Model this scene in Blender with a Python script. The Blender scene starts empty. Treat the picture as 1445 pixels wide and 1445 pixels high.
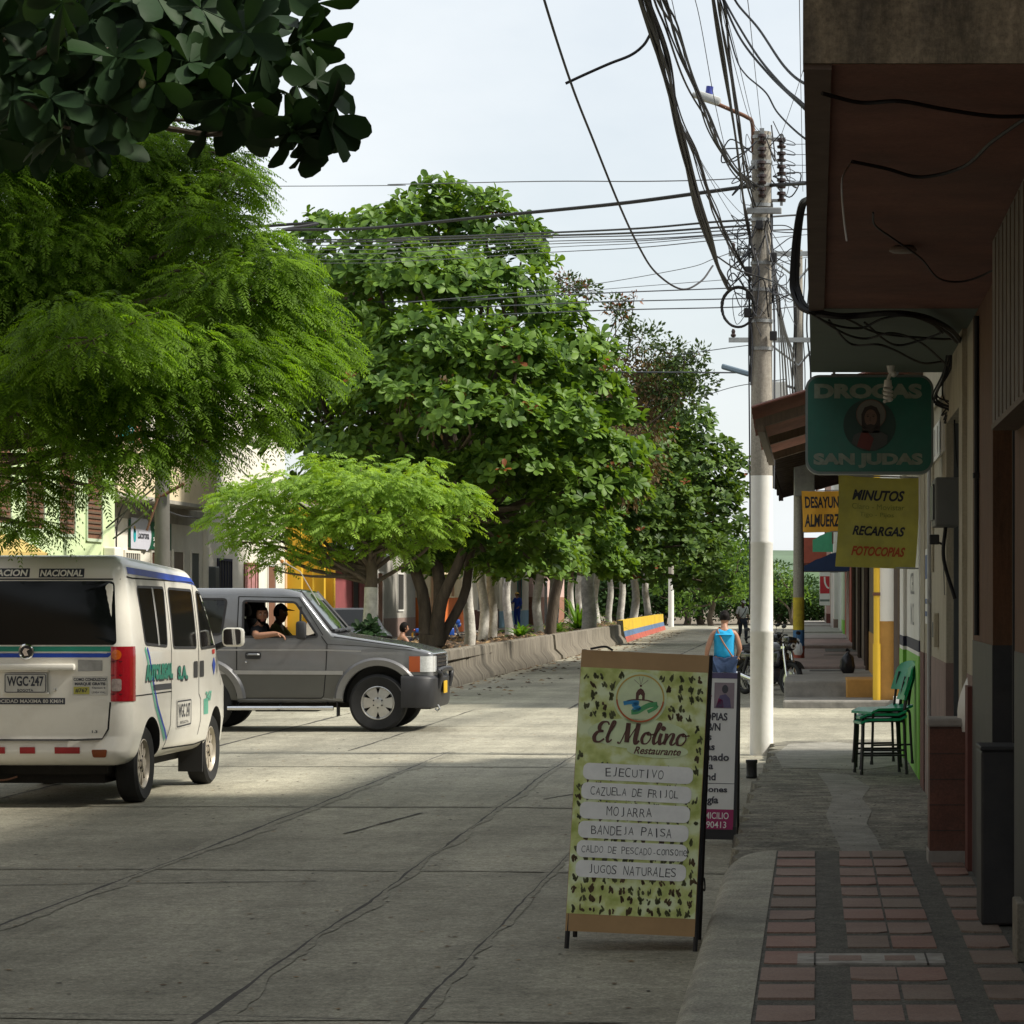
import bpy, bmesh, math, random
import numpy as np
from mathutils import Vector, Matrix, Euler
R = math.radians
PI = math.pi
rng = np.random.default_rng(7)
random.seed(7)
S = bpy.context.scene
C = S.collection

# ---------------------------------------------------------------- camera (level, shifted lens), street runs along +Y
F, CX, HY, H = 4200.0, 1150.0, 845.0, 1.70
def P(px, py, Y):
    return Vector(((px-CX)/F*Y, Y, H-(py-HY)/F*Y))
cam = bpy.data.cameras.new("camera"); co = bpy.data.objects.new("camera", cam); C.objects.link(co)
co.location = (0, 0, H); co.rotation_euler = (R(90), 0, 0)
cam.sensor_width = 36; cam.lens = 36*F/1445
cam.shift_x = (722.5-CX)/1445; cam.shift_y = (HY-722.5)/1445
cam.clip_start = 0.1; cam.clip_end = 9000
S.camera = co

# ---------------------------------------------------------------- materials
MATS = {}
def _n(nt, t, **kw):
    n = nt.nodes.new(t)
    for k, v in kw.items():
        setattr(n, k, v)
    return n
def mat(name, col, rough=.7, var=.15, scale=5., bump=0., metal=0., spec=.4, dirt=0., dirtcol=(.05,.045,.04), dscale=1.2, coat=0., bscale=None, stretch=None, grain=0., gscale=90.):
    if name in MATS: return MATS[name]
    m = bpy.data.materials.new(name); m.use_nodes = True
    nt = m.node_tree; L = nt.links; b = nt.nodes["Principled BSDF"]
    b.inputs['Roughness'].default_value = rough; b.inputs['Metallic'].default_value = metal
    b.inputs['Specular IOR Level'].default_value = spec
    b.inputs['Coat Weight'].default_value = coat
    tc = _n(nt, 'ShaderNodeTexCoord')
    src = tc.outputs['Object']
    if stretch:
        mp = _n(nt, 'ShaderNodeMapping'); mp.inputs['Scale'].default_value = stretch
        L.new(src, mp.inputs[0]); src = mp.outputs[0]
    no = _n(nt, 'ShaderNodeTexNoise'); no.inputs['Scale'].default_value = scale; no.inputs['Detail'].default_value = 6; no.inputs['Roughness'].default_value = .65
    L.new(src, no.inputs['Vector'])
    mr = _n(nt, 'ShaderNodeMapRange'); mr.inputs[1].default_value = .3; mr.inputs[2].default_value = .7
    L.new(no.outputs['Fac'], mr.inputs[0])
    mx = _n(nt, 'ShaderNodeMix', data_type='RGBA')
    c = np.array(col[:3])
    mx.inputs['A'].default_value = (*np.clip(c*(1-var), 0, 1), 1); mx.inputs['B'].default_value = (*np.clip(c*(1+var), 0, 1), 1)
    L.new(mr.outputs[0], mx.inputs['Factor'])
    out = mx.outputs['Result']
    if dirt > 0:
        n2 = _n(nt, 'ShaderNodeTexNoise'); n2.inputs['Scale'].default_value = dscale; n2.inputs['Detail'].default_value = 8; n2.inputs['Roughness'].default_value = .7
        L.new(src, n2.inputs['Vector'])
        r2 = _n(nt, 'ShaderNodeMapRange'); r2.inputs[1].default_value = .45; r2.inputs[2].default_value = .72; r2.inputs[4].default_value = dirt
        L.new(n2.outputs['Fac'], r2.inputs[0])
        m2 = _n(nt, 'ShaderNodeMix', data_type='RGBA'); m2.inputs['B'].default_value = (*dirtcol, 1)
        L.new(r2.outputs[0], m2.inputs['Factor']); L.new(out, m2.inputs['A']); out = m2.outputs['Result']
    if grain > 0:
        n4 = _n(nt, 'ShaderNodeTexNoise'); n4.inputs['Scale'].default_value = gscale; n4.inputs['Detail'].default_value = 3; n4.inputs['Roughness'].default_value = .8
        L.new(tc.outputs['Object'], n4.inputs['Vector'])
        r4 = _n(nt, 'ShaderNodeMapRange'); r4.inputs[1].default_value = .3; r4.inputs[2].default_value = .7; r4.inputs[3].default_value = 1-grain; r4.inputs[4].default_value = 1+grain
        L.new(n4.outputs['Fac'], r4.inputs[0])
        vs = _n(nt, 'ShaderNodeVectorMath', operation='SCALE'); L.new(out, vs.inputs[0]); L.new(r4.outputs[0], vs.inputs['Scale']); out = vs.outputs[0]
    L.new(out, b.inputs['Base Color'])
    if bump > 0:
        n3 = _n(nt, 'ShaderNodeTexNoise'); n3.inputs['Scale'].default_value = bscale or scale*4; n3.inputs['Detail'].default_value = 5
        L.new(src, n3.inputs['Vector'])
        bp = _n(nt, 'ShaderNodeBump'); bp.inputs['Strength'].default_value = bump; bp.inputs['Distance'].default_value = .02
        L.new(n3.outputs['Fac'], bp.inputs['Height']); L.new(bp.outputs[0], b.inputs['Normal'])
    MATS[name] = m
    return m
def leafmat(name, dark, light, trans=.35, rough=.45, spec=.4, tcol=None):
    if name in MATS: return MATS[name]
    m = bpy.data.materials.new(name); m.use_nodes = True
    nt = m.node_tree; L = nt.links; b = nt.nodes["Principled BSDF"]; o = nt.nodes["Material Output"]
    at = _n(nt, 'ShaderNodeAttribute'); at.attribute_name = 'tint'
    mx = _n(nt, 'ShaderNodeMix', data_type='RGBA'); mx.inputs['A'].default_value = (*dark, 1); mx.inputs['B'].default_value = (*light, 1)
    L.new(at.outputs['Fac'], mx.inputs['Factor'])
    L.new(mx.outputs['Result'], b.inputs['Base Color'])
    b.inputs['Roughness'].default_value = rough; b.inputs['Specular IOR Level'].default_value = spec
    tr = _n(nt, 'ShaderNodeBsdfTranslucent')
    hs = _n(nt, 'ShaderNodeMix', data_type='RGBA', blend_type='MULTIPLY'); hs.inputs['Factor'].default_value = 1
    hs.inputs['B'].default_value = (*(tcol or (1.6, 1.5, .5)), 1)
    L.new(mx.outputs['Result'], hs.inputs['A']); L.new(hs.outputs['Result'], tr.inputs['Color'])
    ms = _n(nt, 'ShaderNodeMixShader'); ms.inputs[0].default_value = trans
    L.new(b.outputs[0], ms.inputs[1]); L.new(tr.outputs[0], ms.inputs[2]); L.new(ms.outputs[0], o.inputs['Surface'])
    MATS[name] = m
    return m
def glassmat(name, col, alpha=.35, rough=.03):
    if name in MATS: return MATS[name]
    m = bpy.data.materials.new(name); m.use_nodes = True
    nt = m.node_tree; L = nt.links; o = nt.nodes["Material Output"]; nt.nodes.remove(nt.nodes["Principled BSDF"])
    tr = _n(nt, 'ShaderNodeBsdfTransparent'); tr.inputs[0].default_value = (*col, 1)
    gl = _n(nt, 'ShaderNodeBsdfGlossy'); gl.inputs['Roughness'].default_value = rough
    fr = _n(nt, 'ShaderNodeFresnel'); fr.inputs[0].default_value = 1.5
    ms = _n(nt, 'ShaderNodeMixShader'); L.new(fr.outputs[0], ms.inputs[0]); L.new(tr.outputs[0], ms.inputs[1]); L.new(gl.outputs[0], ms.inputs[2])
    L.new(ms.outputs[0], o.inputs['Surface'])
    MATS[name] = m
    return m

# ---------------------------------------------------------------- mesh builder
class MB:
    def __init__(s): s.v = []; s.f = []; s.m = []
    def add(s, verts, faces, mi=0, M=None):
        o = len(s.v)
        if M is not None: verts = [M @ Vector(v) for v in verts]
        s.v += [tuple(v) for v in verts]
        for f in faces:
            s.f.append(tuple(i+o for i in f)); s.m.append(mi)
        return s
    def box(s, x0, x1, y0, y1, z0, z1, mi=0, M=None):
        v = [(x0,y0,z0),(x1,y0,z0),(x1,y1,z0),(x0,y1,z0),(x0,y0,z1),(x1,y0,z1),(x1,y1,z1),(x0,y1,z1)]
        f = [(0,3,2,1),(4,5,6,7),(0,1,5,4),(1,2,6,5),(2,3,7,6),(3,0,4,7)]
        return s.add(v, f, mi, M)
    def bbox(s, x0, x1, y0, y1, z0, z1, b=.01, mi=0, M=None, seg=2):
        bm = bmesh.new(); bmesh.ops.create_cube(bm, size=1)
        for v in bm.verts:
            v.co = ((x0+x1)/2+v.co.x*(x1-x0), (y0+y1)/2+v.co.y*(y1-y0), (z0+z1)/2+v.co.z*(z1-z0))
        bmesh.ops.bevel(bm, geom=bm.edges[:], offset=b, segments=seg, affect='EDGES', profile=.5)
        return s.addbm(bm, mi, M)
    def addbm(s, bm, mi=0, M=None):
        bm.verts.index_update()
        s.add([v.co.copy() for v in bm.verts], [[v.index for v in f.verts] for f in bm.faces], mi, M); bm.free(); return s
    def tube(s, pts, r, mi=0, n=8, caps=True):
        pts = [Vector(p) for p in pts]
        rs = r if hasattr(r, '__len__') else [r]*len(pts)
        o = len(s.v); up = Vector((0,0,1)); last = None
        for i, p in enumerate(pts):
            d = (pts[min(i+1, len(pts)-1)]-pts[max(i-1, 0)])
            if d.length < 1e-9: d = Vector((0,0,1))
            d.normalize()
            if last is None:
                a = d.cross(up) if abs(d.z) < .95 else d.cross(Vector((1,0,0)))
            else:
                a = last - d*last.dot(d)
                if a.length < 1e-6: a = d.orthogonal()
            a.normalize(); last = a; b = d.cross(a)
            for k in range(n):
                t = 2*PI*k/n
                s.v.append(tuple(p+(a*math.cos(t)+b*math.sin(t))*rs[i]))
        for i in range(len(pts)-1):
            for k in range(n):
                s.f.append((o+i*n+k, o+i*n+(k+1)%n, o+(i+1)*n+(k+1)%n, o+(i+1)*n+k)); s.m.append(mi)
        if caps:
            s.f.append(tuple(o+k for k in range(n))[::-1]); s.m.append(mi)
            s.f.append(tuple(o+(len(pts)-1)*n+k for k in range(n))); s.m.append(mi)
        return s
    def cyl(s, a, b, r0, r1=None, mi=0, n=20):
        return s.tube([a, b], [r0, r0 if r1 is None else r1], mi, n)
    def lathe(s, prof, mi=0, n=24, M=None, close=True):
        # prof: (r, z) revolved about local z
        o = []; f = []
        for r, z in prof:
            for k in range(n): o.append((r*math.cos(2*PI*k/n), r*math.sin(2*PI*k/n), z))
        for i in range(len(prof)-1):
            for k in range(n): f.append((i*n+k, i*n+(k+1)%n, (i+1)*n+(k+1)%n, (i+1)*n+k))
        if close:
            f.append(tuple(range(n))[::-1]); f.append(tuple(range((len(prof)-1)*n, len(prof)*n)))
        return s.add(o, f, mi, M)
    def sphere(s, c, r, mi=0, n=12, M=None):
        rx, ry, rz = r if hasattr(r, '__len__') else (r, r, r)
        bm = bmesh.new(); bmesh.ops.create_uvsphere(bm, u_segments=n*2, v_segments=n, radius=1)
        for v in bm.verts: v.co = (c[0]+v.co.x*rx, c[1]+v.co.y*ry, c[2]+v.co.z*rz)
        return s.addbm(bm, mi, M)
    def prism(s, poly, h0, h1, axis='z', mi=0, M=None):
        # poly 2D extruded along axis
        def mk(p, h):
            return {'z': (p[0], p[1], h), 'y': (p[0], h, p[1]), 'x': (h, p[0], p[1])}[axis]
        n = len(poly)
        v = [mk(p, h0) for p in poly]+[mk(p, h1) for p in poly]
        f = [tuple(range(n))[::-1], tuple(range(n, 2*n))]+[(i, (i+1)%n, n+(i+1)%n, n+i) for i in range(n)]
        return s.add(v, f, mi, M)
    def quad(s, a, b, c, d, mi=0, M=None): return s.add([a, b, c, d], [(0,1,2,3)], mi, M)
    def build(s, name, mats, parent=None, smooth=None, loc=None):
        me = bpy.data.meshes.new(name)
        v = s.v
        if loc is not None:
            v = [(a-loc[0], b-loc[1], c-loc[2]) for a, b, c in v]
        me.from_pydata(v, [], s.f)
        if not isinstance(mats, (list, tuple)): mats = [mats]
        for m in mats: me.materials.append(m)
        me.polygons.foreach_set('material_index', s.m)
        bm = bmesh.new(); bm.from_mesh(me); bmesh.ops.recalc_face_normals(bm, faces=bm.faces[:]); bm.to_mesh(me); bm.free()
        if smooth is not None:
            me.shade_smooth(); me.set_sharp_from_angle(angle=R(smooth))
        me.update()
        o = bpy.data.objects.new(name, me); C.objects.link(o)
        if loc is not None: o.location = loc
        if parent is not None: o.parent = parent
        return o

def thing(name, label, cat, loc=(0,0,0), rotz=0., group=None, rot=None):
    o = bpy.data.objects.new(name, None); C.objects.link(o); o.empty_display_size = .2
    o.location = loc; o.rotation_euler = rot or (0, 0, rotz)
    o['label'] = label; o['category'] = cat
    if group: o['group'] = group
    return o
def tag(o, label, cat, group=None):
    o['label'] = label; o['category'] = cat
    if group: o['group'] = group
    return o
def struct(o, kind='structure', label=None, cat=None):
    o['kind'] = kind
    if label: o['label'] = label
    if cat: o['category'] = cat
    return o
def dup(root, loc, rotz=None, label=None, group=None, rot=None, scale=None):
    r = root.copy(); C.objects.link(r); r.location = loc
    if rotz is not None: r.rotation_euler = (0, 0, rotz)
    if rot is not None: r.rotation_euler = rot
    if scale: r.scale = scale
    if label: r['label'] = label
    if group: r['group'] = group
    for ch in list(root.children):
        c = ch.copy(); C.objects.link(c); c.parent = r
        for g in list(ch.children):
            d = g.copy(); C.objects.link(d); d.parent = c
    return r

def evalmesh(ob):
    dg = bpy.context.evaluated_depsgraph_get(); dg.update()
    return bpy.data.meshes.new_from_object(ob.evaluated_get(dg), depsgraph=dg)

def catmull(pts, n=8):
    pts = [Vector(p) for p in pts]
    if len(pts) < 3:
        return [pts[0].lerp(pts[-1], i/n) for i in range(n+1)]
    e = [pts[0]*2-pts[1]]+pts+[pts[-1]*2-pts[-2]]
    out = []
    for i in range(1, len(e)-2):
        p0, p1, p2, p3 = e[i-1], e[i], e[i+1], e[i+2]
        for k in range(n):
            t = k/n
            out.append(.5*((2*p1)+(p2-p0)*t+(2*p0-5*p1+4*p2-p3)*t*t+(3*p1-p0-3*p2+p3)*t**3))
    out.append(pts[-1])
    return out

# ---------------------------------------------------------------- lettering
_tcache = {}
def glyphs(s, bold=0., shear=0., spacing=1.):
    key = (s, bold, shear, spacing)
    if key in _tcache: return _tcache[key]
    cu = bpy.data.curves.new('txt', 'FONT'); cu.body = s; cu.offset = bold; cu.shear = shear; cu.space_character = spacing
    cu.resolution_u = 4; cu.fill_mode = 'FRONT'
    ob = bpy.data.objects.new('txt', cu); C.objects.link(ob)
    me = evalmesh(ob)
    v = [(a.co.x, a.co.y) for a in me.vertices]; f = [tuple(p.vertices) for p in me.polygons]
    bpy.data.objects.remove(ob); bpy.data.curves.remove(cu); bpy.data.meshes.remove(me)
    _tcache[key] = (v, f)
    return v, f
def text(mb, s, fn, w, h, mi=0, bold=0., shear=0., spacing=1., align='c', keep=False, jitter=0.):
    """letters of s fitted to a w x h box centred on 0,0 and mapped to 3D by fn(u, v)"""
    if jitter:
        n = len(s); cw = w/n; r_ = random.Random(s)
        for i, ch in enumerate(s):
            if ch == ' ': continue
            v, f = glyphs(ch, bold, shear)
            x0 = min(a for a, b in v); x1 = max(a for a, b in v); y1 = max(b for a, b in v); y0 = min(b for a, b in v)
            k = h*(1 if ch.isupper() else .85)/max(.3, y1-y0)*(r_.uniform(.86, 1.08)); kx = min(cw*.82/(x1-x0), k*1.25)
            if ch in '.-': k = kx = h*1.1
            a0 = r_.uniform(-1, 1)*jitter; cxp = -w/2+cw*(i+.5)+r_.uniform(-.05, .05)*cw; oy = r_.uniform(-.06, .06)*h
            pts = []
            for a, b in v:
                x = (a-(x0+x1)/2)*kx; y = (b-(y0+y1)/2)*k if ch not in '.-' else (b-.35)*k
                pts.append(fn(cxp+x*math.cos(a0)-y*math.sin(a0), oy+x*math.sin(a0)+y*math.cos(a0)))
            mb.add(pts, f, mi)
        return
    v, f = glyphs(s, bold, shear, spacing)
    x0 = min(a for a, b in v); x1 = max(a for a, b in v); y0 = min(b for a, b in v); y1 = max(b for a, b in v)
    kx = w/(x1-x0); ky = h/(y1-y0)
    if keep: kx = ky = min(kx, ky)
    ox = {'c': 0, 'l': -w/2+(x1-x0)*kx/2, 'r': w/2-(x1-x0)*kx/2}[align]
    mb.add([fn(ox+(a-(x0+x1)/2)*kx, (b-(y0+y1)/2)*ky) for a, b in v], f, mi)
def stroke(mb, pts, wd, fn, mi=0, n=6, thin=None, ang=None):
    """brush stroke through 2D points; width wd on down strokes, thin on up strokes"""
    p = catmull([(a, b, 0) for a, b in pts], n)
    L, Rr = [], []
    for i, q in enumerate(p):
        d = p[min(i+1, len(p)-1)]-p[max(i-1, 0)]; d.normalize()
        nrm = Vector((-d.y, d.x, 0)); w = wd
        if thin is not None:
            w = thin+(wd-thin)*max(0, -d.y)**1.2
        L.append(q+nrm*w/2); Rr.append(q-nrm*w/2)
    k = len(p); v = [fn(a.x, a.y) for a in L]+[fn(a.x, a.y) for a in Rr]
    mb.add(v, [(i, i+1, k+i+1, k+i) for i in range(k-1)], mi)
def disc(mb, cx, cy, rx, ry, fn, mi=0, n=32, r0=None):
    if r0 is None:
        mb.add([fn(cx+rx*math.cos(2*PI*k/n), cy+ry*math.sin(2*PI*k/n)) for k in range(n)], [tuple(range(n))], mi)
    else:
        v = []
        for k in range(n):
            c, s_ = math.cos(2*PI*k/n), math.sin(2*PI*k/n)
            v += [fn(cx+rx*c, cy+ry*s_), fn(cx+rx*r0*c, cy+ry*r0*s_)]
        mb.add(v, [(2*k, 2*((k+1)%n), 2*((k+1)%n)+1, 2*k+1) for k in range(n)], mi)
def rrect(w, h, r, n=5):
    p = []
    for (cx, cy, a0) in ((w/2-r, h/2-r, 0), (-w/2+r, h/2-r, 90), (-w/2+r, -h/2+r, 180), (w/2-r, -h/2+r, 270)):
        for k in range(n+1):
            a = R(a0+90*k/n); p.append((cx+r*math.cos(a), cy+r*math.sin(a)))
    return p

# ---------------------------------------------------------------- world, sun
SUN_EL, SUN_AZ = 47., -5.       # azimuth measured from +X towards +Y
w = bpy.data.worlds.new("World"); S.world = w; w.use_nodes = True
nt = w.node_tree; bg = nt.nodes['Background']
sky = _n(nt, 'ShaderNodeTexSky', sky_type='NISHITA'); sky.sun_disc = False
sky.sun_elevation = R(SUN_EL); sky.sun_rotation = R(90-SUN_AZ)
sky.air_density = 1.2; sky.dust_density = 2.5; sky.ozone_density = 1.0; sky.altitude = 900
tc = _n(nt, 'ShaderNodeTexCoord'); mp = _n(nt, 'ShaderNodeMapping'); mp.inputs['Scale'].default_value = (1, 1, 2.2)
nz = _n(nt, 'ShaderNodeTexNoise'); nz.inputs['Scale'].default_value = 2.6; nz.inputs['Detail'].default_value = 7; nz.inputs['Roughness'].default_value = .55
nt.links.new(tc.outputs['Generated'], mp.inputs[0]); nt.links.new(mp.outputs[0], nz.inputs['Vector'])
mr = _n(nt, 'ShaderNodeMapRange'); mr.inputs[1].default_value = .32; mr.inputs[2].default_value = .62; mr.inputs[3].default_value = .55; mr.inputs[4].default_value = .97
nt.links.new(nz.outputs['Fac'], mr.inputs[0])
mx = _n(nt, 'ShaderNodeMix', data_type='RGBA'); mx.inputs['B'].default_value = (7.6, 7.95, 8.15, 1)
nt.links.new(mr.outputs[0], mx.inputs['Factor']); nt.links.new(sky.outputs[0], mx.inputs['A'])
nt.links.new(mx.outputs['Result'], bg.inputs['Color']); bg.inputs['Strength'].default_value = .115
sl = bpy.data.lights.new("sun", 'SUN'); sl.energy = 5.0; sl.angle = R(5.0); sl.color = (1, .94, .83)
so = bpy.data.objects.new("sun", sl); C.objects.link(so)
sd = Vector((math.cos(R(SUN_EL))*math.cos(R(SUN_AZ)), math.cos(R(SUN_EL))*math.sin(R(SUN_AZ)), math.sin(R(SUN_EL))))
so.rotation_euler = sd.to_track_quat('Z', 'Y').to_euler(); so.location = sd*60
S.view_settings.view_transform = 'Standard'; S.view_settings.look = 'None'; S.view_settings.exposure = .18; S.view_settings.gamma = 1
S.cycles.max_bounces = 6; S.cycles.transparent_max_bounces = 16

# shared materials
M_white = mat('white_paint', (.78,.77,.73), .6, .05, 3, dirt=.25, dscale=1.5, dirtcol=(.4,.36,.28))
M_black = mat('black_rubber', (.02,.02,.02), .85, .2, 8)
M_blackpl = mat('black_plastic', (.025,.025,.027), .5, .15, 6)
M_chrome = mat('chrome', (.75,.75,.75), .15, .05, 3, metal=1)
M_alu = mat('alloy', (.55,.55,.54), .35, .1, 8, metal=.9)
M_steel = mat('galvanised_steel', (.35,.36,.36), .5, .15, 9, metal=.6)
M_conc = mat('concrete', (.33,.31,.28), .9, .18, 4, bump=.3, dirt=.6, dscale=1.6, dirtcol=(.1,.095,.08))
M_polec = mat('pole_concrete', (.33,.305,.26), .9, .25, 6, grain=.25, gscale=40, bump=.25, dirt=.5, dscale=3, stretch=(1,1,.25), dirtcol=(.14,.12,.1))
M_wire = mat('black_cable', (.012,.012,.014), .6, .1, 5)
M_wireg = mat('grey_cable', (.09,.095,.11), .6, .1, 5)
M_bark = mat('bark', (.12,.095,.07), .95, .35, 9, bump=.8, bscale=25, stretch=(1,1,.3))
M_lime = mat('limewash', (.66,.64,.58), .95, .2, 6, bump=.5, bscale=20, dirt=.6, dscale=3.5, dirtcol=(.13,.1,.075))
M_rust = mat('rusty_iron', (.16,.08,.05), .8, .3, 10, metal=.3)
M_skin = mat('skin', (.33,.17,.105), .5, .06, 12)
M_hair = mat('hair', (.008,.006,.005), .7, .2, 30, spec=.12)
# ================================================================ THE SETTING
def roadmat():
    m = bpy.data.materials.new('worn_concrete_road'); m.use_nodes = True
    nt = m.node_tree; L = nt.links; b = nt.nodes["Principled BSDF"]; b.inputs['Roughness'].default_value = .85; b.inputs['Specular IOR Level'].default_value = .25
    tc = _n(nt, 'ShaderNodeTexCoord')
    def noise(sc, det, stretch=None, rg=.6):
        n = _n(nt, 'ShaderNodeTexNoise'); n.inputs['Scale'].default_value = sc; n.inputs['Detail'].default_value = det; n.inputs['Roughness'].default_value = rg
        if stretch:
            mp = _n(nt, 'ShaderNodeMapping'); mp.inputs['Scale'].default_value = stretch; L.new(tc.outputs['Object'], mp.inputs[0]); L.new(mp.outputs[0], n.inputs['Vector'])
        else: L.new(tc.outputs['Object'], n.inputs['Vector'])
        return n.outputs['Fac']
    def rng_(src, a, b_, c, d):
        r = _n(nt, 'ShaderNodeMapRange'); r.inputs[1].default_value = a; r.inputs[2].default_value = b_; r.inputs[3].default_value = c; r.inputs[4].default_value = d
        L.new(src, r.inputs[0]); return r.outputs[0]
    def mul(a, b_):
        n = _n(nt, 'ShaderNodeMath', operation='MULTIPLY'); L.new(a, n.inputs[0]); L.new(b_, n.inputs[1]); return n.outputs[0]
    k = mul(rng_(noise(.35, 6), .3, .7, .72, 1.22), rng_(noise(2.2, 8, None, .7), .3, .7, .78, 1.2))
    k = mul(k, rng_(noise(48, 4, None, .85), .32, .68, .5, 1.5))
    k = mul(k, rng_(noise(14, 5, None, .7), .35, .65, .76, 1.2))
    k = mul(k, rng_(noise(5, 6, (1, .06, 1), .7), .55, .72, 1.0, .78))
    k = mul(k, rng_(noise(1.3, 4, (1, .12, 1)), .35, .65, .85, 1.12))
    k = mul(k, rng_(noise(1.1, 8, None, .75), .58, .70, 1.0, .52))     # oil and dirt spots
    k = mul(k, rng_(noise(19, 4, None, .7), .62, .70, 1.0, .45))
    mp2 = _n(nt, 'ShaderNodeMapping'); mp2.inputs['Location'].default_value = (4.2, -.25, 0); L.new(tc.outputs['Object'], mp2.inputs[0])
    sn = _n(nt, 'ShaderNodeVectorMath', operation='SNAP'); sn.inputs[1].default_value = (1.7, 6.05, 5); L.new(mp2.outputs[0], sn.inputs[0])
    wn = _n(nt, 'ShaderNodeTexWhiteNoise', noise_dimensions='3D'); L.new(sn.outputs[0], wn.inputs['Vector'])
    k = mul(k, rng_(wn.outputs['Value'], 0, 1, .88, 1.10))
    vm = _n(nt, 'ShaderNodeVectorMath', operation='SCALE'); vm.inputs[0].default_value = (.325, .305, .236); L.new(k, vm.inputs['Scale'])
    L.new(vm.outputs[0], b.inputs['Base Color'])
    bp = _n(nt, 'ShaderNodeBump'); bp.inputs['Strength'].default_value = .35; bp.inputs['Distance'].default_value = .01
    L.new(noise(70, 5, None, .8), bp.inputs['Height']); L.new(bp.outputs[0], b.inputs['Normal'])
    return m
M_road = roadmat()
M_ground = mat('dry_earth', (.16,.13,.09), .95, .3, .8, bump=.3)
mb = MB(); mb.quad((-3500,-300,-.05), (3500,-300,-.05), (3500,7000,-.05), (-3500,7000,-.05))
struct(mb.build('ground', M_ground))
mb = MB()
mb.quad((-13,-30,0), (1.2,-30,0), (1.2,33,0), (-13,33,0)); mb.quad((-70,33,0), (70,33,0), (70,46,0), (-70,46,0)); mb.quad((-17,46,0), (1.2,46,0), (1.2,178,0), (-17,178,0))
mb.quad((-120,178,0), (90,178,0), (90,190,0), (-120,190,0))
struct(mb.build('road', M_road))
# slab joints and cracks
M_crack = mat('tar_and_dirt', (.062,.057,.05), .95, .3, 20)
mb = MB()
_zc = [0]
def crack(pts, w, seed, jit=.03, z=.004):
    r_ = random.Random(seed); p = []; jit *= .45; _zc[0] += 1; z += _zc[0]*.00006
    for i in range(len(pts)-1):
        a = Vector((*pts[i], 0)); b = Vector((*pts[i+1], 0)); n = max(2, int((b-a).length/.16))
        for k in range(n): p.append(a.lerp(b, k/n))
    p.append(Vector((*pts[-1], 0)))
    L = []; d0 = (Vector((*pts[-1], 0))-Vector((*pts[0], 0))).normalized(); nr = Vector((-d0.y, d0.x, 0)); off = 0; ww = w
    for q in p:
        off = off*.85+r_.uniform(-1, 1)*jit*.5; ww = max(w*.25, min(w*2.2, ww*.8+w*.2+r_.uniform(-.45, .45)*w)); L.append((q+nr*(off+ww/2), q+nr*(off-ww/2)))
    v = [(a.x, a.y, z) for a, b in L]+[(b.x, b.y, z) for a, b in L]; k = len(L)
    mb.add(v, [(i, i+1, k+i+1, k+i) for i in range(k-1)], 0)
crack([(-4.25,8),(-4.22,16),(-4.1,24.5),(-4.05,33)], .019, 1); crack([(-2.45,8),(-2.47,12),(-2.62,29),(-2.6,32.5)], .016, 2); crack([(-1.62,8),(-1.64,20),(-1.6,32)], .011, 3)
crack([(-6.9,10),(-6.95,33)], .016, 31)
for i, y in enumerate((12.2, 18.7, 24.3, 30.1)):
    crack([(-9,y+.15),(-4.2,y),(-2.5,y-.05),(-1.6,y-.25),(-.5,y-.3)], .012, 10+i, .02)
crack([(-9,32.9),(-4,32.6),(-1.2,32.1),(-.6,31.7)], .05, 20); crack([(-9,18.1),(-5,17.6),(-3,17.9)], .02, 21); crack([(-3.4,21.5),(-3.1,23.6)], .03, 22)
crack([(-1.9,30.2),(-1.3,29.4),(-.9,30.6)], .05, 23); crack([(-1.25,29.6),(-1.0,28.2)], .03, 24); crack([(-2.3,25.2),(-1.9,26.5),(-1.85,28)], .02, 25)
crack([(-40,39.5),(20,39.7)], .03, 26, .02); crack([(-3.8,46),(-4.1,90),(-4.4,170)], .04, 27); crack([(-6.9,33),(-6.9,46)], .03, 28)
for i in range(18): crack([(-13,35+i*0),( -13,46)] if False else [(-12+i*3.4,33.2),(-12+i*3.4,45.8)], .02, 60+i)
for i in range(16): crack([(-7.6,52+i*6.3),(-.8,52+i*6.3)], .03, 80+i)
struct(mb.build('road_joint', M_crack))
mb = MB()
for q_,w_,sd_ in (([(-4.25,8),(-4.22,16),(-4.1,24.5),(-4.05,33)],.16,101),([(-2.45,8),(-2.47,12),(-2.62,29),(-2.6,32.5)],.12,102),([(-1.62,8),(-1.64,20),(-1.6,32)],.09,103),([(-9,24.45),(-4.2,24.3),(-2.5,24.25),(-.5,24)],.12,104),([(-9,18.85),(-4.2,18.7),(-.5,18.4)],.1,105),([(-9,30.25),(-4.2,30.1),(-.5,29.8)],.12,106),([(-9,12.35),(-4.2,12.2),(-.5,11.9)],.1,107)): crack(q_,w_,sd_-100 if sd_<104 else sd_,.03,.0005)
struct(mb.build('road_stain', mat('joint_dirt',(.25,.235,.182),.95,.3,14,grain=.5,gscale=45)))

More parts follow.
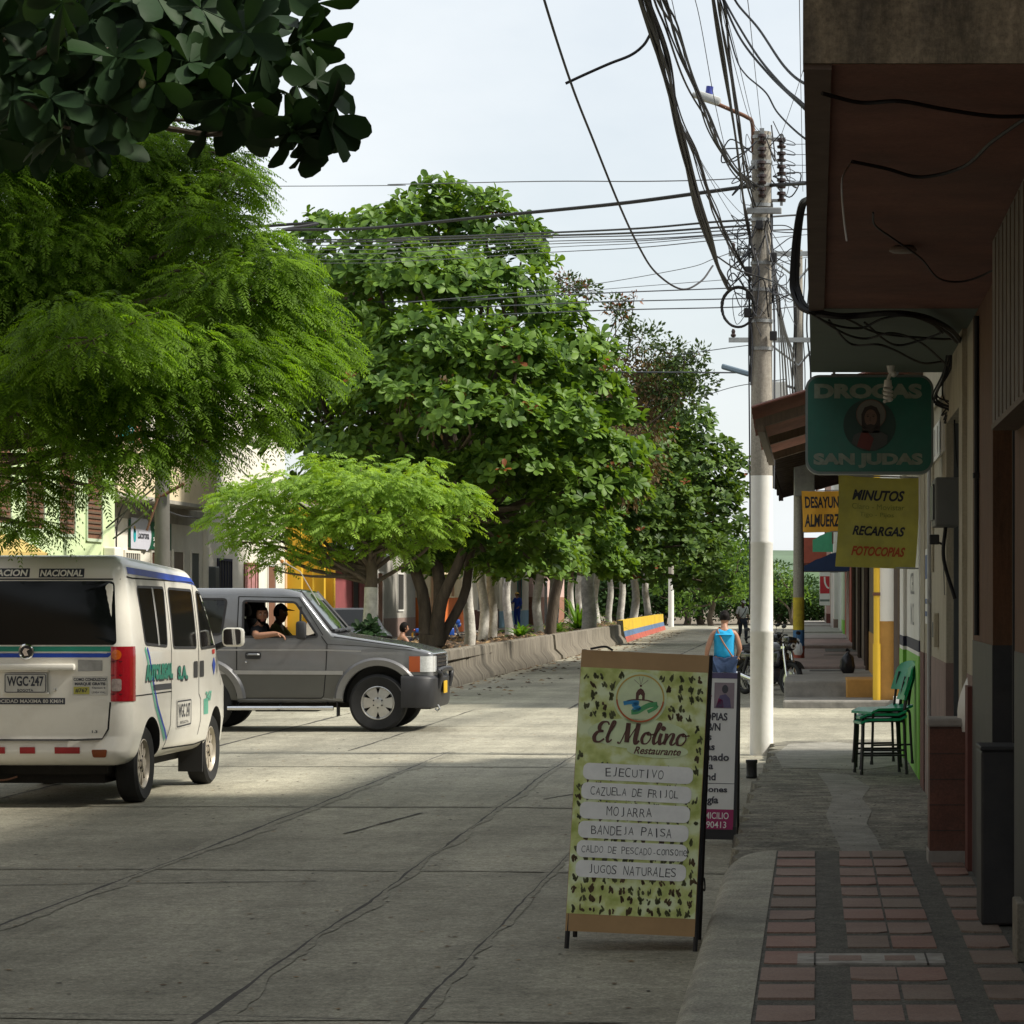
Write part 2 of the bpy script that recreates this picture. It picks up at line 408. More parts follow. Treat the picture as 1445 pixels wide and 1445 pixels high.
# near right pavement: kerb band, terracotta tiles, rough concrete further on
M_kerb = mat('kerb_concrete', (.34,.325,.26), .9, .25, 5, grain=.5, gscale=75, bump=.4, dirt=.55, dscale=2.2, dirtcol=(.13,.125,.11), bscale=60)
M_dark = mat('dark_pebble_concrete', (.11,.105,.088), .95, .3, 9, grain=.65, gscale=80, bump=.5, bscale=70)
M_tile2 = mat('browner_tile', (.225,.165,.128), .8, .25, 3, grain=.25, bump=.2, dirt=.6, dscale=3, dirtcol=(.16,.145,.12), bscale=40)
M_tile3 = mat('redder_tile', (.27,.155,.118), .75, .22, 3, grain=.22, bump=.2, dirt=.45, dscale=3, dirtcol=(.18,.155,.13), bscale=40)
M_tile = mat('terracotta_tile', (.25,.165,.128), .75, .25, 2.5, grain=.25, bump=.15, dirt=.5, dscale=2.5, dirtcol=(.18,.155,.13), bscale=40)
M_rough = mat('rough_old_concrete', (.205,.192,.15), .95, .5, 6, grain=.6, gscale=45, bump=.9, dirt=.85, dscale=2.2, dirtcol=(.05,.048,.045), bscale=28)
M_patch = mat('grey_mortar', (.25,.24,.205), .95, .3, 5, grain=.35, gscale=60, bump=.3, dirt=.45, dscale=2.6, dirtcol=(.12,.115,.1))
mb = MB()
prof = [(-.53,-.05),(-.535,.06),(-.52,.115),(-.49,.143),(-.45,.15),(-.235,.15),(-.235,-.05)]
kv = []; ys = [-6, 0, 6, 10, 14, 16, 17.2]+[17.2+1.15*math.sin(R(a)) for a in (20, 40, 55, 68, 80, 90)]
for y in ys:
    t = max(0, (y-17.2)/1.15); ins = .2*(1-math.sqrt(max(0, 1-t*t)))
    kv.append([(-.235 if x > -.3 else x+ins, y, z) for x, z in prof])
for i in range(len(kv)-1):
    mb.add(kv[i]+kv[i+1], [(k, k+1, 7+k+1, 7+k) for k in range(6)], 0)
mb.add(kv[-1], [tuple(range(7))], 0)
mb.box(-.235, .98, -6, 18.35, -.05, .146, 1)
ty = 9.2; rr = random.Random(4)
while ty < 18.1:
    for a, b in ((-.225,.005),(.14,.338),(.343,.545),(.675,.87)):
        if 12.55 < ty+.2 < 13.0 and -.05 < a < .6: continue
        y0_=ty+rr.uniform(0,.03); y1_=ty+.435+rr.uniform(-.02,.02); mt_=rr.choice((2,2,3,4)); zt_=.153+rr.uniform(-.003,.003)
        a+=rr.uniform(0,.008); b-=rr.uniform(0,.008); c1=rr.choice((0,0,0,.03,.06)); c2=rr.choice((0,0,0,0,.05)); tw=rr.uniform(-.006,.006)
        pl_=[(a+c1,y0_),(b-c2,y0_+tw),(b,y0_+c2*.8+tw),(b,y1_+tw),(a,y1_),(a,y0_+c1*.7)]
        mb.prism(pl_, .12, zt_, 'z', mt_)
    ty += .575
struct(mb.build('tiled_pavement', [M_kerb, M_dark, M_tile, M_tile2, M_tile3], smooth=35))
# broken-edged rough pavement
mb = MB(); rr = random.Random(9); ed = []
y = 17.0
while y < 32.6:
    ed.append(((-.5 if y > 18.3 else -.46)+rr.uniform(-.05,.06)+(.06 if y > 27 else 0), y)); y += rr.uniform(.12,.35)
ed += [(-.35,32.8),(-.1,33.1),(.3,33.25),(.98,33.3)]
n = len(ed)
mb.add([(x, y, .128) for x, y in ed]+[(x-.03, y, -.05) for x, y in ed]+[(max(x+.02,.985), y, .128) for x, y in ed], [(i, i+1, 2*n+i+1, 2*n+i) for i in range(n-1)]+[(i, n+i, n+i+1, i+1) for i in range(n-1)], 0)
struct(mb.build('rough_pavement', M_rough))
mb = MB()
def blob(pts, z, mi=0):
    mb.add([(x, y, z) for x, y in pts], [tuple(range(len(pts)))], mi)
blob([(.17,18.4),(.42,18.4),(.40,19.6),(.36,20.8),(.42,22),(.37,23.4),(.46,24.8),(.3,26.6),(.02,26.9),(.1,25),(.14,23.4),(.08,21.6),(.12,20)], .132)
blob([(-.3,27.6),(.5,27.4),(.9,28.4),(.9,31.4),(.2,32.6),(-.28,32.2),(-.4,30)], .132)
struct(mb.build('mortar_patch', M_patch))
# loose chips on the rough pavement, litter on the road
def scatter(name, n, fn, size, mats, kind='stuff', label=None, cat=None, thick=.3):
    m_ = MB(); r_ = random.Random(name)
    for i in range(n):
        x, y, z = fn(r_); s_ = r_.uniform(*size); a = r_.uniform(0, 6.28)
        p = [(x+s_*r_.uniform(.5,1)*math.cos(a+t), y+s_*r_.uniform(.5,1)*math.sin(a+t), z+r_.uniform(0,.35)*s_*thick) for t in (0,1.4,2.9,4.4)]
        c = (x, y, z+s_*thick)
        m_.add(p+[c], [(0,1,4),(1,2,4),(2,3,4),(3,0,4)], r_.randrange(len(mats)))
    o = m_.build(name, mats); struct(o, kind, label, cat); return o
M_chip = mat('pale_grit', (.32,.3,.26), .9, .3, 30)
M_dead = mat('dead_leaf', (.13,.075,.04), .8, .4, 8)
M_dead2 = mat('dry_leaf', (.24,.16,.08), .8, .4, 8)
scatter('loose_grit', 420, lambda r: (r.uniform(-.45,.93), r.triangular(18.4,33,19.5), .13), (.006,.022), [M_chip, M_dark, M_dark], label='small pale stone chips lying on the broken pavement', cat='grit')
scatter('road_litter', 1500, lambda r: (r.uniform(-8,-.6), r.uniform(9,46), .004), (.006,.028), [M_dead, M_crack, M_dead2], label='specks of grit and dead leaf on the concrete road', cat='litter', thick=.15)
# meter cover in the tiles
mb = MB()
mb.box(-.075,.555,12.62,12.97,.1,.1555,0)
for a, b in ((.06,.2),(.3,.43)): mb.box(a,b,12.71,12.88,.15,.1575,1)
mb.box(-.005,.003,12.6,12.99,.15,.158,2); mb.box(.475,.483,12.6,12.99,.15,.158,2)
o = mb.build('meter_cover', [mat('pale_cover_concrete',(.36,.34,.3),.85,.25,9,dirt=.5,dscale=6), M_tile, M_crack]); o['label'] = 'pale framed meter cover set flush into the tiled pavement'; o['category'] = 'cover'
mb = MB(); mb.bbox(-.02,.98,10.35,10.75,.1,.157,.004,0); mb.box(.18,.185,10.33,10.77,.15,.1585,1); mb.box(.3,.8,10.44,10.66,.15,.159,2)
o = mb.build('meter_cover', [MATS['pale_cover_concrete'], M_crack, M_tile]); o['label'] = 'larger pale meter cover in the tiles at the very bottom edge'; o['category'] = 'cover'

# far right pavement: a run of slabs at different levels
M_slab = mat('pavement_slab', (.26,.245,.215), .92, .25, 4, bump=.3, dirt=.5, dscale=1.5, dirtcol=(.12,.11,.1))
M_slabr = mat('reddish_slab', (.27,.2,.17), .92, .2, 4, bump=.3, dirt=.4, dscale=1.5)
mb = MB(); y = 46.2; rr = random.Random(12)
lv = [(46.2,48,.12,-.5,0),(48,56,.38,-.5,0),(56,66,.43,-.5,1),(66,75.5,.44,-.5,1),(75.5,88,.52,-.55,1),(88,100,.55,-.6,0),(100,112,.61,-.6,0),(112,130,.5,-.7,0),(130,150,.55,-.75,0),(150,176,.4,-.8,0)]
for a, b, z, x, mi in lv:
    mb.bbox(x, 1.3, a+.004, b-.004, -.05, z, .03, mi)
struct(mb.build('stepped_pavement', [M_slab, M_slabr]))
mb = MB(); mb.box(-.1,.62,54.2,55.0,.38,.386,0); mb.box(.2,1.0,66.4,67,.44,.446,0); mb.box(.25,1.0,71,75,.44,.446,1)
struct(mb.build('pavement_stain', [M_crack, M_dark]))
# median bed and left pavement
M_soil = mat('dark_soil', (.06,.045,.03), .98, .4, 4, bump=.6)
mb = MB(); mb.add([(-7.0,51.5,.5),(-7.95,118,.5),(-8.8,166,.45),(-12.6,166,.45),(-11.6,118,.5),(-11,51.5,.5)], [(0,1,4,5),(1,2,3,4)], 0)
struct(mb.build('planting_bed', M_soil))
def bedx(y, t): return (-7.35-(y-52)*.0125)*(1-t)+(-11-(y-52)*.012)*t
scatter('leaf_litter', 2600, lambda r: (lambda y: (bedx(y, r.random()**1.5)-.25, y, .5))(r.uniform(52,160)), (.06,.16), [M_dead, M_dead2, M_soil], label='brown fallen leaves covering the planting bed under the trees', cat='leaf litter', thick=.5)
scatter('gutter_leaves', 500, lambda r: (lambda y: (bedx(y, 0)+.55+r.random()**2*1.6, y, .004))(r.uniform(52,150)), (.03,.1), [M_dead, M_dead2, M_soil], label='dry leaves swept along the foot of the concrete barriers', cat='leaf litter', thick=.35)
mb = MB(); mb.bbox(-19,-14.2,46.5,178,-.05,.3,.03,0); struct(mb.build('left_pavement', M_slab))
mb = MB(); mb.bbox(-19,-13,-30,32.5,-.05,.16,.03,0); struct(mb.build('left_pavement', M_slab))

# distant hills
def hill(name, y0, x0, x1, hts, col, depth=500):
    m_ = MB(); n = 60; rr = random.Random(name); v = []
    for j in range(5):
        for i in range(n+1):
            t = i/n; x = x0+(x1-x0)*t; f = t*(len(hts)-1); k = min(int(f), len(hts)-2); u = f-k; u = u*u*(3-2*u)
            h = (hts[k]*(1-u)+hts[k+1]*u)*(1+.05*math.sin(t*37)+.04*math.sin(t*91+1))
            hh = [0, .55, 1, .9, .4][j]
            v.append((x, y0+depth*j/4, h*hh*(1+.04*rr.uniform(-1,1))-1))
    m_.add(v, [(j*(n+1)+i, j*(n+1)+i+1, (j+1)*(n+1)+i+1, (j+1)*(n+1)+i) for j in range(4) for i in range(n)], 0)
    return struct(m_.build(name, mat(name+'_cover', col, .95, .25, .012), smooth=60))
hill('hills', 900, -900, 900, [7,11,8,13,10,12,8], (.07,.12,.05))
hill('far_hills', 3200, -2600, 2600, [35,60,45,75,55,62,40,50], (.1,.15,.09), 1500)
# ================================================================ RIGHT SIDE: near buildings
M_soff = mat('brown_painted_soffit', (.21,.095,.07), .9, .28, 1.6, grain=.15, gscale=40, bump=.2, dirt=.4, dscale=1.3, dirtcol=(.09,.06,.05))
M_slabe = mat('stained_render', (.155,.118,.075), .95, .5, 3, grain=.4, gscale=40, bump=.5, dirt=.9, dscale=2.5, dirtcol=(.06,.05,.04), stretch=(2.5,2.5,.7))
M_teal = mat('grey_green_paint', (.16,.2,.17), .85, .12, 3, dirt=.35, dscale=3)
M_orange = mat('dull_orange_paint', (.115,.055,.026), .8, .3, 4, grain=.15, gscale=60, bump=.2, stretch=(3,3,.6), dirt=.7, dscale=3, dirtcol=(.15,.06,.025))
M_blk = mat('black_gloss_paint', (.026,.025,.026), .6, .2, 6, dirt=.3, dscale=5, dirtcol=(.07,.06,.05))
M_cream = mat('cream_paint', (.45,.41,.31), .85, .2, 4, grain=.12, gscale=60, bump=.2, stretch=(3,3,.5), dirt=.75, dscale=3, dirtcol=(.28,.24,.17))
M_mauve = mat('mauve_paint', (.27,.19,.165), .85, .12, 4, dirt=.3, dscale=3)
M_maroon = mat('maroon_paint', (.13,.045,.035), .8, .15, 4)
M_gdoor = mat('grey_metal_door', (.075,.085,.09), .5, .15, 4, stretch=(1,6,1))
M_wgrey = mat('weathered_board', (.19,.175,.15), .95, .35, 5, bump=.6, stretch=(1,2,.35), dirt=.5, dscale=3)
M_green = mat('lime_green_paint', (.22,.52,.075), .75, .1, 3, dirt=.3, dscale=3, dirtcol=(.1,.2,.06))
M_dkgreen = mat('dark_green_paint', (.04,.13,.035), .8, .1, 4)
M_navy = mat('navy_paint', (.02,.02,.05), .7, .1, 4)
M_lettr = mat('black_lettering', (.02,.02,.022), .7, .05, 4)
M_int = mat('dark_interior', (.03,.028,.025), .9, .1, 3)
M_roofc = mat('roof_concrete', (.3,.28,.25), .95, .2, 2)
M_woodd = mat('brown_wood_door', (.12,.085,.055), .7, .25, 5, stretch=(6,6,.6), bump=.3)

# --- orange and black corner restaurant (nearest)
b1 = thing('restaurant_building', 'orange and black fronted shop building with a brown overhanging balcony, nearest on the right', 'building', (.9,8,0))
def at(mbx, name, m, par, base, smooth=None):
    o = mbx.build(name, m, None, smooth, loc=base); o.location = (0,0,0); o.parent = par; return o
B1 = (.9,8,0)
mb = MB()
for y0, y1 in ((-12,12.0),(12.55,13.4),(15.06,16.95)):
    mb.box(.9,1.2,y0,y1,1.465,3.3,0); mb.box(.897,1.2,y0,y1,.0,1.465,1)
mb.box(.9,1.2,12.0,12.55,2.6,3.3,0); mb.box(.9,1.2,13.4,15.06,2.75,3.3,0)
mb.box(.905,1.2,-12,16.95,3.3,7.5,0); mb.box(1.2,9,-12,-11.8,0,7.5,0); mb.box(8.8,9,-11.8,16.95,0,7.5,0); mb.box(1.2,8.8,16.75,16.95,0,7.5,0)
mb.box(1.2,8.8,-11.8,16.75,3.25,3.4,3); mb.box(.9,9,-12,16.95,7.5,7.6,3); mb.box(2.6,2.7,-11.8,16.75,0,3.25,2); mb.box(1.2,2.6,-11.8,16.75,.1,.155,2)
at(mb, 'wall', [M_orange, M_blk, M_int, M_roofc], b1, B1)
mb = MB()
mb.box(-.03,.9,8.92,16.4,3.3,3.52,0); mb.box(-.034,.05,8.918,16.4,3.286,3.302,2); mb.box(-.036,.9,8.9,9.05,3.302,4.45,1); mb.box(-.036,.07,9.05,16.4,3.522,4.45,1)
at(mb, 'balcony', [M_soff, M_slabe, mat('drip_edge',(.13,.09,.07),.9,.2,5)], b1, B1)
mb = MB(); mb.box(.79,.897,11.0,13.25,2.47,3.29,0); mb.box(.785,.9,11.0,13.25,2.45,2.475,1)
for k in range(9): mb.box(.786,.791,11.0+k*.25,11.012+k*.25,2.48,3.28,1)
at(mb, 'shutter_box', [M_wgrey, M_woodd], b1, B1)
mb = MB(); mb.lathe([(.001,.02),(.05,.02),(.065,.028),(.06,.04),(.04,.05)],0,20,Matrix.Translation((.4,13.5,3.25)))
o = at(mb, 'ceiling_lamp', [mat('frosted_lamp',(.22,.17,.14),.5)], b1, B1, 40)
mb = MB(); mb.box(1.0,1.05,13.4,15.06,.15,2.75,0)
for k in range(7): mb.box(.985,1.0,13.45+k*.23,13.47+k*.23,.15,2.7,0)
at(mb, 'door', [mat('dark_shutter',(.03,.028,.028),.6,.2,6)], b1, B1)

# --- cream shop with grey metal door
b2 = thing('pharmacy_building', 'cream shop front with mauve base, a maroon edge and a tall grey metal door', 'building', (.9,20,0)); B2 = (.9,20,0)
mb = MB()
for y0, y1 in ((16.95,18.0),(20.4,25.2)):
    mb.box(.9,1.2,y0,y1,1.26,3.3,0); mb.box(.896,1.2,y0,y1,0,1.26,1)
mb.box(.9,1.2,18.0,20.4,2.9,3.3,0); mb.box(.903,1.2,16.95,25.2,3.3,7.4,0)
mb.box(.89,.9,24.3,25.15,.1,3.28,0); mb.box(.887,.9,24.3,25.15,.1,1.26,2); mb.box(.87,.9,16.97,17.25,.1,1.2,2); mb.box(.87,.9,17.6,18.0,.1,3.3,0)
mb.box(1.2,9,25.0,25.2,0,7.4,0); mb.box(8.8,9,16.95,25.0,0,7.4,0); mb.box(1.2,9,16.97,17.1,0,7.4,0); mb.box(.9,9,16.95,25.2,7.4,7.5,3)
at(mb, 'wall', [M_cream, M_mauve, M_maroon, M_roofc], b2, B2)
mb = MB(); mb.box(-.03,.9,16.402,21.0,3.298,3.5,0); mb.box(-.034,.05,16.405,21.0,3.5,4.3,1)
at(mb, 'balcony', [M_teal, M_cream], b2, B2)
mb = MB(); mb.box(1.02,1.08,18.0,20.4,.12,2.9,0)
for k in range(5): mb.box(.985,1.02,18.05+k*.5,18.4+k*.5,.2,2.8,0)
mb.box(.95,1.02,18.0,18.06,.12,2.9,0); mb.box(.95,1.02,20.34,20.4,.12,2.9,0)
d = at(mb, 'door', [M_gdoor], b2, B2)
mb = MB(); mb.tube([(.97,18.5,1.0),(.94,18.5,1.0),(.94,18.5,1.15),(.97,18.5,1.15)],.008,0); o = mb.build('handle', [M_steel], loc=B2); o.location=(0,0,0); o.parent = d
mb = MB()
for k in range(7): mb.box(.885,.9,20.6+k*.5,20.9+k*.5,2.75+.0*k,2.95,0)
mb.box(.885,.9,20.55,24.0,2.72,2.75,0); mb.box(.885,.9,20.55,24.0,2.95,2.975,0)
at(mb, 'vent_grille', [M_white], b2, B2)

# --- green and white corner house
b3 = thing('green_corner_house', 'white corner house with lime green lower wall and navy stripe, beside the stacked chairs', 'building', (.95,28,0)); B3 = (.95,28,0); WX = .905
mb = MB()
for y0, y1, xo in ((25.2,25.9,.2),(25.9,29.3,0),(29.3,30.5,-.035)):
    x = WX+xo
    mb.box(x,1.6,y0,y1,1.335,5.7,0); mb.box(x-.002,1.6,y0,y1,1.235,1.335,2); mb.box(x-.002,1.6,y0,y1,1.2,1.235,0); mb.box(x-.004,1.6,y0,y1,0,1.2,1)
mb.box(.93,1.15,25.0,25.9,.1,.55,1)
mb.box(1.6,7,30.3,30.5,0,5.7,0); mb.box(6.8,7,25.2,30.3,0,5.7,0); mb.box(1.6,7,25.22,25.4,0,5.7,0); mb.box(.9,7,25.2,30.5,5.7,5.8,4)
at(mb, 'wall', [M_white, M_green, M_navy, M_dkgreen, M_roofc], b3, B3)
mb = MB()
fnw = lambda y0, z0: (lambda u, v: (WX-.004, y0-u, z0+v))
for y, z, s_, w_, h_ in ((27.6,2.75,'I',.08,.3),(27.6,2.12,'EEE',1.1,.2),(27.6,1.84,'CEL',1.1,.2),(27.6,1.56,'N 2',.9,.2)):
    text(mb, s_, fnw(y,z), w_, h_, 0, .0)
at(mb, 'wall_lettering', [mat('faded_lettering',(.3,.3,.3),.8)], b3, B3)

mb = MB()
for k in range(7):
    y0=24.75+k*.95; n=12; v=[]
    for j in range(n+1):
        y=y0+1.02*j/n; w_=.022*math.sin(2*PI*(y-y0)/.34)+.055*(1-j/n)
        for x,z in ((-.53+.02*math.sin(k*2.3),3.27),(0,3.43),(.5,3.58),(.94,3.71)): v.append((x,y,z+w_-.03+.012*math.sin(k*1.7)))
    q=len(v); fs=[(j*4+i,j*4+i+1,(j+1)*4+i+1,(j+1)*4+i) for j in range(n) for i in range(3)]
    mb.add(v+[(a,b_,c-.012) for a,b_,c in v],fs+[tuple(q+i for i in f) for f in fs]+[(j*4,(j+1)*4,q+(j+1)*4,q+j*4) for j in range(n)]+[(i,i+1,q+i+1,q+i) for i in range(3)]+[(n*4+i,n*4+i+1,q+n*4+i+1,q+n*4+i) for i in range(3)],0)
at(mb,'awning_roof',[mat('rusty_red_sheet',(.26,.10,.07),.7,.3,3,dirt=.5,dscale=4,dirtcol=(.12,.05,.04))],b3,B3)
for y in (24.9,27.9,30.9):
    mb = MB(); mb.add([(-.5,y,3.2),(.93,y,3.63),(.93,y,3.55),(-.5,y,3.12),(-.5,y+.06,3.2),(.93,y+.06,3.63),(.93,y+.06,3.55),(-.5,y+.06,3.12)],[(0,1,2,3),(4,7,6,5),(0,3,7,4),(1,5,6,2),(3,2,6,7),(0,4,5,1)],0); at(mb,'rafter',[M_woodd],b3,B3)
mb = MB(); mb.box(-.48,-.42,24.8,31,3.09,3.15,0); at(mb,'eave_beam',[M_woodd],b3,B3)
# --- objects along the near pavement
M_brick = mat('red_brown_wall_tile', (.135,.055,.035), .6, .3, 5, grain=.25, gscale=60, dirt=.4, dscale=4)
mb = MB(); mb.box(.672,.985,17.45,17.75,.22,.95,0); mb.box(.665,.99,17.44,17.76,.1,.222,1); mb.bbox(.66,.995,17.43,17.77,.95,1.0,.012,1)
for k in range(5): mb.box(.671,.986,17.447,17.451,.34+k*.15,.344+k*.15,2)
t = mb.build('low_tiled_wall', [M_brick, M_conc, M_crack], loc=(.83,17.6,.146)); tag(t, 'low wall faced in red brown tiles with a grey cap, jutting onto the pavement', 'low wall')
mb = MB(); mb.bbox(.787,.965,14.1,14.5,.153,.98,.012,0); mb.bbox(.783,.968,14.09,14.51,.98,1.0,.006,0)
t = mb.build('low_black_wall', [M_blk], loc=(.87,14.3,.15)); tag(t, 'low black painted wall jutting from beside the dark doorway', 'low wall')
mb = MB(); mb.bbox(.862,.99,12.7,13.0,.15,.40,.006,0); t = mb.build('door_step', [mat('worn_cream_step',(.2,.18,.14),.9,.3,8,grain=.3,gscale=50)], loc=(.9,12.9,.15)); tag(t, 'small cream step block beside the black wall at right edge', 'step')
# meter box, spotlights, bulb
t = thing('meter_box', 'grey electricity meter box fixed on the cream shop wall beside the door', 'meter box', (.9,18.6,2.3))
mb = MB(); mb.bbox(-.16,0,-.25,.3,-.15,.15,.015,0); mb.build('case', [mat('grey_box',(.16,.165,.155),.6,.1,5)], t)
mb = MB(); mb.bbox(-.172,-.161,-.2,.25,-.11,.11,.005,0); mb.build('lid', [M_gdoor], t)
mb = MB(); mb.tube(catmull([(-.08,.1,-.15),(-.09,.12,-.35),(-.02,.1,-.6)]),.012,0); mb.build('conduit', [M_wire], t)
t = thing('spotlight', 'small black spotlight on a bracket beside the yellow banner', 'spotlight', (.9,20.9,2.08))
mb = MB(); mb.tube([(0,0,0),(-.06,0,.03),(-.06,-.05,.03)],.008,0); mb.tube([(0,0,0),(.0,-.3,-.35)],.006); mb.build('bracket', [M_blackpl], t)
mb = MB(); mb.bbox(-.1,-.03,-.1,-.04,0,.07,.008,0); mb.build('lamp_head', [M_blackpl], t)
t = thing('light_bulb', 'white spiral bulb hanging under the balcony in front of the green shop sign', 'light bulb', (.52,20.4,3.3))
mb = MB(); mb.cyl((0,0,0),(0,0,-.05),.03,.02,0); mb.cyl((0,0,-.05),(-.02,0,-.1),.012,.012,0); mb.build('holder', [M_white], t)
mb = MB(); mb.cyl((-.02,0,-.1),(-.02,0,-.15),.024,.03,0); mb.tube([(-.02+.026*math.cos(a*.9),.026*math.sin(a*.9),-.15-a*.004) for a in range(26)],.011,0,6); mb.sphere((.02,0,-.06),.022,0,8); mb.build('bulb', [M_white], t, 60)
for nm,lab,pts,r_ in (('conduit_pipe','grey conduit pipe running up the cream wall beside the maroon edge',[(.885,23.0,.16),(.885,23.0,3.2)],.018),('conduit_pipe','black conduit pipe on the orange and black pillar by the dark doorway',[(.885,16.3,1.5),(.885,16.3,3.25)],.014),('conduit_pipe','thin pale pipe bent along the top of the cream wall',[(.885,20.6,3.1),(.885,22.4,3.12),(.885,22.4,1.9)],.012)):
    mb = MB(); mb.tube(pts,r_,0,8)
    for p in pts[1:]:
        q=(Vector(pts[0])+Vector(p))/2; mb.box(q.x-.02,q.x+.015,q.y-.03,q.y+.03,q.z-.015,q.z+.015,0)
    t=mb.build(nm,[M_steel if 'grey' in lab else (M_wire if 'black' in lab else M_cream)],loc=pts[0]); tag(t,lab,'pipe')
mb = MB(); mb.bbox(.862,.9,21.6,21.9,1.35,1.6,.008,0); mb.box(.858,.863,21.68,21.82,1.42,1.53,1); t=mb.build('switch_box',[M_cream,M_gdoor],loc=(.88,21.75,1.45)); tag(t,'small cream switch box on the cream wall above the mauve base','switch box')
mb = MB(); mb.box(.893,.897,23.6,24.1,1.5,2.1,0); mb.box(.890,.894,23.65,24.05,1.86,2.05,1); mb.box(.890,.894,23.65,24.05,1.56,1.6,1); mb.box(.890,.894,23.65,24.05,1.66,1.7,1); t=mb.build('paper_notice',[M_white,mat('faded_blue_print',(.12,.16,.3),.7)],loc=(.89,23.85,1.8)); tag(t,'faded paper notice pasted on the cream wall','notice')
# rag hung in the doorway
mb = MB()
g = []
for j in range(7):
    for i in range(5): g.append((.93-.03*i/4-.03*math.sin(j*.5)-.012*i*j/6, 17.3+.2*i/4, 1.22-.05*j+(.02 if i in (0,4) else 0)))
mb.add(g, [(j*5+i, j*5+i+1, (j+1)*5+i+1, (j+1)*5+i) for j in range(6) for i in range(4)], 0); mb.add([(x-.004,y,z) for x,y,z in g], [(j*5+i, j*5+i+1, (j+1)*5+i+1, (j+1)*5+i) for j in range(6) for i in range(4)], 1)
t = mb.build('cloth', [mat('striped_cloth',(.5,.28,.26),.9,.4,14,stretch=(1,1,5)), M_white], loc=(.9,17.4,1.2)); tag(t, 'pink and white cloth hanging by the cream doorway', 'cloth')
# black stub post in the gutter
mb = MB(); mb.lathe([(.05,0),(.055,.02),(.05,.03),(.05,.14),(.056,.15),(.056,.175),(.0,.178)],0,18,Matrix.Translation((-.6,28.2,0)))
t = mb.build('bollard', [M_blackpl], loc=(-.6,28.2,0), smooth=40); tag(t, 'short black stub post beside the broken kerb near the white pole', 'bollard')

# --- stacking chairs
M_gpl = mat('green_plastic', (.012,.33,.16), .35, .08, 3)
def make_chair(label):
    t = thing('stacking_chair', label, 'chair')
    # local: facing -x, seat .45 deep
    mb = MB(); g = []
    for j in range(7):
        u = j/6
        for i in range(9):
            v_ = i/8; x = -.21+.42*u; y = -.2+.4*v_
            z = .50+.02*math.cos(u*PI)*-1*0 + (-.018*math.sin(PI*v_)*math.sin(PI*u)) + (-.03*max(0,(.18-u)/.18)**2) + .03*max(0,(u-.85)/.15)**2
            g.append((x,y,z))
    fs = [(j*9+i, j*9+i+1, (j+1)*9+i+1, (j+1)*9+i) for j in range(6) for i in range(8)]
    mb.add(g, fs, 0); mb.add([(x,y,z-.022) for x,y,z in g], fs, 0)
    rim = [i for i in range(9)]+[j*9+8 for j in range(1,7)]+[54+i for i in range(7,-1,-1)]+[j*9 for j in range(5,0,-1)]
    k = len(g); mb.f += [(rim[i], rim[(i+1)%len(rim)], k+rim[(i+1)%len(rim)], k+rim[i]) for i in range(len(rim))]; mb.m += [0]*len(rim)
    mb.build('seat', [M_gpl], t, 50)
    mb = MB(); g = []
    for j in range(8):
        u = j/7
        for i in range(9):
            v_ = i/8; s_ = 2*v_-1
            hw = .19*(1-.25*max(0,(u-.7)/.3)**2); y = s_*hw
            x = .185+.075*u+.028*(1-s_*s_)
            g.append((x,y,.66+.26*u-.03*s_*s_*u))
    fs = [(j*9+i, j*9+i+1, (j+1)*9+i+1, (j+1)*9+i) for j in range(7) for i in range(8)]
    mb.add(g, fs, 0); mb.add([(x+.015,y,z) for x,y,z in g], fs, 0)
    rim = [i for i in range(9)]+[j*9+8 for j in range(1,8)]+[63+i for i in range(7,-1,-1)]+[j*9 for j in range(6,0,-1)]
    k = len(g); mb.f += [(rim[i], rim[(i+1)%len(rim)], k+rim[(i+1)%len(rim)], k+rim[i]) for i in range(len(rim))]; mb.m += [0]*len(rim)
    mb.build('backrest', [M_gpl], t, 50)
    for sy in (-1, 1):
        y = sy*.175
        mb = MB(); mb.tube(catmull([(-.2,y*1.05,0),(-.185,y,.3),(-.18,y,.455),(-.15,y,.475),(0,y,.478),(.15,y,.475),(.185,y,.455),(.195,y,.3),(.21,y*1.05,0)],5),.0125,0,8)
        for x in (-.2,.21): mb.cyl((x,y*1.05,-.001),(x,y*1.05,.03),.016,.015,0,10)
        mb.build('side_frame', [M_blackpl], t, 50)
        mb = MB(); mb.tube(catmull([(.15,y*.8,.47),(.19,y*.8,.5),(.205,y*.8,.6),(.225,y*.8,.72),(.245,y*.75,.82)],5),.012,0,8); mb.build('back_post', [M_blackpl], t, 50)
        mb = MB(); mb.tube([(-.19,y,.17),(.2,y,.17)],.009,0,8); mb.build('stretcher', [M_blackpl], t, 50)
    return t
CH = (.585,26.75)
ch = make_chair('green plastic chair standing on the pavement, bottom of the stack')
ch.location = (CH[0],CH[1],.132); ch.rotation_euler = (0,0,R(9)); ch['group'] = 'stacked green chairs'
dup(ch, (CH[0]+.004,CH[1]+.02,.132+.045), R(6), 'green plastic chair in the middle of the stack')
dup(ch, (CH[0]+.02,CH[1]+.05,.132+.09), R(26), 'green plastic chair on top of the stack')

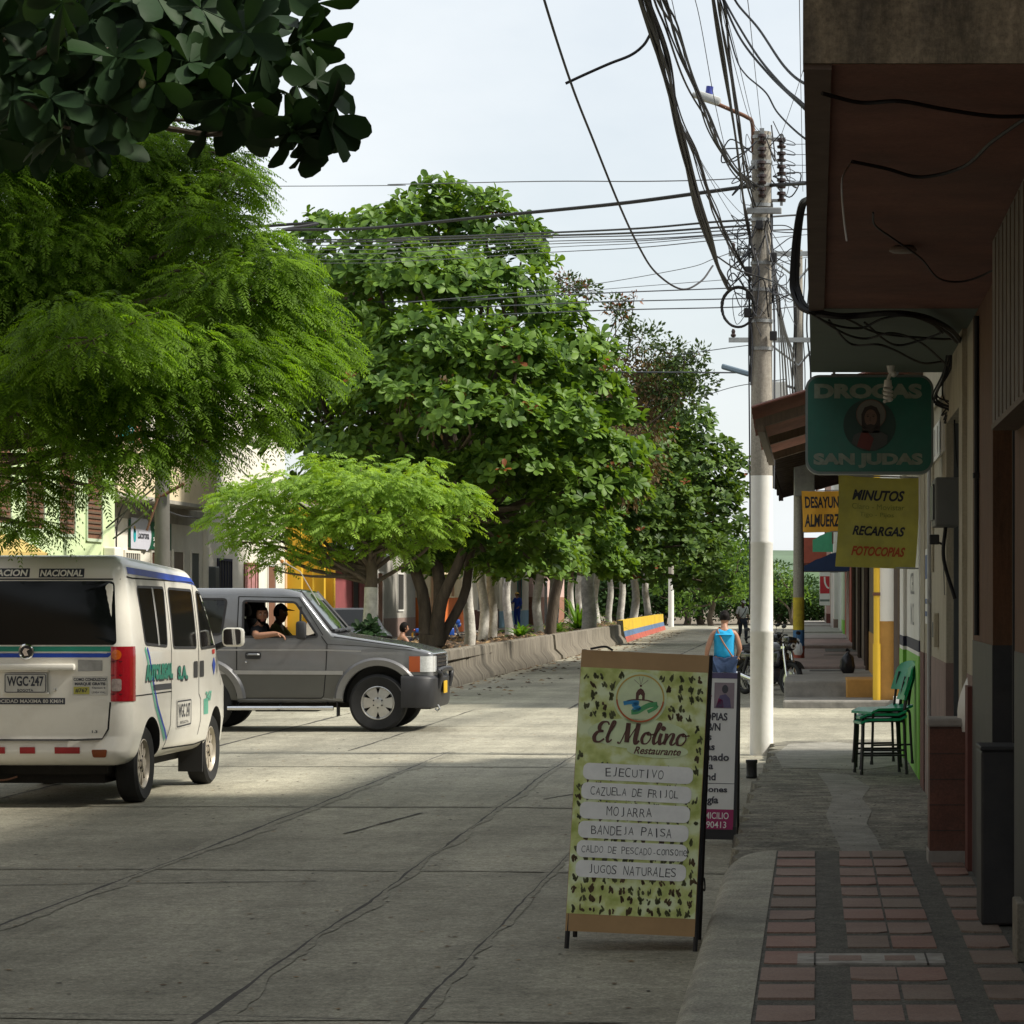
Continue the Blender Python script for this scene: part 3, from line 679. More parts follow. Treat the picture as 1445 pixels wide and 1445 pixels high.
# ================================================================ RIGHT SIDE beyond the cross street
M_ochre = mat('ochre_paint', (.45,.24,.06), .8, .15, 4, dirt=.4, dscale=3, dirtcol=(.25,.14,.05))
M_yel = mat('yellow_paint', (.72,.45,.03), .6, .1, 5, dirt=.25, dscale=5, dirtcol=(.25,.15,.05))
M_tin = mat('rusty_corrugated_iron', (.2,.085,.06), .75, .3, 3, dirt=.6, dscale=4, dirtcol=(.09,.045,.035))
M_raft = mat('old_rafter_wood', (.07,.05,.038), .9, .3, 6)
e1 = thing('eave_house', 'long old house with a low rusty eave and a white and ochre end wall', 'building', (.95,62,0)); E1=(.95,62,0)
mb = MB()
mb.box(1.0,8,46.5,46.8,1.35,4.6,0); mb.box(.997,8,46.497,46.8,0,1.35,1)
mb.box(1.0,1.3,46.8,80,.0,4.5,2); mb.box(7.7,8,46.8,80,0,4.6,0); mb.box(1.3,7.7,79.7,80,0,4.5,0); mb.box(2.6,8.2,47.2,80.3,5.3,10.4,0); mb.box(2.5,8.3,47.1,80.4,10.4,10.5,2); mb.box(.994,1.0,47,58,.3,1.1,3)  # hidden set-back upper block added to throw shade on the far road
at(mb,'wall',[M_white, M_ochre, mat('dark_tile_front',(.07,.055,.045),.5,.2,3), M_ochre],e1,E1)
mb = MB(); mb.box(1.29,1.98,46.42,46.5,.42,3.0,0)
for k in range(6): mb.box(1.32+k*.11,1.335+k*.11,46.405,46.42,.45,2.95,1)
mb.box(1.23,1.29,46.4,46.5,.3,3.06,1); mb.box(1.98,2.04,46.4,46.5,.3,3.06,1); mb.box(1.23,2.04,46.4,46.5,3.06,3.12,1); d=at(mb,'door',[M_woodd, mat('dark_frame',(.06,.045,.035),.7)],e1,E1)
mb = MB(); mb.box(1.22,2.1,46.15,46.45,.0,.18,0); at(mb,'door_step',[M_white],e1,E1)
mb = MB(); mb.cyl((.965,46.46,.1),(.965,46.46,4.3),.05,.05,0,12); mb.cyl((.965,46.45,.1),(.965,46.45,1.0),.062,.062,0,12)
for z in (1.75,2.2,2.9): mb.box(.9,1.02,46.4,46.5,z,z+.05,1)
at(mb,'downpipe',[M_yel, M_rust],e1,E1,50)
# corrugated eave, real waves running down the slope
mb = MB(); v=[]; nx=26; ny=420
for j in range(ny+1):
    y = 46.0+34*j/ny; wv = .035*math.sin(j*2*PI/ (ny/34/ .19 *1.0) ) if False else .032*math.sin(2*PI*(y-46)/.26)
    for i,(x,z) in enumerate(((-.93,4.58),(-.3,4.73),(.4,4.9),(1.2,5.1),(3.5,5.7))):
        v.append((x+.02*math.sin(y*3.1)*(i==0), y, z+wv))
fs=[(j*5+i,j*5+i+1,(j+1)*5+i+1,(j+1)*5+i) for j in range(ny) for i in range(4)]
mb.add(v,fs,0); mb.add([(x,y,z-.012) for x,y,z in v],fs,0); k=len(v)
mb.f += [(j*5,(j+1)*5,k+(j+1)*5,k+j*5) for j in range(ny)]; mb.m += [0]*ny
mb.f += [(i,i+1,k+i+1,k+i) for i in range(4)]; mb.m += [0]*4
mb.add([(3.5,46,5.7),(3.5,80,5.7),(8.2,80,4.9),(8.2,46,4.9)],[(0,1,2,3)],0)
at(mb,'roof',[M_tin],e1,E1)
mb = MB()
for j in range(36):
    y=46.3+j*.96; mb.add([(-.9,y,4.5),(1.0,y,4.97),(1.0,y,4.87),(-.9,y,4.40),(-.9,y+.07,4.5),(1.0,y+.07,4.97),(1.0,y+.07,4.87),(-.9,y+.07,4.40)],[(0,1,2,3),(4,7,6,5),(0,3,7,4),(1,5,6,2),(3,2,6,7),(0,4,5,1)],0)
mb.box(-.93,-.85,46.1,80,4.33,4.43,0); mb.box(-.5,1.0,46.05,46.12,4.3,4.4,0)
for j in range(24):
    y=47+j*1.35; mb.box(-.92,-.9,y,y+.9,4.2+.05*(j%3),4.36,0)
at(mb,'rafters',[M_raft],e1,E1)
for y,w_ in ((55.0,1.5),(64,1.2),(73,1.4)):
    mb = MB(); mb.box(.96,1.0,y,y+w_,.35,2.7,0); mb.box(.93,.97,y-.08,y,.35,2.8,1); mb.box(.93,.97,y+w_,y+w_+.08,.35,2.8,1); at(mb,'door',[M_int,M_raft],e1,E1)
mb = MB(); mb.bbox(.5,.985,47.7,49.2,.1,.41,.02,0); t=mb.build('kerb_block',[M_ochre],loc=(.75,48.4,.12)); tag(t,'ochre painted kerb block at the foot of the dark shop front by the yellow downpipe','kerb block')

# further houses, each a thing
def house(name,label,y0,y1,h,x,wm,bm_,bz=1.0,doors=(),roof=None,dm=None,eave=.5,winds=()):
    b=thing(name,label,'building',(x,(y0+y1)/2,0)); L_=(x,(y0+y1)/2,0)
    mb=MB(); mb.box(x,x+7,y0,y1,bz,h,0); mb.box(x-.004,x+7,y0+.003,y1-.003,0,bz,1); mb.box(x-.06,x+7.1,y0+.004,y1-.004,h,h+.12,2); at(mb,'wall',[wm,bm_,M_roofc],b,L_)
    for y,w_ in doors:
        mb=MB(); mb.box(x-.03,x+.02,y,y+w_,.4,2.7,0); mb.box(x-.06,x+.01,y-.1,y,.4,2.8,1); mb.box(x-.06,x+.01,y+w_,y+w_+.1,.4,2.8,1); mb.box(x-.06,x+.01,y-.1,y+w_+.1,2.8,2.9,1); at(mb,'door',[dm or M_woodd,M_white],b,L_)
    for y,z,w_,h_ in winds:
        mb=MB(); mb.box(x-.02,x+.02,y,y+w_,z,z+h_,0); mb.box(x-.06,x+.01,y-.06,y,z-.06,z+h_+.06,1); mb.box(x-.06,x+.01,y+w_,y+w_+.06,z-.06,z+h_+.06,1); mb.box(x-.06,x+.01,y,y+w_,z-.06,z,1); mb.box(x-.06,x+.01,y,y+w_,z+h_,z+h_+.06,1); at(mb,'window',[M_int,M_woodd],b,L_)
    if roof:
        mb=MB(); mb.add([(x-eave,y0,h-.1),(x-eave,y1,h-.1),(x+3.5,y1,h+1.1),(x+3.5,y0,h+1.1),(x-eave,y0,h-.2),(x-eave,y1,h-.2),(x+3.5,y1,h+1.0),(x+3.5,y0,h+1.0)],[(0,1,2,3),(4,7,6,5),(0,4,5,1),(0,3,7,4),(1,5,6,2),(3,2,6,7)],0)
        mb.add([(x+7.5,y0,h-.1),(x+7.5,y1,h-.1),(x+3.5,y1,h+1.1),(x+3.5,y0,h+1.1)],[(0,1,2,3)],0); at(mb,'roof',[roof],b,L_)
    return b
M_brred=mat('brick_red_paint',(.3,.075,.045),.8,.12,3,dirt=.3,dscale=2)
M_pink=mat('pale_pink_paint',(.55,.38,.33),.8,.1,3,dirt=.2)
M_palegreen=mat('pale_green_paint',(.5,.6,.42),.85,.08,3,dirt=.3,dscale=1.3,dirtcol=(.38,.42,.3))
M_tileroof=mat('clay_tile_roof',(.2,.09,.055),.9,.35,3,bump=.4)
house('red_house','brick red house front with pale edge beyond the eaved house',80.5,97,7.6,.98,M_brred,M_brred,1.0,((86,1.3),),M_tileroof,M_int)  # unseen top raised so the house shades the road
house('pale_green_house','pale green house beyond the red one, its unseen top raised to shade the road',97.3,116,7.6,.93,M_palegreen,M_green,1.0,((104,1.3),(110,1.2)),None,M_gdoor)  # extra height out of view, there to shade the road
house('white_house','white two storey house further down the right pavement',116.3,140,8.2,.75,M_white,M_mauve,.9,((121,1.4),(130,1.4)),None,M_gdoor,winds=((120,4,1.6,1.3),(128,4,1.6,1.3)))
pk=house('pink_house','pale pink two storey house with a red brown balcony far down the right side',140.4,168,8.0,.55,M_pink,M_maroon,1.0,((146,1.4),),M_tileroof,winds=((143,4.4,2,1.6),(150,4.4,2,1.6)))
mb=MB(); mb.box(-.6,.55,141,152,3.4,3.6,0); mb.box(-.6,-.5,141,152,3.6,4.6,0); mb.box(-.5,.55,141,141.1,3.6,4.6,0); at(mb,'balcony',[M_brred],pk,(.55,154.2,0))
def awning(name,label,y0,y1,x0,x1,z0,z1,m,fr=.16):
    t=thing(name,label,'awning',(x1,(y0+y1)/2,z1)); mb=MB(); n=10; v=[]
    for i in range(n+1):
        u=i/n
        for yy in (y0,y1): v.append((x1+(x0-x1)*u-x1, yy-(y0+y1)/2, (z0-z1)*(u**1.4)+.012*math.sin(i*2)))
    f=[(2*i,2*i+1,2*i+3,2*i+2) for i in range(n)]; k=len(v); mb.add(v,f,0); mb.add([(a,b,c-.02) for a,b,c in v],f,0)
    mb.add([v[2*n],v[2*n+1],(v[2*n+1][0],v[2*n+1][1],v[2*n+1][2]-fr),(v[2*n][0],v[2*n][1],v[2*n][2]-fr)],[(0,1,2,3)],0)
    mb.add([v[2*i] for i in range(n+1)]+[(x0-x1,y0-(y0+y1)/2,z0-z1-fr),(0,y0-(y0+y1)/2,z0-z1-fr)],[tuple(range(n+3))],0)
    mb.build('canopy',[m],t); mb=MB(); mb.tube([(0,y0-(y0+y1)/2+.03,z0-z1-.1),(x0-x1,y0-(y0+y1)/2+.03,z0-z1-.1)],.02); mb.tube([(0,y1-(y0+y1)/2-.03,z0-z1-.1),(x0-x1,y1-(y0+y1)/2-.03,z0-z1-.1)],.02); mb.build('frame',[M_steel],t); return t
awning('blue_awning','dark blue canvas awning over the right pavement, below the yellow banners',84,87,-.38,.98,2.6,3.1,mat('blue_canvas',(.02,.045,.11),.8,.1,4),.12)
awning('green_awning','green topped rounded awning above the red brown balcony',124,129,-.1,.95,4.15,4.6,mat('green_canvas',(.06,.3,.16),.8,.1,4),.5)
# red and white hanging shop sign
t=thing('hanging_sign','red and white hanging shop sign with a white curve, far down the right pavement','sign',(.55,112,2.2))
mb=MB(); mb.bbox(-.38,.02,-.05,.05,-.75,.55,.02,0); mb.build('panel',[M_white],t)
mb=MB(); mb.quad((-.36,-.056,-.3),(0,-.056,-.3),(0,-.056,.35),(-.36,-.056,.35),0); stroke(mb,[(-.19,.33),(-.17,.1),(-.1,-.05),(-.02,-.1)],.06,lambda u,v:(u,-.06,v),1); mb.quad((-.36,-.056,-.6),(0,-.056,-.6),(0,-.056,-.52),(-.36,-.056,-.52),2); mb.build('face',[mat('sign_red',(.5,.03,.04),.5),M_white,M_teal],t)
mb=MB(); mb.tube([(.02,0,.5),(.4,0,.5)],.02); mb.build('bracket',[M_steel],t)
# black refuse bag, white bag tied on the striped pole, wall boxes
def bag(name,label,loc,r,m,seed,cat='bag'):
    bm=bmesh.new(); bmesh.ops.create_uvsphere(bm,u_segments=20,v_segments=14,radius=1); r_=random.Random(seed)
    for v in bm.verts:
        z=v.co.z; k=1+.12*math.sin(v.co.x*7+seed)*math.cos(v.co.y*6)+.06*r_.uniform(-1,1)
        if z>.6: k*=1-(z-.6)*1.4
        v.co=Vector((v.co.x*r[0]*k*(1.1 if z<0 else 1),v.co.y*r[1]*k,max(z,-.75)*r[2]*(1+.05*r_.uniform(-1,1))+r[2]*.75))
    mb=MB(); mb.addbm(bm,0); mb.tube([(0,0,r[2]*1.6),(.03,0,r[2]*1.85),(-.02,.02,r[2]*1.95)],[r[0]*.25,r[0]*.12,r[0]*.3],0)
    o=mb.build(name,[m],smooth=30); o.location=loc; return tag(o,label,cat)
bag('refuse_bag','full black refuse bag standing against the red wall on the right pavement',(.58,52.8,.38),(.125,.125,.215),mat('black_polythene',(.015,.015,.018),.35,.2,8),3)
bag('plastic_bag','white plastic bag hanging on the striped pole',(-.36,63.6,.5),(.1,.06,.17),mat('white_polythene',(.6,.6,.6),.4,.1,8),5)
for y,z,lab in ((58,2.9,'grey wall box above the dark shop front beside the blue awning'),):
    mb=MB(); mb.bbox(.75,.99,y,y+.5,z,z+.35,.02,0); mb.box(.8,.99,y-.03,y+.53,z-.15,z-.1,1); t=mb.build('wall_box',[M_white,M_steel],loc=(.9,y,z)); tag(t,lab,'box')
# ================================================================ SIGNS
M_brownp = mat('brown_cardboard', (.42,.265,.125), .7, .1, 5)
M_sheet = mat('white_vinyl', (.8,.8,.77), .55, .03, 6)
M_pen = mat('marker_ink', (.05,.05,.055), .7, .1, 6)
# --- restaurant A-frame menu board
t = thing('menu_board', 'tall leaning A-frame menu board with a green bamboo print and handwritten dishes', 'menu board', (-.897,14.35,0), rot=(0,R(2.7),0))
W_, HB, Z0 = .625, 1.37, .085
lean = R(9)
def eb(d):    # board face frame: u right, v up the board
    return lambda u, v: (u, v*math.sin(lean)-d*math.cos(lean), Z0+v*math.cos(lean)+(-d)*-math.sin(lean)*0)
def fn_(d): 
    g = eb(d); return lambda u, v: g(u, v)
mbp = MB(); g0 = eb(0); gb = eb(-.012)
c = [(-W_/2,0),(W_/2,0),(W_/2,HB),(-W_/2,HB)]
mbp.add([g0(*p) for p in c]+[gb(*p) for p in c], [(0,1,2,3),(7,6,5,4),(0,4,5,1),(1,5,6,2),(2,6,7,3),(3,7,4,0)], 0)
panel = mbp.build('panel', [M_brownp], t)
# printed poster: mottled green, brush marks, logo, lettering
mp_ = bpy.data.materials.new('bamboo_print'); mp_.use_nodes = True
nt = mp_.node_tree; b = nt.nodes['Principled BSDF']; b.inputs['Roughness'].default_value = .5
tc = _n(nt,'ShaderNodeTexCoord'); n1 = _n(nt,'ShaderNodeTexNoise'); n1.inputs['Scale'].default_value = 11; n1.inputs['Detail'].default_value = 5
nt.links.new(tc.outputs['Object'], n1.inputs['Vector']); cr = _n(nt,'ShaderNodeValToRGB'); cr.color_ramp.elements[0].position=.32; cr.color_ramp.elements[0].color=(.36,.43,.08,1); cr.color_ramp.elements[1].position=.62; cr.color_ramp.elements[1].color=(.74,.82,.5,1); e=cr.color_ramp.elements.new(.48); e.color=(.58,.64,.22,1)
nb=_n(nt,'ShaderNodeTexNoise'); nb.inputs['Scale'].default_value=5; nb.inputs['Detail'].default_value=3; nt.links.new(tc.outputs['Object'],nb.inputs['Vector']); bp_=_n(nt,'ShaderNodeBump'); bp_.inputs['Strength'].default_value=.5; bp_.inputs['Distance'].default_value=.03; nt.links.new(nb.outputs['Fac'],bp_.inputs['Height']); nt.links.new(bp_.outputs[0],b.inputs['Normal']); nt.links.new(n1.outputs['Fac'], cr.inputs[0]); nt.links.new(cr.outputs[0], b.inputs['Base Color'])
M_mark = mat('olive_brush_mark', (.085,.09,.03), .6, .5, 20); M_mark2 = mat('brown_brush_mark', (.09,.055,.02), .6, .4, 20)
M_halo = mat('pale_green_print', (.66,.76,.46), .55, .12, 9); M_brown = mat('brown_print', (.1,.035,.02), .5, .05, 5)
mb = MB(); f1 = eb(.0015); f2 = eb(.003); f3 = eb(.0045); f4 = eb(.006); f5 = eb(.0075)
def rect(fn, u0, u1, v0, v1, mi): mb.add([fn(u0,v0),fn(u1,v0),fn(u1,v1),fn(u0,v1)], [(0,1,2,3)], mi)
VT = HB-.085; VB = .085
n_ = 12
rect(f1, -W_/2+.002, W_/2-.002, VB, VT, 0)
rr = random.Random(21); v = VB+.025; row = 0
LAB = [HB-(x-.012) for x in (.605,.70,.795,.888,.982,1.078)]
while v < VT-.02:
    k = 13; xo = rr.uniform(-.02,.02)
    for i in range(k):
        u = -W_/2+.03+i*(W_-.06)/(k-1)+xo*.5+rr.uniform(-.008,.008)
        if abs(u) > W_/2-.02 or rr.random() < .12: continue
        if (u+.013)**2+(v-(HB-.226))**2 < .135**2 or (abs(u)<.25 and HB-.52 < v < HB-.33): continue
        m_ = 1 if rr.random() < .7 else 2
        for q in range(rr.choice((3,4,5,6))):
            uu = u+rr.uniform(-.011,.011); vv = v+rr.uniform(-.012,.012); w2 = rr.uniform(.003,.0075); h2 = rr.uniform(.006,.02); a = rr.uniform(-.5,.7)
            mb.add([f2(uu+x*math.cos(a)-y*math.sin(a), vv+x*math.sin(a)+y*math.cos(a)) for x,y in ((-w2,-h2*.6),(0,-h2),(w2,-h2*.5),(w2*.8,h2*.6),(0,h2),(-w2*.9,h2*.5))], [(0,1,2,3,4,5)], m_)
    v += rr.uniform(.045,.054); row += 1
# pale halo, logo
u0, v0 = -.013, HB-.226
disc(mb,u0,v0,.13,.13,f2,3); 
disc(mb,u0,v0,.118,.118,f3,5,48,.94)
mb.add([f4(u0+.118*math.cos(a),v0+.118*math.sin(a)) for a in np.linspace(PI*1.03,PI*1.97,24)]+[f4(u0+.110*math.cos(a),v0+.110*math.sin(a)) for a in np.linspace(PI*1.03,PI*1.97,24)], [(i,i+1,24+i+1,24+i) for i in range(23)], 6)
def fan(fn, pts, mi): mb.add([fn(*p) for p in pts], [tuple(range(len(pts)))], mi)
fan(f3,[(u0-.022,v0-.005),(u0+.022,v0-.005),(u0+.022,v0+.025),(u0+.013,v0+.042),(u0,v0+.05),(u0-.013,v0+.042),(u0-.022,v0+.025)],4)   # mill house
fan(f4,[(u0-.007,v0-.004),(u0+.009,v0-.004),(u0+.009,v0+.012),(u0+.001,v0+.02),(u0-.007,v0+.012)],3)
disc(mb,u0,v0+.062,.006,.006,f3,4,12)
for a in (40,140,78,102): stroke(mb,[(u0+.008*math.cos(R(a)),v0+.062+.008*math.sin(R(a))),(u0+.045*math.cos(R(a)),v0+.062+.045*math.sin(R(a)))],.0016,f3,4)
stroke(mb,[(u0-.065,v0-.016),(u0-.03,v0-.008),(u0+.03,v0-.008),(u0+.065,v0-.016)],.006,f3,4)
stroke(mb,[(u0-.08,v0-.028),(u0-.05,v0-.022),(u0-.01,v0-.022),(u0-.03,v0-.035),(u0+.0,v0-.05),(u0-.035,v0-.062)],.02,f3,7)
stroke(mb,[(u0+.085,v0-.025),(u0+.05,v0-.03),(u0+.02,v0-.045),(u0-.01,v0-.065),(u0-.04,v0-.07)],.024,f3,8)
stroke(mb,[(u0+.04,v0-.065),(u0+.075,v0-.045),(u0+.085,v0-.03)],.016,f3,8)
# halo behind the brush lettering
fan(f2,[(.245*math.cos(a)-.015,HB-.40+.075*math.sin(a)) for a in np.linspace(0,2*PI,40)[:-1]],3)
fan(f3,[(.15*math.cos(a)+.085,HB-.478+.036*math.sin(a)) for a in np.linspace(0,2*PI,30)[:-1]],3)
SH = .22
def sc(pts, ox, oy, s): return [(ox+(x+y*SH)*s, oy+y*s) for x, y in pts]
def brush(pts, ox, oy, s, wd=.2): stroke(mb, sc(pts,ox,oy,s), wd*s, f4, 4, 8, thin=wd*s*.42)
oy = HB-.447; s_ = .098; x0 = -.235
# E
brush([(.62,.86),(.5,1.0),(.28,.98),(.17,.8),(.22,.6),(.42,.53)],x0,oy,s_); brush([(.42,.53),(.15,.48),(.04,.25),(.14,.03),(.36,.0),(.56,.16)],x0,oy,s_)
# l
brush([(.62,.2),(.86,.75),(.9,1.02),(.79,1.02),(.73,.6),(.7,.2),(.8,.0),(.94,.14)],x0,oy,s_,.17)
x0 += .122
# M
brush([(.0,.02),(.12,-.03),(.2,.2),(.32,.98)],x0,oy,s_,.13); brush([(.3,1.0),(.36,.6),(.46,.03)],x0,oy,s_,.24); brush([(.46,.03),(.62,.5),(.82,1.0)],x0,oy,s_,.12); brush([(.8,1.0),(.82,.6),(.84,.2),(.94,-.02),(1.06,.14)],x0,oy,s_,.23)
x0 += .112
# o l i n o
def lo(x): brush([(.3,.58),(.1,.5),(.02,.25),(.12,.02),(.32,.02),(.44,.26),(.38,.5),(.24,.56),(.3,.45),(.58,.5)],x,oy,s_,.16)
lo(x0); x0 += .052
brush([(.0,.3),(.22,.75),(.26,1.02),(.15,1.02),(.1,.6),(.08,.2),(.18,.0),(.32,.16)],x0,oy,s_,.17); x0 += .031
brush([(.06,.55),(.05,.25),(.14,.0),(.3,.14)],x0,oy,s_,.18); disc(mb,x0+.1*s_+.8*SH*s_,oy+.8*s_,.012,.012,f4,4,14); x0 += .03
brush([(.02,.56),(.04,.3),(.02,.0)],x0,oy,s_,.17); brush([(.04,.1),(.2,.5),(.34,.55),(.38,.4),(.34,.1),(.46,0),(.6,.16)],x0,oy,s_,.17); x0 += .058
lo(x0)
text(mb,'Restaurante',lambda u,v:f4(u+.085,v+HB-.48),.23,.036,4,.02,.35)
# white strips with marker lettering
for i,(s_,w2,h2,bo,cx) in enumerate((('EJECUTIVO',.285,.05,0,-.02),('CAZUELA DE FRIJOL',.43,.046,0,-.015),('MOJARRA',.225,.052,0,-.035),('BANDEJA PAISA',.395,.05,0,-.02),('CALDO DE PESCADO-consome',.515,.04,0,.0),('JUGOS NATURALES',.43,.05,0,-.005))):
    cv = LAB[i]; uo = (-.003,-.006,-.008,-.01,-.012,-.012)[i]
    fan(f3,[(x+uo,y+cv) for x,y in rrect(.535,.082,.03)],9)
    text(mb,s_,lambda u,v,cv=cv,cx=cx:f4(u+cx,v+cv),w2,h2*.86,10,-.012,0,jitter=.09)
mb.build('poster', [mp_, M_mark, M_mark2, M_halo, M_brown, mat('orange_print',(.6,.42,.08),.5), mat('red_print',(.5,.12,.03),.5), mat('blue_print',(.03,.25,.5),.5), mat('green_print',(.08,.35,.12),.5), mat('writable_strip',(.84,.84,.81),.5,.08,14), M_pen], panel)
mb = MB()
for sx in (-1,1):
    x = sx*(W_/2+.006) if sx>0 else -(W_/2-.012)
    top = Vector((x,.005+HB*math.sin(lean),Z0+HB*math.cos(lean))); bot = Vector((x,-.01-.085*math.sin(lean)*1.0,0)); 
    mb.tube([bot+Vector((0,.02,0)),top+Vector((0,.026,.0))],.013,0,6)
    mb.tube([Vector((x,.50,0)),top+Vector((0,.03,.0))],.013,0,6)
mb.tube([(-W_/2,.02+.3*math.sin(lean),Z0+.3),(W_/2,.02+.3*math.sin(lean),Z0+.3)],.01,0,6); mb.tube([(-W_/2,.45,.1),(W_/2,.45,.1)],.012,0,6)
mb.build('frame', [M_blackpl], t)
mb = MB(); mb.add([(-W_/2+.01,.47,.1),(W_/2-.01,.47,.1),(W_/2-.01,.26,1.37),(-W_/2+.01,.26,1.37)],[(0,1,2,3)],0); mb.add([(-W_/2+.01,.48,.1),(W_/2-.01,.48,.1),(W_/2-.01,.27,1.37),(-W_/2+.01,.27,1.37)],[(0,1,2,3)],0); mb.build('back_panel', [M_brownp], t)
mb = MB(); mb.tube(catmull([(W_/2+.015,.1,.33),(W_/2+.03,.1,.36),(W_/2+.035,.12,.3),(W_/2+.02,.14,.31)]),.004,0,5); mb.tube(catmull([(-.16,HB*math.sin(lean)-.0,Z0+HB*math.cos(lean)+.004),(-.2,HB*math.sin(lean),Z0+HB*math.cos(lean)+.02),(-.27,HB*math.sin(lean),Z0+HB*math.cos(lean)+.006)]),.006,0,6); mb.build('tie', [M_wire], t)

# --- photocopy shop board
t = thing('advert_board', 'white pavement board with a magenta foot, half hidden behind the bamboo menu board', 'sign board', (-.87,20.72,0), rot=(0,R(1.2),R(-2)))
W2, H2, Z2 = .6, 1.12, .075; le = R(7)
def e2(d): return lambda u, v: (u, v*math.sin(le)-d, Z2+v*math.cos(le))
mb = MB(); a0 = e2(0); a1 = e2(-.012); c=[(-W2/2,0),(W2/2,0),(W2/2,H2),(-W2/2,H2)]
mb.add([a0(*p) for p in c]+[a1(*p) for p in c],[(0,1,2,3),(7,6,5,4),(0,4,5,1),(1,5,6,2),(2,6,7,3),(3,7,4,0)],0)
pn = mb.build('panel',[M_sheet],t)
M_mag = mat('magenta_print',(.36,.02,.12),.5,.05,5); M_txt = mat('dark_grey_print',(.06,.06,.075),.5,.05,5); M_purp = mat('purple_print',(.12,.1,.2),.5)
mb = MB(); g1=e2(.002); g2=e2(.004)
def rect2(fn,u0,u1,v0,v1,mi): mb.add([fn(u0,v0),fn(u1,v0),fn(u1,v1),fn(u0,v1)],[(0,1,2,3)],mi)
rect2(g1,-W2/2,W2/2,H2-.04,H2,2); rect2(g1,-W2/2,W2/2,.015,.164,0); rect2(g1,-W2/2,W2/2,.342,.346,1)
rect2(g1,W2/2-.16,W2/2-.02,H2-.25,H2-.07,4)
fan2=lambda fn,pts,mi: mb.add([fn(*p) for p in pts],[tuple(range(len(pts)))],mi)
fan2(g2,[(W2/2-.15,H2-.245),(W2/2-.04,H2-.245),(W2/2-.05,H2-.18),(W2/2-.08,H2-.15),(W2/2-.12,H2-.16)],2); disc(mb,W2/2-.085,H2-.115,.022,.03,g2,1,16)
fan2(g2,[(W2/2-.145,H2-.245),(W2/2-.09,H2-.245),(W2/2-.1,H2-.19),(W2/2-.13,H2-.18)],0)
text(mb,'Libert',lambda u,v:g2(u+W2/2-.26,v+H2-.17),.17,.05,0,.02,.3)
for s_, w2, h2, ua, vv in (('FOTOCOPIAS',.36,.054,.063,.309),('COLOR B/N',.31,.054,.11,.381),('Fotos',.15,.05,.17,.451),('Tareas',.19,.05,.146,.52),('Laminado',.29,.052,.044,.592),('Caligrafía',.26,.066,.153,.661),('Sound',.17,.052,.133,.73),('Impresiones',.34,.052,.05,.823),('Tecnología',.31,.066,.11,.898)):
    text(mb,s_,lambda u,v,ua=ua,w2=w2,vv=vv:g2(W2/2-ua-w2/2+u,v+H2-vv),w2,h2,1,.03)
text(mb,'DOMICILIO',lambda u,v:g2(W2/2-.035-.1225+u,v+H2-1.0),.245,.046,3,.01); text(mb,'3690413',lambda u,v:g2(W2/2-.05-.098+u,v+H2-1.063),.196,.046,3,.01)
mb.build('poster',[M_mag,M_txt,M_purp,M_sheet,mat('mauve_print',(.3,.24,.27),.5)],pn)
mb = MB()
for sx in (-1,1):
    x=sx*(W2/2+.008); mb.box(x-.012,x+.012,-.015,.012,0,.12,0); mb.add([(x-.01,-.01,.1),(x+.01,-.01,.1),(x+.01,H2*math.sin(le)-.005,Z2+H2),(x-.01,H2*math.sin(le)-.005,Z2+H2),(x-.01,.02,.1),(x+.01,.02,.1),(x+.01,H2*math.sin(le)+.02,Z2+H2),(x-.01,H2*math.sin(le)+.02,Z2+H2)],[(0,1,2,3),(7,6,5,4),(0,4,5,1),(1,5,6,2),(2,6,7,3),(3,7,4,0)],0)
    mb.tube([(x,.42,0),(x,H2*math.sin(le)+.02,Z2+H2)],.012,0,6)
mb.box(-W2/2,W2/2,-.012,.012,.03,.1,0); mb.build('frame',[M_blackpl],t)

# --- green pharmacy lightbox
t = thing('lightbox_sign', 'green hanging lightbox sign with faded pale lettering and a round portrait', 'sign', (.385,21.0,2.93))
WL, HL = .905, .70
mb = MB(); mb.prism(rrect(WL,HL,.1,8),-.0,.2,'y',0); mb.build('case',[mat('aluminium_rim',(.2,.23,.22),.45,.1,6,metal=.4)],t,35)
M_pgreen = mat('faded_green_acrylic',(.01,.13,.088),.3,.25,1.6,dirt=.5,dscale=2.4,dirtcol=(.045,.13,.10))
M_fade = mat('faded_pale_lettering',(.23,.27,.21),.5,.3,9)
mb = MB(); fl=lambda u,v:(u,-.006,v); fl1=lambda u,v:(u,-.009,v); fl2=lambda u,v:(u,-.012,v); fl3=lambda u,v:(u,-.015,v); fl4=lambda u,v:(u,-.018,v); fl5=lambda u,v:(u,-.021,v)
mb.prism(rrect(WL-.035,HL-.035,.085,8),-.006,0,'y',0)
text(mb,'DROGAS',lambda u,v:fl1(u-.01,v+.235),.76,.105,1,.06); text(mb,'SAN JUDAS',lambda u,v:fl1(u-.01,v-.255),.77,.105,1,.06)
M_p1=mat('portrait_ground',(.025,.06,.05),.5); M_p2=mat('portrait_halo',(.17,.165,.14),.5); M_p3=mat('portrait_skin',(.17,.1,.07),.5); M_p4=mat('portrait_hair',(.03,.02,.015),.5); M_p5=mat('portrait_robe',(.14,.03,.025),.5); M_p6=mat('portrait_cloak',(.07,.075,.07),.5)
disc(mb,0,-.005,.185,.185,fl1,2,48); disc(mb,.01,.07,.105,.105,fl2,3,40); disc(mb,.01,.07,.105,.105,fl3,4,40,.95)
fan3=lambda fn,pts,mi: mb.add([fn(*p) for p in pts],[tuple(range(len(pts)))],mi)
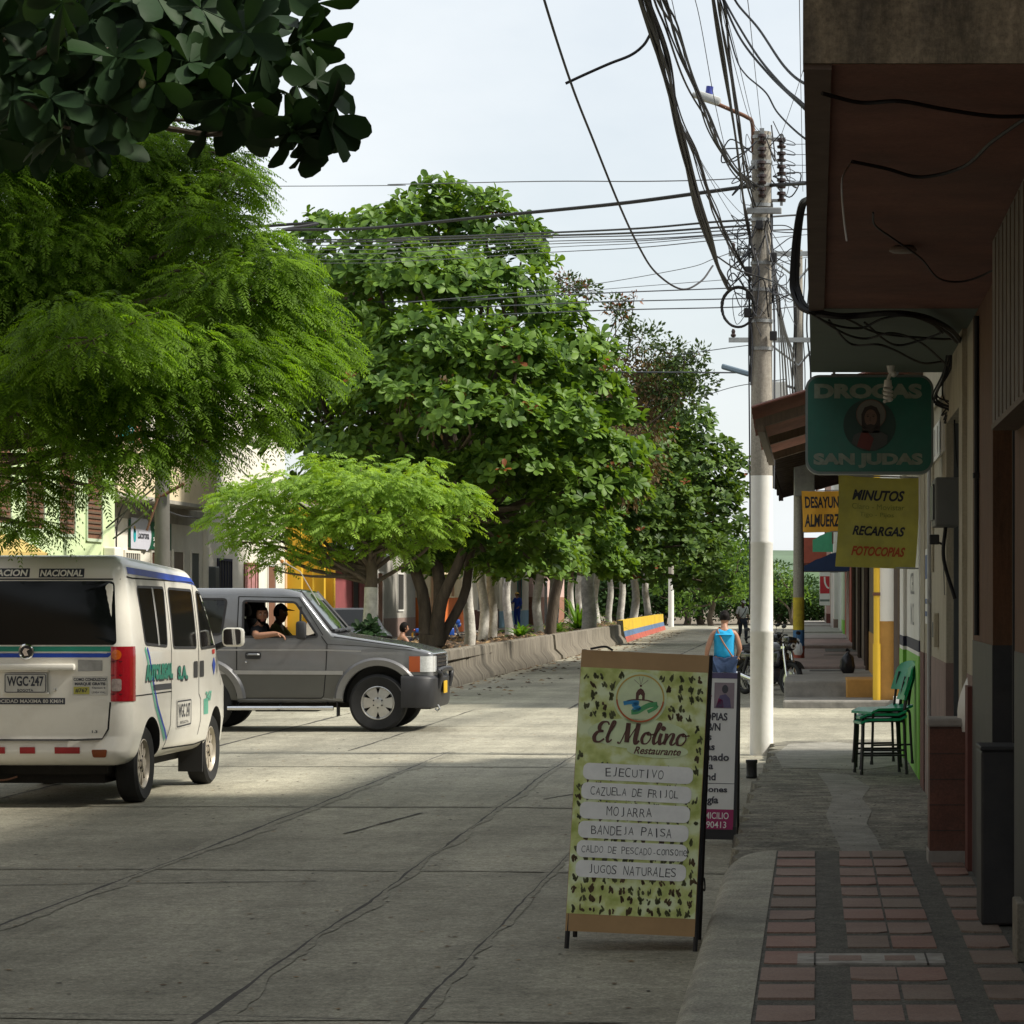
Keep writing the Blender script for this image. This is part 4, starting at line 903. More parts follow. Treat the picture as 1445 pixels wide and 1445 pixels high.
fan3(fl3,[(-.125,-.13),(-.06,-.175),(.04,-.185),(.12,-.14),(.13,-.08),(.07,-.045),(-.05,-.045),(-.11,-.075)],7); fan3(fl4,[(-.09,-.155),(.0,-.186),(.03,-.1),(-.01,-.06),(-.06,-.06)],6)
fan3(fl3,[(-.055,.0),(-.05,-.06),(.07,-.06),(.075,.0),(.075,.07),(.05,.12),(.01,.135),(-.035,.12),(-.058,.07)],5)
disc(mb,.008,.045,.044,.06,fl4,4,24); fan3(fl5,[(-.035,.02),(-.02,-.005),(.008,.003),(.036,-.005),(.05,.02),(.035,-.045),(.008,-.065),(-.02,-.045)],5)
for x in (-.012,.028): disc(mb,x,.055,.008,.004,fl5,5,10)
stroke(mb,[(.006,.05),(.002,.028),(.01,.024)],.004,fl5,5); stroke(mb,[(-.022,.066),(-.004,.066)],.004,fl5,5); stroke(mb,[(.018,.066),(.038,.066)],.004,fl5,5)
mb.build('face',[M_pgreen,M_fade,M_p1,M_p2,M_p3,M_p4,M_p5,M_p6],t)
mb = MB(); mb.tube([(-.25,.1,.35),(-.25,.1,.43)],.012,0,6); mb.tube([(.2,.1,.35),(.2,.1,.43)],.012,0,6); mb.box(-.27,.25,.09,.11,.352,.365,1); mb.build('bracket',[M_steel, M_rust],t)

# --- cloth banners
def banner(name,label,loc,w,h,m,lines,rotz=0,seed=0,roll=0.):
    t = thing(name,label,'banner',loc,rot=(0,roll,rotz)); r_=random.Random(seed); ph=[r_.uniform(0,6) for _ in range(4)]
    def y(u,v): return .012*math.sin(u*9+ph[0]+v*2)+.008*math.sin(u*17-v*7+ph[1])+.012*math.sin(v*6+ph[2])
    def fn(d): return lambda u,v:(u+.008*math.sin(v*5+ph[3])*(abs(u)*2/w), y(u,v)-d, v-.012*(1-(2*u/w)**2)*((v+h)/h))
    mb=MB(); nu,nv=18,18; f0=fn(0)
    g=[f0(-w/2+w*i/nu,-h+h*j/nv) for j in range(nv+1) for i in range(nu+1)]
    fs=[(j*(nu+1)+i,j*(nu+1)+i+1,(j+1)*(nu+1)+i+1,(j+1)*(nu+1)+i) for j in range(nv) for i in range(nu)]
    mb.add(g,fs,0); mb.add([(a,b+.004,c) for a,b,c in g],fs,0); cl=mb.build('cloth',[m],t,60)
    mb=MB(); mats=[]; f2_=fn(.004)
    for s_,cx,cy,w2,h2,mt,bold,sh in lines:
        if mt not in mats: mats.append(mt)
        text(mb,s_,lambda u,v:f2_(u+cx,v-cy),w2,h2,mats.index(mt),bold,sh)
    mb.build('lettering',mats,cl)
    mb=MB(); mb.tube([(-w/2-.01,.006,-.004),(w/2+.06,.006,.004)],.008,0,6); mb.tube([(-w/2,.006,-h+.004),(w/2+.07,.006,-h+.01)],.008,0,6); mb.build('rod',[M_steel],t)
    return t
M_ybn=mat('faded_yellow_cloth',(.42,.385,.075),.85,.16,4,dirt=.55,dscale=3,dirtcol=(.3,.3,.1)); M_obn=mat('orange_yellow_cloth',(.72,.38,.04),.8,.08,4,dirt=.2)
M_bk=mat('black_print',(.02,.022,.03),.7); M_rd=mat('red_orange_print',(.4,.07,.02),.7); M_fd=mat('faded_print',(.2,.22,.05),.8)
banner('shop_banner','faded yellow cloth banner for minutes and photocopies, hanging below the green lightbox sign',(.56,26,2.77),.70,.80,M_ybn,
 [('MINUTOS',.0,.16,.46,.095,M_bk,.035,.3),('Claro - Movistar',.0,.26,.46,.05,M_fd,.0,.0),('Tigo - Pijos',-.01,.335,.30,.05,M_fd,.0,.0),('RECARGAS',.01,.475,.46,.085,M_bk,.035,.3),('FOTOCOPIAS',.015,.655,.47,.085,M_rd,.035,.3)],R(1),3,R(2.2))
banner('meal_banner','orange yellow banner for breakfasts and lunches, half hidden behind the faded yellow one',(.2,50,3.52),.84,.70,M_obn,
 [('DESAYUNOS',.0,.19,.74,.2,M_bk,.03,0),('ALMUERZOS',-.01,.5,.76,.22,M_bk,.03,.12)],0,8,R(-1))

# ================================================================ UTILITY POLES
t = thing('utility_pole', 'tall concrete utility pole painted white at the foot, at the pavement corner', 'utility pole', (-.58,32.4,0)); pole=t
mb = MB(); pr=[(.128,0),(.126,.4),(.125,1.33),(.128,1.335),(.124,1.36),(.122,2.3),(.125,2.305),(.121,2.33),(.12,3.04)]
mb.lathe(pr,0,28); mb.lathe([(.1195,3.04),(.112,5),(.106,6.78)],1,28); mb.build('shaft',[mat('thick_white_paint',(.82,.81,.77),.55,.06,3,bump=.15,dirt=.35,dscale=3,dirtcol=(.45,.42,.36)),M_polec],t,40)
for z,r_ in ((6.72,.118),(6.45,.118),(6.2,.12),(5.98,.125),(5.82,.122),(5.35,.122),(5.06,.122),(4.72,.125),(4.42,.126)):
    mb = MB(); mb.lathe([(r_-.012,-.018),(r_,-.018),(r_,.018),(r_-.012,.018)],0,20,Matrix.Translation((0,0,z)),False); mb.build('clamp_band', [M_steel], t, 40)
mb = MB(); mb.box(-.02,.03,-.16,-.12,6.02,6.8,0); mb.box(.1,.26,-.02,.02,6.68,6.72,0); mb.box(.1,.26,-.02,.02,6.02,6.05,0); mb.box(.2,.23,-.015,.015,5.98,6.76,0)
mb.bbox(-.16,.22,-.17,-.13,5.87,5.94,.01,0); mb.add([(-.16,-.1,6.36),(-.05,-.14,6.46),(-.05,-.14,6.36)],[(0,1,2)],0); mb.build('rack',[M_steel],t)
def insul(x,y,z):
    mb=MB(); mb.lathe([(.012,-.06),(.045,-.055),(.05,-.03),(.028,-.02),(.028,.01),(.052,.02),(.045,.05),(.012,.055)],0,14,Matrix.Translation((x,y,z))); mb.build('insulator',[mat('brown_porcelain',(.035,.02,.018),.25,.1,5)],pole,40)
for k in range(5): insul(.215,-.0,6.08+k*.145); insul(.005,-.18,6.1+k*.145)
mb = MB(); mb.tube(catmull([(-.09,-.03,6.55),(-.1,-.06,6.86),(-.16,-.08,6.93),(-.32,-.1,7.0),(-.5,-.1,7.08)]),.022,0,8); arm=mb.build('lamp_arm',[M_rust],t,50)
mb = MB(); MM=Matrix.Translation((-.56,-.1,7.12))@Matrix.Rotation(R(18),4,'Y')
mb.bbox(-.16,.12,-.07,.07,-.04,.05,.03,0,MM); mb.bbox(-.2,-.1,-.05,.05,-.035,.02,.02,0,MM); lh=mb.build('lamp_head',[mat('lamp_grey',(.45,.46,.45),.5,.08,6)],arm,40)
mb2 = MB(); mb2.cyl((-.57,-.1,7.18),(-.56,-.1,7.26),.04,.04,0,14); mb2.build('photocell',[mat('blue_photocell',(.05,.07,.35),.4)],arm,40)
# tangle of loose wire round the shaft
mb = MB(); rr=random.Random(33)
for k in range(52):
    z=rr.choice((4.9,5.0,5.1,5.3,5.5,5.7,6.3,6.6)); a=rr.uniform(PI*.7,PI*2.1); r0=.125
    p0=Vector((r0*math.cos(a),r0*math.sin(a),z)); ln=rr.uniform(.1,.34)
    p1=p0+Vector((math.cos(a)*ln,math.sin(a)*ln*.6,rr.uniform(-.25,.3))); p2=p0+Vector((math.cos(a+.5)*ln*.8,math.sin(a+.5)*ln*.5,rr.uniform(-.4,.1))); p3=Vector((r0*math.cos(a+.9),r0*math.sin(a+.9),z+rr.uniform(-.4,.35)))
    mb.tube(catmull([p0,p1,p2,p3],7),rr.choice((.004,.004,.006,.008)),0 if k%3 else 1,5)
for k in range(6):
    a=rr.uniform(PI*.9,PI*2.1); z=rr.uniform(4.6,5.7); mb.tube(catmull([(.13*math.cos(a),.13*math.sin(a),z),(.135*math.cos(a+.5),.135*math.sin(a+.5),z-.3),(.13*math.cos(a+.2),.13*math.sin(a+.2),z-.75)]),.008,k%2,5)
mb.build('loose_wiring',[M_wire,M_wireg],t)
for z,x in ((5.75,-.02),(5.25,-.14),(5.0,-.13),(4.8,-.15),(4.55,.13),(5.4,.13)):
    mb = MB(); mb.bbox(x-.04,x+.04,-.19,-.1,z-.05,z+.05,.01,0); mb.build('splice_box',[M_blackpl],t)
mb = MB(); mb.tube(catmull([(.1,-.1,5.9),(.125,-.08,5.2),(.14,-.05,4.6),(.14,-.02,4.0),(.135,.0,3.2),(.13,0,2.9)]),.012,0,6); mb.tube([(-.135,-.02,5.8),(-.14,-.02,4.4),(-.128,-.01,3.0),(-.13,0,1.6)],.009,0,6); mb.build('down_cable',[M_wireg],t)
mb = MB(); rr=random.Random(2)
for k in range(7):
    r1=.21+.02*k/7*rr.uniform(-.6,1); mb.tube([((r1*.86+rr.uniform(-.006,.006))*math.cos(a)-.25, -.2+.012*k, (r1*1.04)*math.sin(a)+4.86) for a in np.linspace(0,2*PI,33)],.0095,0,6)
t2=mb.build('cable_coil',[M_wire],loc=(-.25,-.2,4.86)); t2.location=(-.58-.25,32.4-.2,4.86); tag(t2,'black coil of spare cable hanging beside the white footed pole','cable coil')

# second pole with cross arms and a street lamp; banded in yellow, blue and red at the foot
t = thing('utility_pole','far utility pole with cross arms, its foot banded yellow, blue and red','utility pole',(-.35,64,0))
mb=MB(); 
for z0,z1,mi in ((0,.69,2),(.69,1.03,1),(1.03,1.73,0),(1.73,9.2,3)):
    mb.lathe([(.128-.005*z0,z0),(.128-.005*z1,z1)],mi,20)
mb.build('shaft',[mat('pole_yellow',(.55,.42,.04),.8,.15,5,dirt=.4,dscale=4),mat('pole_blue',(.06,.16,.33),.8,.15,5,dirt=.3,dscale=4),mat('pole_red',(.38,.09,.06),.8,.2,5,dirt=.4,dscale=4),M_polec],t,40)
for z in (9.1,7.25):
    mb=MB(); mb.box(-1.5,.55,-.22,-.14,z-.05,z+.05,0); mb.tube([(-.7,-.17,z-.03),(0,-.14,z-.55)],.025,0,6); mb.tube([(.45,-.17,z-.03),(0,-.14,z-.55)],.025,0,6); ca=mb.build('cross_arm',[M_steel],t)
    for x in (-1.4,-.8,.4):
        mb=MB(); mb.lathe([(.015,.05),(.05,.07),(.06,.11),(.035,.14),(.045,.19),(.02,.24)],0,12,Matrix.Translation((x,-.18,z))); mb.build('insulator',[MATS['brown_porcelain']],ca,40)
mb=MB(); mb.tube(catmull([(0,0,6.2),(-.5,-.1,6.35),(-1.0,-.15,6.5)]),.03,0,8); ar=mb.build('lamp_arm',[M_steel],t); mb=MB(); mb.bbox(-.42,.2,-.12,.12,-.05,.06,.03,0,Matrix.Translation((-1.25,-.15,6.57))@Matrix.Rotation(R(16),4,'Y')); mb.build('lamp_head',[mat('lamp_blue_grey',(.16,.22,.28),.5,.1,5)],ar)
mb=MB(); mb.bbox(-.75,-.25,-.4,-.15,5.9,6.35,.03,0); mb.bbox(-.5,-.1,-.35,-.12,5.1,5.7,.03,0,Matrix.Translation((.25,0,.2))); mb.build('junction_box',[M_white],t)
mb=MB(); mb.bbox(-.1,.35,-.3,-.12,3.9,4.7,.02,0); mb.build('meter_case',[M_steel],t)
mb=MB(); rr=random.Random(8)
for k in range(8):
    x=rr.uniform(-.2,.3); mb.tube(catmull([(x,-.16,9),(x*.6,-.17,7.6),(x*.9,-.17,6.4),(x*.5,-.16,4.4)]),.012,0,5)
mb.build('loose_wiring',[M_wire],t)
# left pole in front of the cream building, further pole down the street
t = thing('utility_pole','dark grey utility pole in front of the cream balcony building','utility pole',(-12.5,57,0)); 
mb=MB(); mb.lathe([(.16,0),(.11,9.5)],0,18); mb.build('shaft',[mat('dark_pole',(.12,.115,.1),.9,.2,5,stretch=(1,1,.3))],t,40); mb=MB(); mb.tube([(-.1,-.1,3.6),(.45,-.15,3.9)],.035,0,6); mb.tube([(-.02,-.16,3.7),(-.25,-.2,3.0)],.025,0,6); mb.build('bracket',[M_rust],t)
t = thing('utility_pole','white painted pole standing among the green trees where the street ends','utility pole',(-8.7,180,0)); mb=MB(); mb.lathe([(.17,0),(.16,3.2)],0,14); mb.lathe([(.16,3.2),(.12,9)],1,14); mb.build('shaft',[M_white,M_polec],t,40)

# ================================================================ WIRES
def wire(name,label,group,pts,r,n=1,spread=.0,m=None,seed=0,cat='cable',seg=8):
    base=catmull([P(*p) if len(p)==3 else Vector(p[1:]) for p in pts],seg); mb=MB(); r_=random.Random(seed+len(pts)*7)
    for k in range(n):
        a,b_,ph=r_.uniform(-1,1)*spread,r_.uniform(-1,1)*spread,r_.uniform(0,6)
        L=[]
        for i,q in enumerate(base):
            u=i/len(base)*9; L.append(q+Vector((a*math.cos(u*.6+ph)+.25*spread*math.sin(u*2.1+ph*2),.5*b_,b_*math.cos(u*.5+ph*1.3))))
        mb.tube(L,r*(1 if n==1 else r_.uniform(.7,1.15)),0,5)
    c=base[0]; o=mb.build(name,[m or M_wire],loc=tuple(c)); return tag(o,label,cat,group)
g1='cables strung along the street to the concrete pole'
wire('cable_bundle','thick black cable bundle dropping to the coil beside the concrete pole',None,[(872,-100,19),(906,0,21),(934,93,23),(954,173,25),(979,263,27.5),(996,322,29.5),(1014,375,31),(1030,408,32.1)],.011,8,.042,seed=1,cat='cable bundle')
wire('cable_bundle','second black bundle with splices hanging just right of the thickest one',None,[(884,-100,19),(915,0,21),(942,85,23),(958,165,25),(981,215,27),(998,270,29),(1010,300,30),(1030,345,31.5),(1060,395,32.2)],.008,5,.05,seed=2,cat='cable bundle')
wire('cable_bundle','black bundle sweeping past the street lamp to the pole',None,[(896,-100,19),(929,0,21),(950,52,22.5),(982,131,26),(1008,187,29),(1041,242,31.3),(1067,266,32.2)],.0105,6,.05,seed=3,cat='cable bundle')
wire('cable_bundle','pair of black cables falling straight past the lamp arm to the pole side',None,[(995,-100,18.5),(1006,0,21),(1021,95,24),(1037,194,28),(1048,277,31),(1056,320,32.1),(1065,363,32.2)],.011,2,.014,seed=4,cat='cable bundle')
wire('cable_bundle','cables crossing close to the pole top on its street side',None,[(1003,-100,18.5),(1014,0,21),(1026,80,23.5),(1044,185,28),(1056,250,31),(1066,290,32.2)],.009,3,.03,seed=5,cat='cable bundle')
wire('cable','black cable with a loose sagging loop, far left of the bundles',None,[(745,-90,20),(768,0,21),(806,118,23),(838,200,24.5),(873,287,26),(900,345,27.5),(925,384,28.5),(961,408,29.5),(989,397,30),(1006,375,30.3)],.010)
wire('cable','short cable stub with a metal clamp tied between bundle and looping cable',None,[(798,118,23.2),(826,105,23.2),(860,90,23.2),(890,78,23.2),(908,64,23.2),(918,48,23.2)],.012)
wire('cable','cable entering the brown balcony edge, topmost of three',None,[(1028,-40,16),(1037,0,17),(1070,40,16),(1106,93,14.5),(1138,119,13),(1180,128,12)],.007)
wire('cable','cable entering the brown balcony edge, middle of three',None,[(1010,-40,17),(1022,0,17.5),(1064,72,16.5),(1103,120,14.5),(1138,152,12.5),(1200,222,12)],.007)
wire('cable','cable entering the brown balcony edge below the middle one',None,[(1008,-40,17),(1020,0,17.5),(1045,55,17),(1085,105,15.5),(1138,156,12.6),(1206,226,12)],.007)
wire('cable','twisted cable ending low on the balcony edge by the insulators',None,[(1005,-30,19),(1020,12,19),(1038,80,19),(1052,105,18),(1080,130,16),(1098,160,15),(1138,197,13),(1190,222,12)],.005)
k=0
for pts in ([(957,-30,22),(981,0,22.5),(1004,120,24),(1012,160,25),(1030,240,29)],[(1045,-60,20),(1055,0,21),(1065,95,26),(1074,180,32)],[(940,-30,22),(948,0,22),(960,55,23),(975,110,25),(1010,190,29),(1062,270,32)],
 [(1127,-60,20),(1128,0,21),(1130,120,26),(1133,270,32)],[(1138,85,28),(1120,140,30),(1101,195,32.2)],[(1010,-20,20),(1020,20,21),(1036,90,25),(1055,160,30),(1070,190,32)],[(1016,-20,20),(1025,20,21),(1045,100,26),(1062,170,31),(1074,188,32)],
 [(955,165,26),(985,235,28.5),(1015,310,31),(1035,360,32)],[(960,170,26),(995,240,28.5),(1030,300,31),(1055,330,32)],[(968,185,26),(1000,245,29),(1040,295,31.4),(1063,312,32.1)],[(978,215,27),(1005,290,30),(1030,345,32),(1062,400,32.2)]):
    wire('thin_wire','thin dark wire running down to the head of the concrete pole',g1,pts,.0032,seed=k,m=M_wireg); k+=1
wire('cable','thick twisted cable crossing above the street to the pole and on to the balcony',None,[('',-34,43,4.9),(200,333,42),(405,325,40),(520,322,38.5),(700,304,36),(871,287,34),(1000,270,32.8),(1067,261,32.3),(1090,261,32.3),(1138,259,31)],.020,2,.012,seed=11)
gx='wires crossing above the street'
lab2='thin wire crossing high above the street towards the tree tops'
for i,(y0,y1,y2,r_,d) in enumerate(((262,256,250,.007,0),(338,329,310,.013,0),(341,333,318,.013,1),(346,336,323,.008,2),(352,341,328,.007,3),(358,345,329,.006,4),(366,350,331,.005,5),(371,357,336,.006,6))):
    wire('thin_wire',lab2,gx,[('',-36,60+d,1.7+(HY-y0-6)/F*(60+d)),(340,y0+1,50+d),(560,y0-2,44+d),(760,y1,38+d*.6),(900,(y1+y2)/2+3,35),(1000,y2+4,33.4),(1062,y2,32.6)],r_,seed=50+i,m=M_wire if r_>.01 else M_wireg)
lab3='wire crossing the street at the height of the pole cross arm'
for i,(pts,r_) in enumerate((([(560,428,50),(800,406,50),(960,380,46),(1008,365,40),(1062,345,33)],.006),([(660,425,60),(830,410,56),(1020,395,50)],.006),([(420,428,70),(620,424,68),(840,414,66),(1020,407,64.5),(1075,404,64)],.014),([(420,441,70),(650,434,68),(850,426,66),(1020,422,64.5),(1075,420,64)],.014),([(430,452,70),(650,446,68),(850,438,66),(1020,434,64.5),(1075,431,64)],.014),([(300,527,80),(560,527,78),(800,525,76),(1060,526,74)],.02),([(560,612,80),(740,618,80),(900,614,80)],.008),([(930,505,70),(1020,492,66),(1075,485,64)],.01),([(990,560,75),(1040,545,72),(1110,535,64)],.01))):
    wire('thin_wire',lab3,gx+' further off',pts,r_,seed=70+i,m=M_wireg)
lab4='wire running from the pole head rack to the balcony side'
for i,(y0,y1) in enumerate(((202,203),(216,218),(231,233),(242,243),(253,256))):
    wire('thin_wire',lab4,'wires from the insulator rack',[(1101,y0,32.4),(1122,(y0+y1)/2+1,31.5),(1150,y1,31)],.0035,seed=90+i,m=M_wireg)
    wire('thin_wire','curled jumper wire beside the insulator rack','jumper loops on the rack',[(1101,y0-6,32.38),(1112,y0-4,32.3),(1121,y0,32.2),(1121,y0+3,32.2),(1110,y0+2,32.3)],.0045,seed=95+i,m=M_wireg)
for i,(y0,y1,r_) in enumerate(((306,302,.011),(325,323,.008),(336,330,.004),(375,360,.004),(437,430,.006))):
    wire('thin_wire','wire from the pole passing behind the balcony edge','wires passing behind the balcony',[(1088,y0,32.6),(1115,(y0+y1)/2,33),(1155,y1,34)],r_,seed=120+i,m=M_wire)
wire('cable','black cable slanting down from the bundle across the pole to the balcony cables',None,[(1012,362,31),(1040,380,31.6),(1075,392,32.1),(1100,402,30),(1123,425,25),(1135,437,17)],.009)
lab5='grey cable sloping down from the pole head to the low eave'
for i in range(7):
    wire('thin_wire',lab5,'service cables down to the eave',[(1088+i,330+i*14,32.6),(1096+i*2,420+i*8,36),(1100+i*3.4,500,40),(1102+i*4.5,560,45)],.008+.003*(i%3),seed=140+i,m=M_wireg)
wire('cable_bundle','heavy black cable loop hanging down the balcony edge',None,[(1145,280,16),(1134,292,16.3),(1125,340,16.5),(1121,390,16.6),(1124,415,16.6),(1138,437,16.5),(1176,447,16.3),(1210,446,16.3),(1249,442,16.2),(1280,443,16.2),(1307,449,16.4),(1335,464,17),(1352,480,17.8)],.013,5,.022,seed=9,cat='cable bundle')
def SO(px,py,dz=.02): return (px,py,(1.59-dz)*F/(HY-py))
for i,pts in enumerate(([SO(1140,440),SO(1175,458,.05),SO(1215,463,.06),SO(1249,449,.02),SO(1300,446,.02),SO(1330,470,.04)],[SO(1150,446),SO(1190,470,.06),SO(1222,478,.08),SO(1260,470,.06),SO(1300,484,.06),SO(1336,515,.08)],[SO(1170,452),SO(1200,485,.08),SO(1238,486,.1),SO(1262,494,.1),SO(1300,512,.1),SO(1330,510,.06)],[SO(1220,455),SO(1260,486,.08),SO(1300,480,.06),SO(1340,465,.03)],[SO(1195,450),SO(1240,470,.05),SO(1320,478,.05),SO(1345,478,.03)])):
    wire('cable','thin black cable drooping under the grey green soffit above the lightbox sign','cables drooping under the soffit',pts,.007,seed=160+i)
wire('cable','cable draped along the brown soffit, nearest the front edge',None,[SO(1160,132),SO(1215,145,.03),SO(1270,143,.03),SO(1330,154,.03),SO(1400,164,.03),SO(1460,164)],.007)
wire('cable','cable sagging across the middle of the brown soffit',None,[SO(1202,228),SO(1250,238,.03),SO(1300,250,.05),SO(1360,235,.04),SO(1400,200,.03),SO(1450,165)],.007)
wire('cable','loose pale wire end dangling from the soffit cables',None,[SO(1201,229),SO(1190,248,.1),SO(1188,270,.18),SO(1191,310,.28),SO(1195,340,.36)],.0035,m=mat('pale_wire',(.4,.38,.34),.5))
wire('cable','thin wire from the soffit lamp to the wall',None,[SO(1232,300),SO(1235,318),SO(1262,338),SO(1300,365,.03),SO(1325,393,.06),SO(1360,397,.06),SO(1400,382,.03),SO(1440,355)],.005)
wire('cable_bundle','tangle of black cables hanging down the wall beside the lightbox sign',None,[(1352,470,19.4),(1340,520,19.6),(1325,560,20),(1345,575,20),(1330,590,20.4),(1350,570,20),(1357,660,19.8)],.007,6,.05,seed=14,cat='cable bundle')
lab6='dark wire sloping across the cream building from the pole to its wall'
for i,pts in enumerate(([(150,745,60),(185,715,59),(215,690,57.5),(230,670,57)],[(160,760,60),(190,738,59),(215,715,58),(228,700,57)],[(163,745,62),(188,705,60),(205,690,59),(228,650,57)],[(237,722,58),(255,728,64),(270,730,68),(290,733,73)],[(165,790,63),(164,760,63),(168,725,63),(180,700,62)],[(178,690,62),(195,720,63),(205,710,63),(215,705,62)])):
    wire('thin_wire',lab6,'wires on the cream building',pts,.018,seed=180+i)
# ================================================================ VEHICLES
class Body:
    """rounded box deformed to a car body; x forward from the rear, y left, z up"""
    def __init__(s, L, W, Hc, r, zb, zt, wf, xs_extra, zs_extra, rear=None, front=None):
        s.L, s.W, s.Hc, s.r, s.zb, s.zt, s.wf = L, W, Hc, r, zb, zt, wf
        s.rear = rear or (lambda z: 0.); s.front = front or (lambda z: 0.)
        def ax(n, a, b, ex, step):
            e = [0, .12, .3, .5, .75, 1.0]; v = [a+r*t for t in e]+[b-r*t for t in e]
            k = max(2, int((b-a-2*r)/step)); v += [a+r+(b-a-2*r)*i/k for i in range(1, k)]+[x for x in ex if a+r < x < b-r]
            v = sorted(v); o = [v[0]]
            for q in v[1:]:
                if q-o[-1] > .006: o.append(q)
            return o
        s.xs = ax('x', 0, L, xs_extra, .09); s.ys = ax('y', -W/2, W/2, [], .16); s.zs = ax('z', 0, Hc, zs_extra, .1)
    def rnd(s, x, y, z):
        r = s.r; q = Vector((min(max(x, r), s.L-r), min(max(y, -s.W/2+r), s.W/2-r), min(max(z, r), s.Hc-r))); d = Vector((x, y, z))-q
        return q+d.normalized()*r if d.length > 1e-9 else Vector((x, y, z))
    def shape(s, p):
        x, y, zc = p
        b, t = s.zb(x), s.zt(x); z = b+(t-b)*zc/s.Hc
        k = 1-x/s.L
        return Vector((x+s.rear(z)*max(0, 1-x/.5)+s.front(z)*max(0, 1-(s.L-x)/.5), y*s.wf(x, z), z))
    def mesh(s):
        X, Y, Z = s.xs, s.ys, s.zs; idx = {}; v = []; f = []
        def vid(i, j, k):
            if (i,j,k) not in idx:
                idx[(i,j,k)] = len(v); v.append(s.shape(s.rnd(X[i], Y[j], Z[k])))
            return idx[(i,j,k)]
        nx, ny, nz = len(X)-1, len(Y)-1, len(Z)-1
        for i in range(nx):
            for j in range(ny):
                f.append([vid(i,j,0),vid(i,j+1,0),vid(i+1,j+1,0),vid(i+1,j,0)]); f.append([vid(i,j,nz),vid(i+1,j,nz),vid(i+1,j+1,nz),vid(i,j+1,nz)])
            for k in range(nz):
                f.append([vid(i,0,k),vid(i+1,0,k),vid(i+1,0,k+1),vid(i,0,k+1)]); f.append([vid(i,ny,k),vid(i,ny,k+1),vid(i+1,ny,k+1),vid(i+1,ny,k)])
        for j in range(ny):
            for k in range(nz):
                f.append([vid(0,j,k),vid(0,j,k+1),vid(0,j+1,k+1),vid(0,j+1,k)]); f.append([vid(nx,j,k),vid(nx,j+1,k),vid(nx,j+1,k+1),vid(nx,j,k+1)])
        return v, f
    def side(s, x, z, off=.003, sg=-1):
        # invert for canonical coords
        b, t = s.zb(x), s.zt(x); zc = (z-b)/(t-b)*s.Hc; r = s.r
        dx = max(0, r-x, x-(s.L-r)); dz = max(0, r-zc, zc-(s.Hc-r)); h = math.sqrt(max(1e-6, r*r-dx*dx-dz*dz))
        y = (s.W/2-r+h)*s.wf(x, z)
        return Vector((x+s.rear(z)*max(0, 1-x/.5)+s.front(z)*max(0, 1-(s.L-x)/.5), sg*(y+off), z))
    def back(s, y, z, off=.003):
        b, t = s.zb(0), s.zt(0); zc = (z-b)/(t-b)*s.Hc; r = s.r; yc = y/s.wf(0, z)
        dy = max(0, abs(yc)-(s.W/2-r)); dz = max(0, r-zc, zc-(s.Hc-r)); h = math.sqrt(max(1e-6, r*r-dy*dy-dz*dz))
        x = r-h
        return Vector((x+s.rear(z)*(1-x/.5)-off, y, z))
    def nose(s, y, z, off=.003):
        b, t = s.zb(s.L), s.zt(s.L); zc = (z-b)/(t-b)*s.Hc; r = s.r; yc = y/s.wf(s.L, z)
        dy = max(0, abs(yc)-(s.W/2-r)); dz = max(0, r-zc, zc-(s.Hc-r)); h = math.sqrt(max(1e-6, r*r-dy*dy-dz*dz))
        return Vector((s.L-r+h+s.front(z)+off, y, z))
def rp(pts, r, n=4):
    """round the corners of a 2D polygon"""
    o = []
    for i in range(len(pts)):
        p, a, b = Vector(pts[i]), Vector(pts[i-1]), Vector(pts[(i+1)%len(pts)])
        u = (a-p); w_ = (b-p); k = min(r, u.length*.45, w_.length*.45); A = p+u.normalized()*k; B = p+w_.normalized()*k
        for t in range(n+1):
            t /= n; q = A*(1-t)**2+p*2*t*(1-t)+B*t*t; o.append((q.x, q.y))
    return o
def patch(mb, fn, pts, mi=0, rings=5, sub=3):
    """surface-following filled patch: fn(u, v) -> 3D"""
    P_ = []
    for i in range(len(pts)):
        a, b = Vector(pts[i]), Vector(pts[(i+1)%len(pts)])
        for k in range(sub): P_.append(a.lerp(b, k/sub))
    c = sum(P_, Vector((0,0)))/len(P_); n = len(P_); v = [fn(c.x, c.y)]
    for r_ in range(1, rings+1):
        for p in P_:
            q = c.lerp(p, r_/rings); v.append(fn(q.x, q.y))
    f = [(0, 1+i, 1+(i+1)%n) for i in range(n)]
    for r_ in range(rings-1):
        o = 1+r_*n
        f += [(o+i, o+n+i, o+n+(i+1)%n, o+(i+1)%n) for i in range(n)]
    mb.add(v, f, mi)
def strip(mb, fn, pts, w, mi=0, step=.06, closed=False):
    q = [Vector(p) for p in pts]+([Vector(pts[0])] if closed else []); o = []
    for a, b in zip(q, q[1:]):
        n = max(1, int((b-a).length/step)); o += [a.lerp(b, k/n) for k in range(n)]
    o.append(q[-1]); L = []; R_ = []
    for i, p in enumerate(o):
        d = (o[min(i+1, len(o)-1)]-o[max(i-1, 0)]).normalized(); nr = Vector((-d.y, d.x)); L.append(p+nr*w/2); R_.append(p-nr*w/2)
    n = len(o); mb.add([fn(p.x, p.y) for p in L]+[fn(p.x, p.y) for p in R_], [(i, i+1, n+i+1, n+i) for i in range(n-1)], mi)
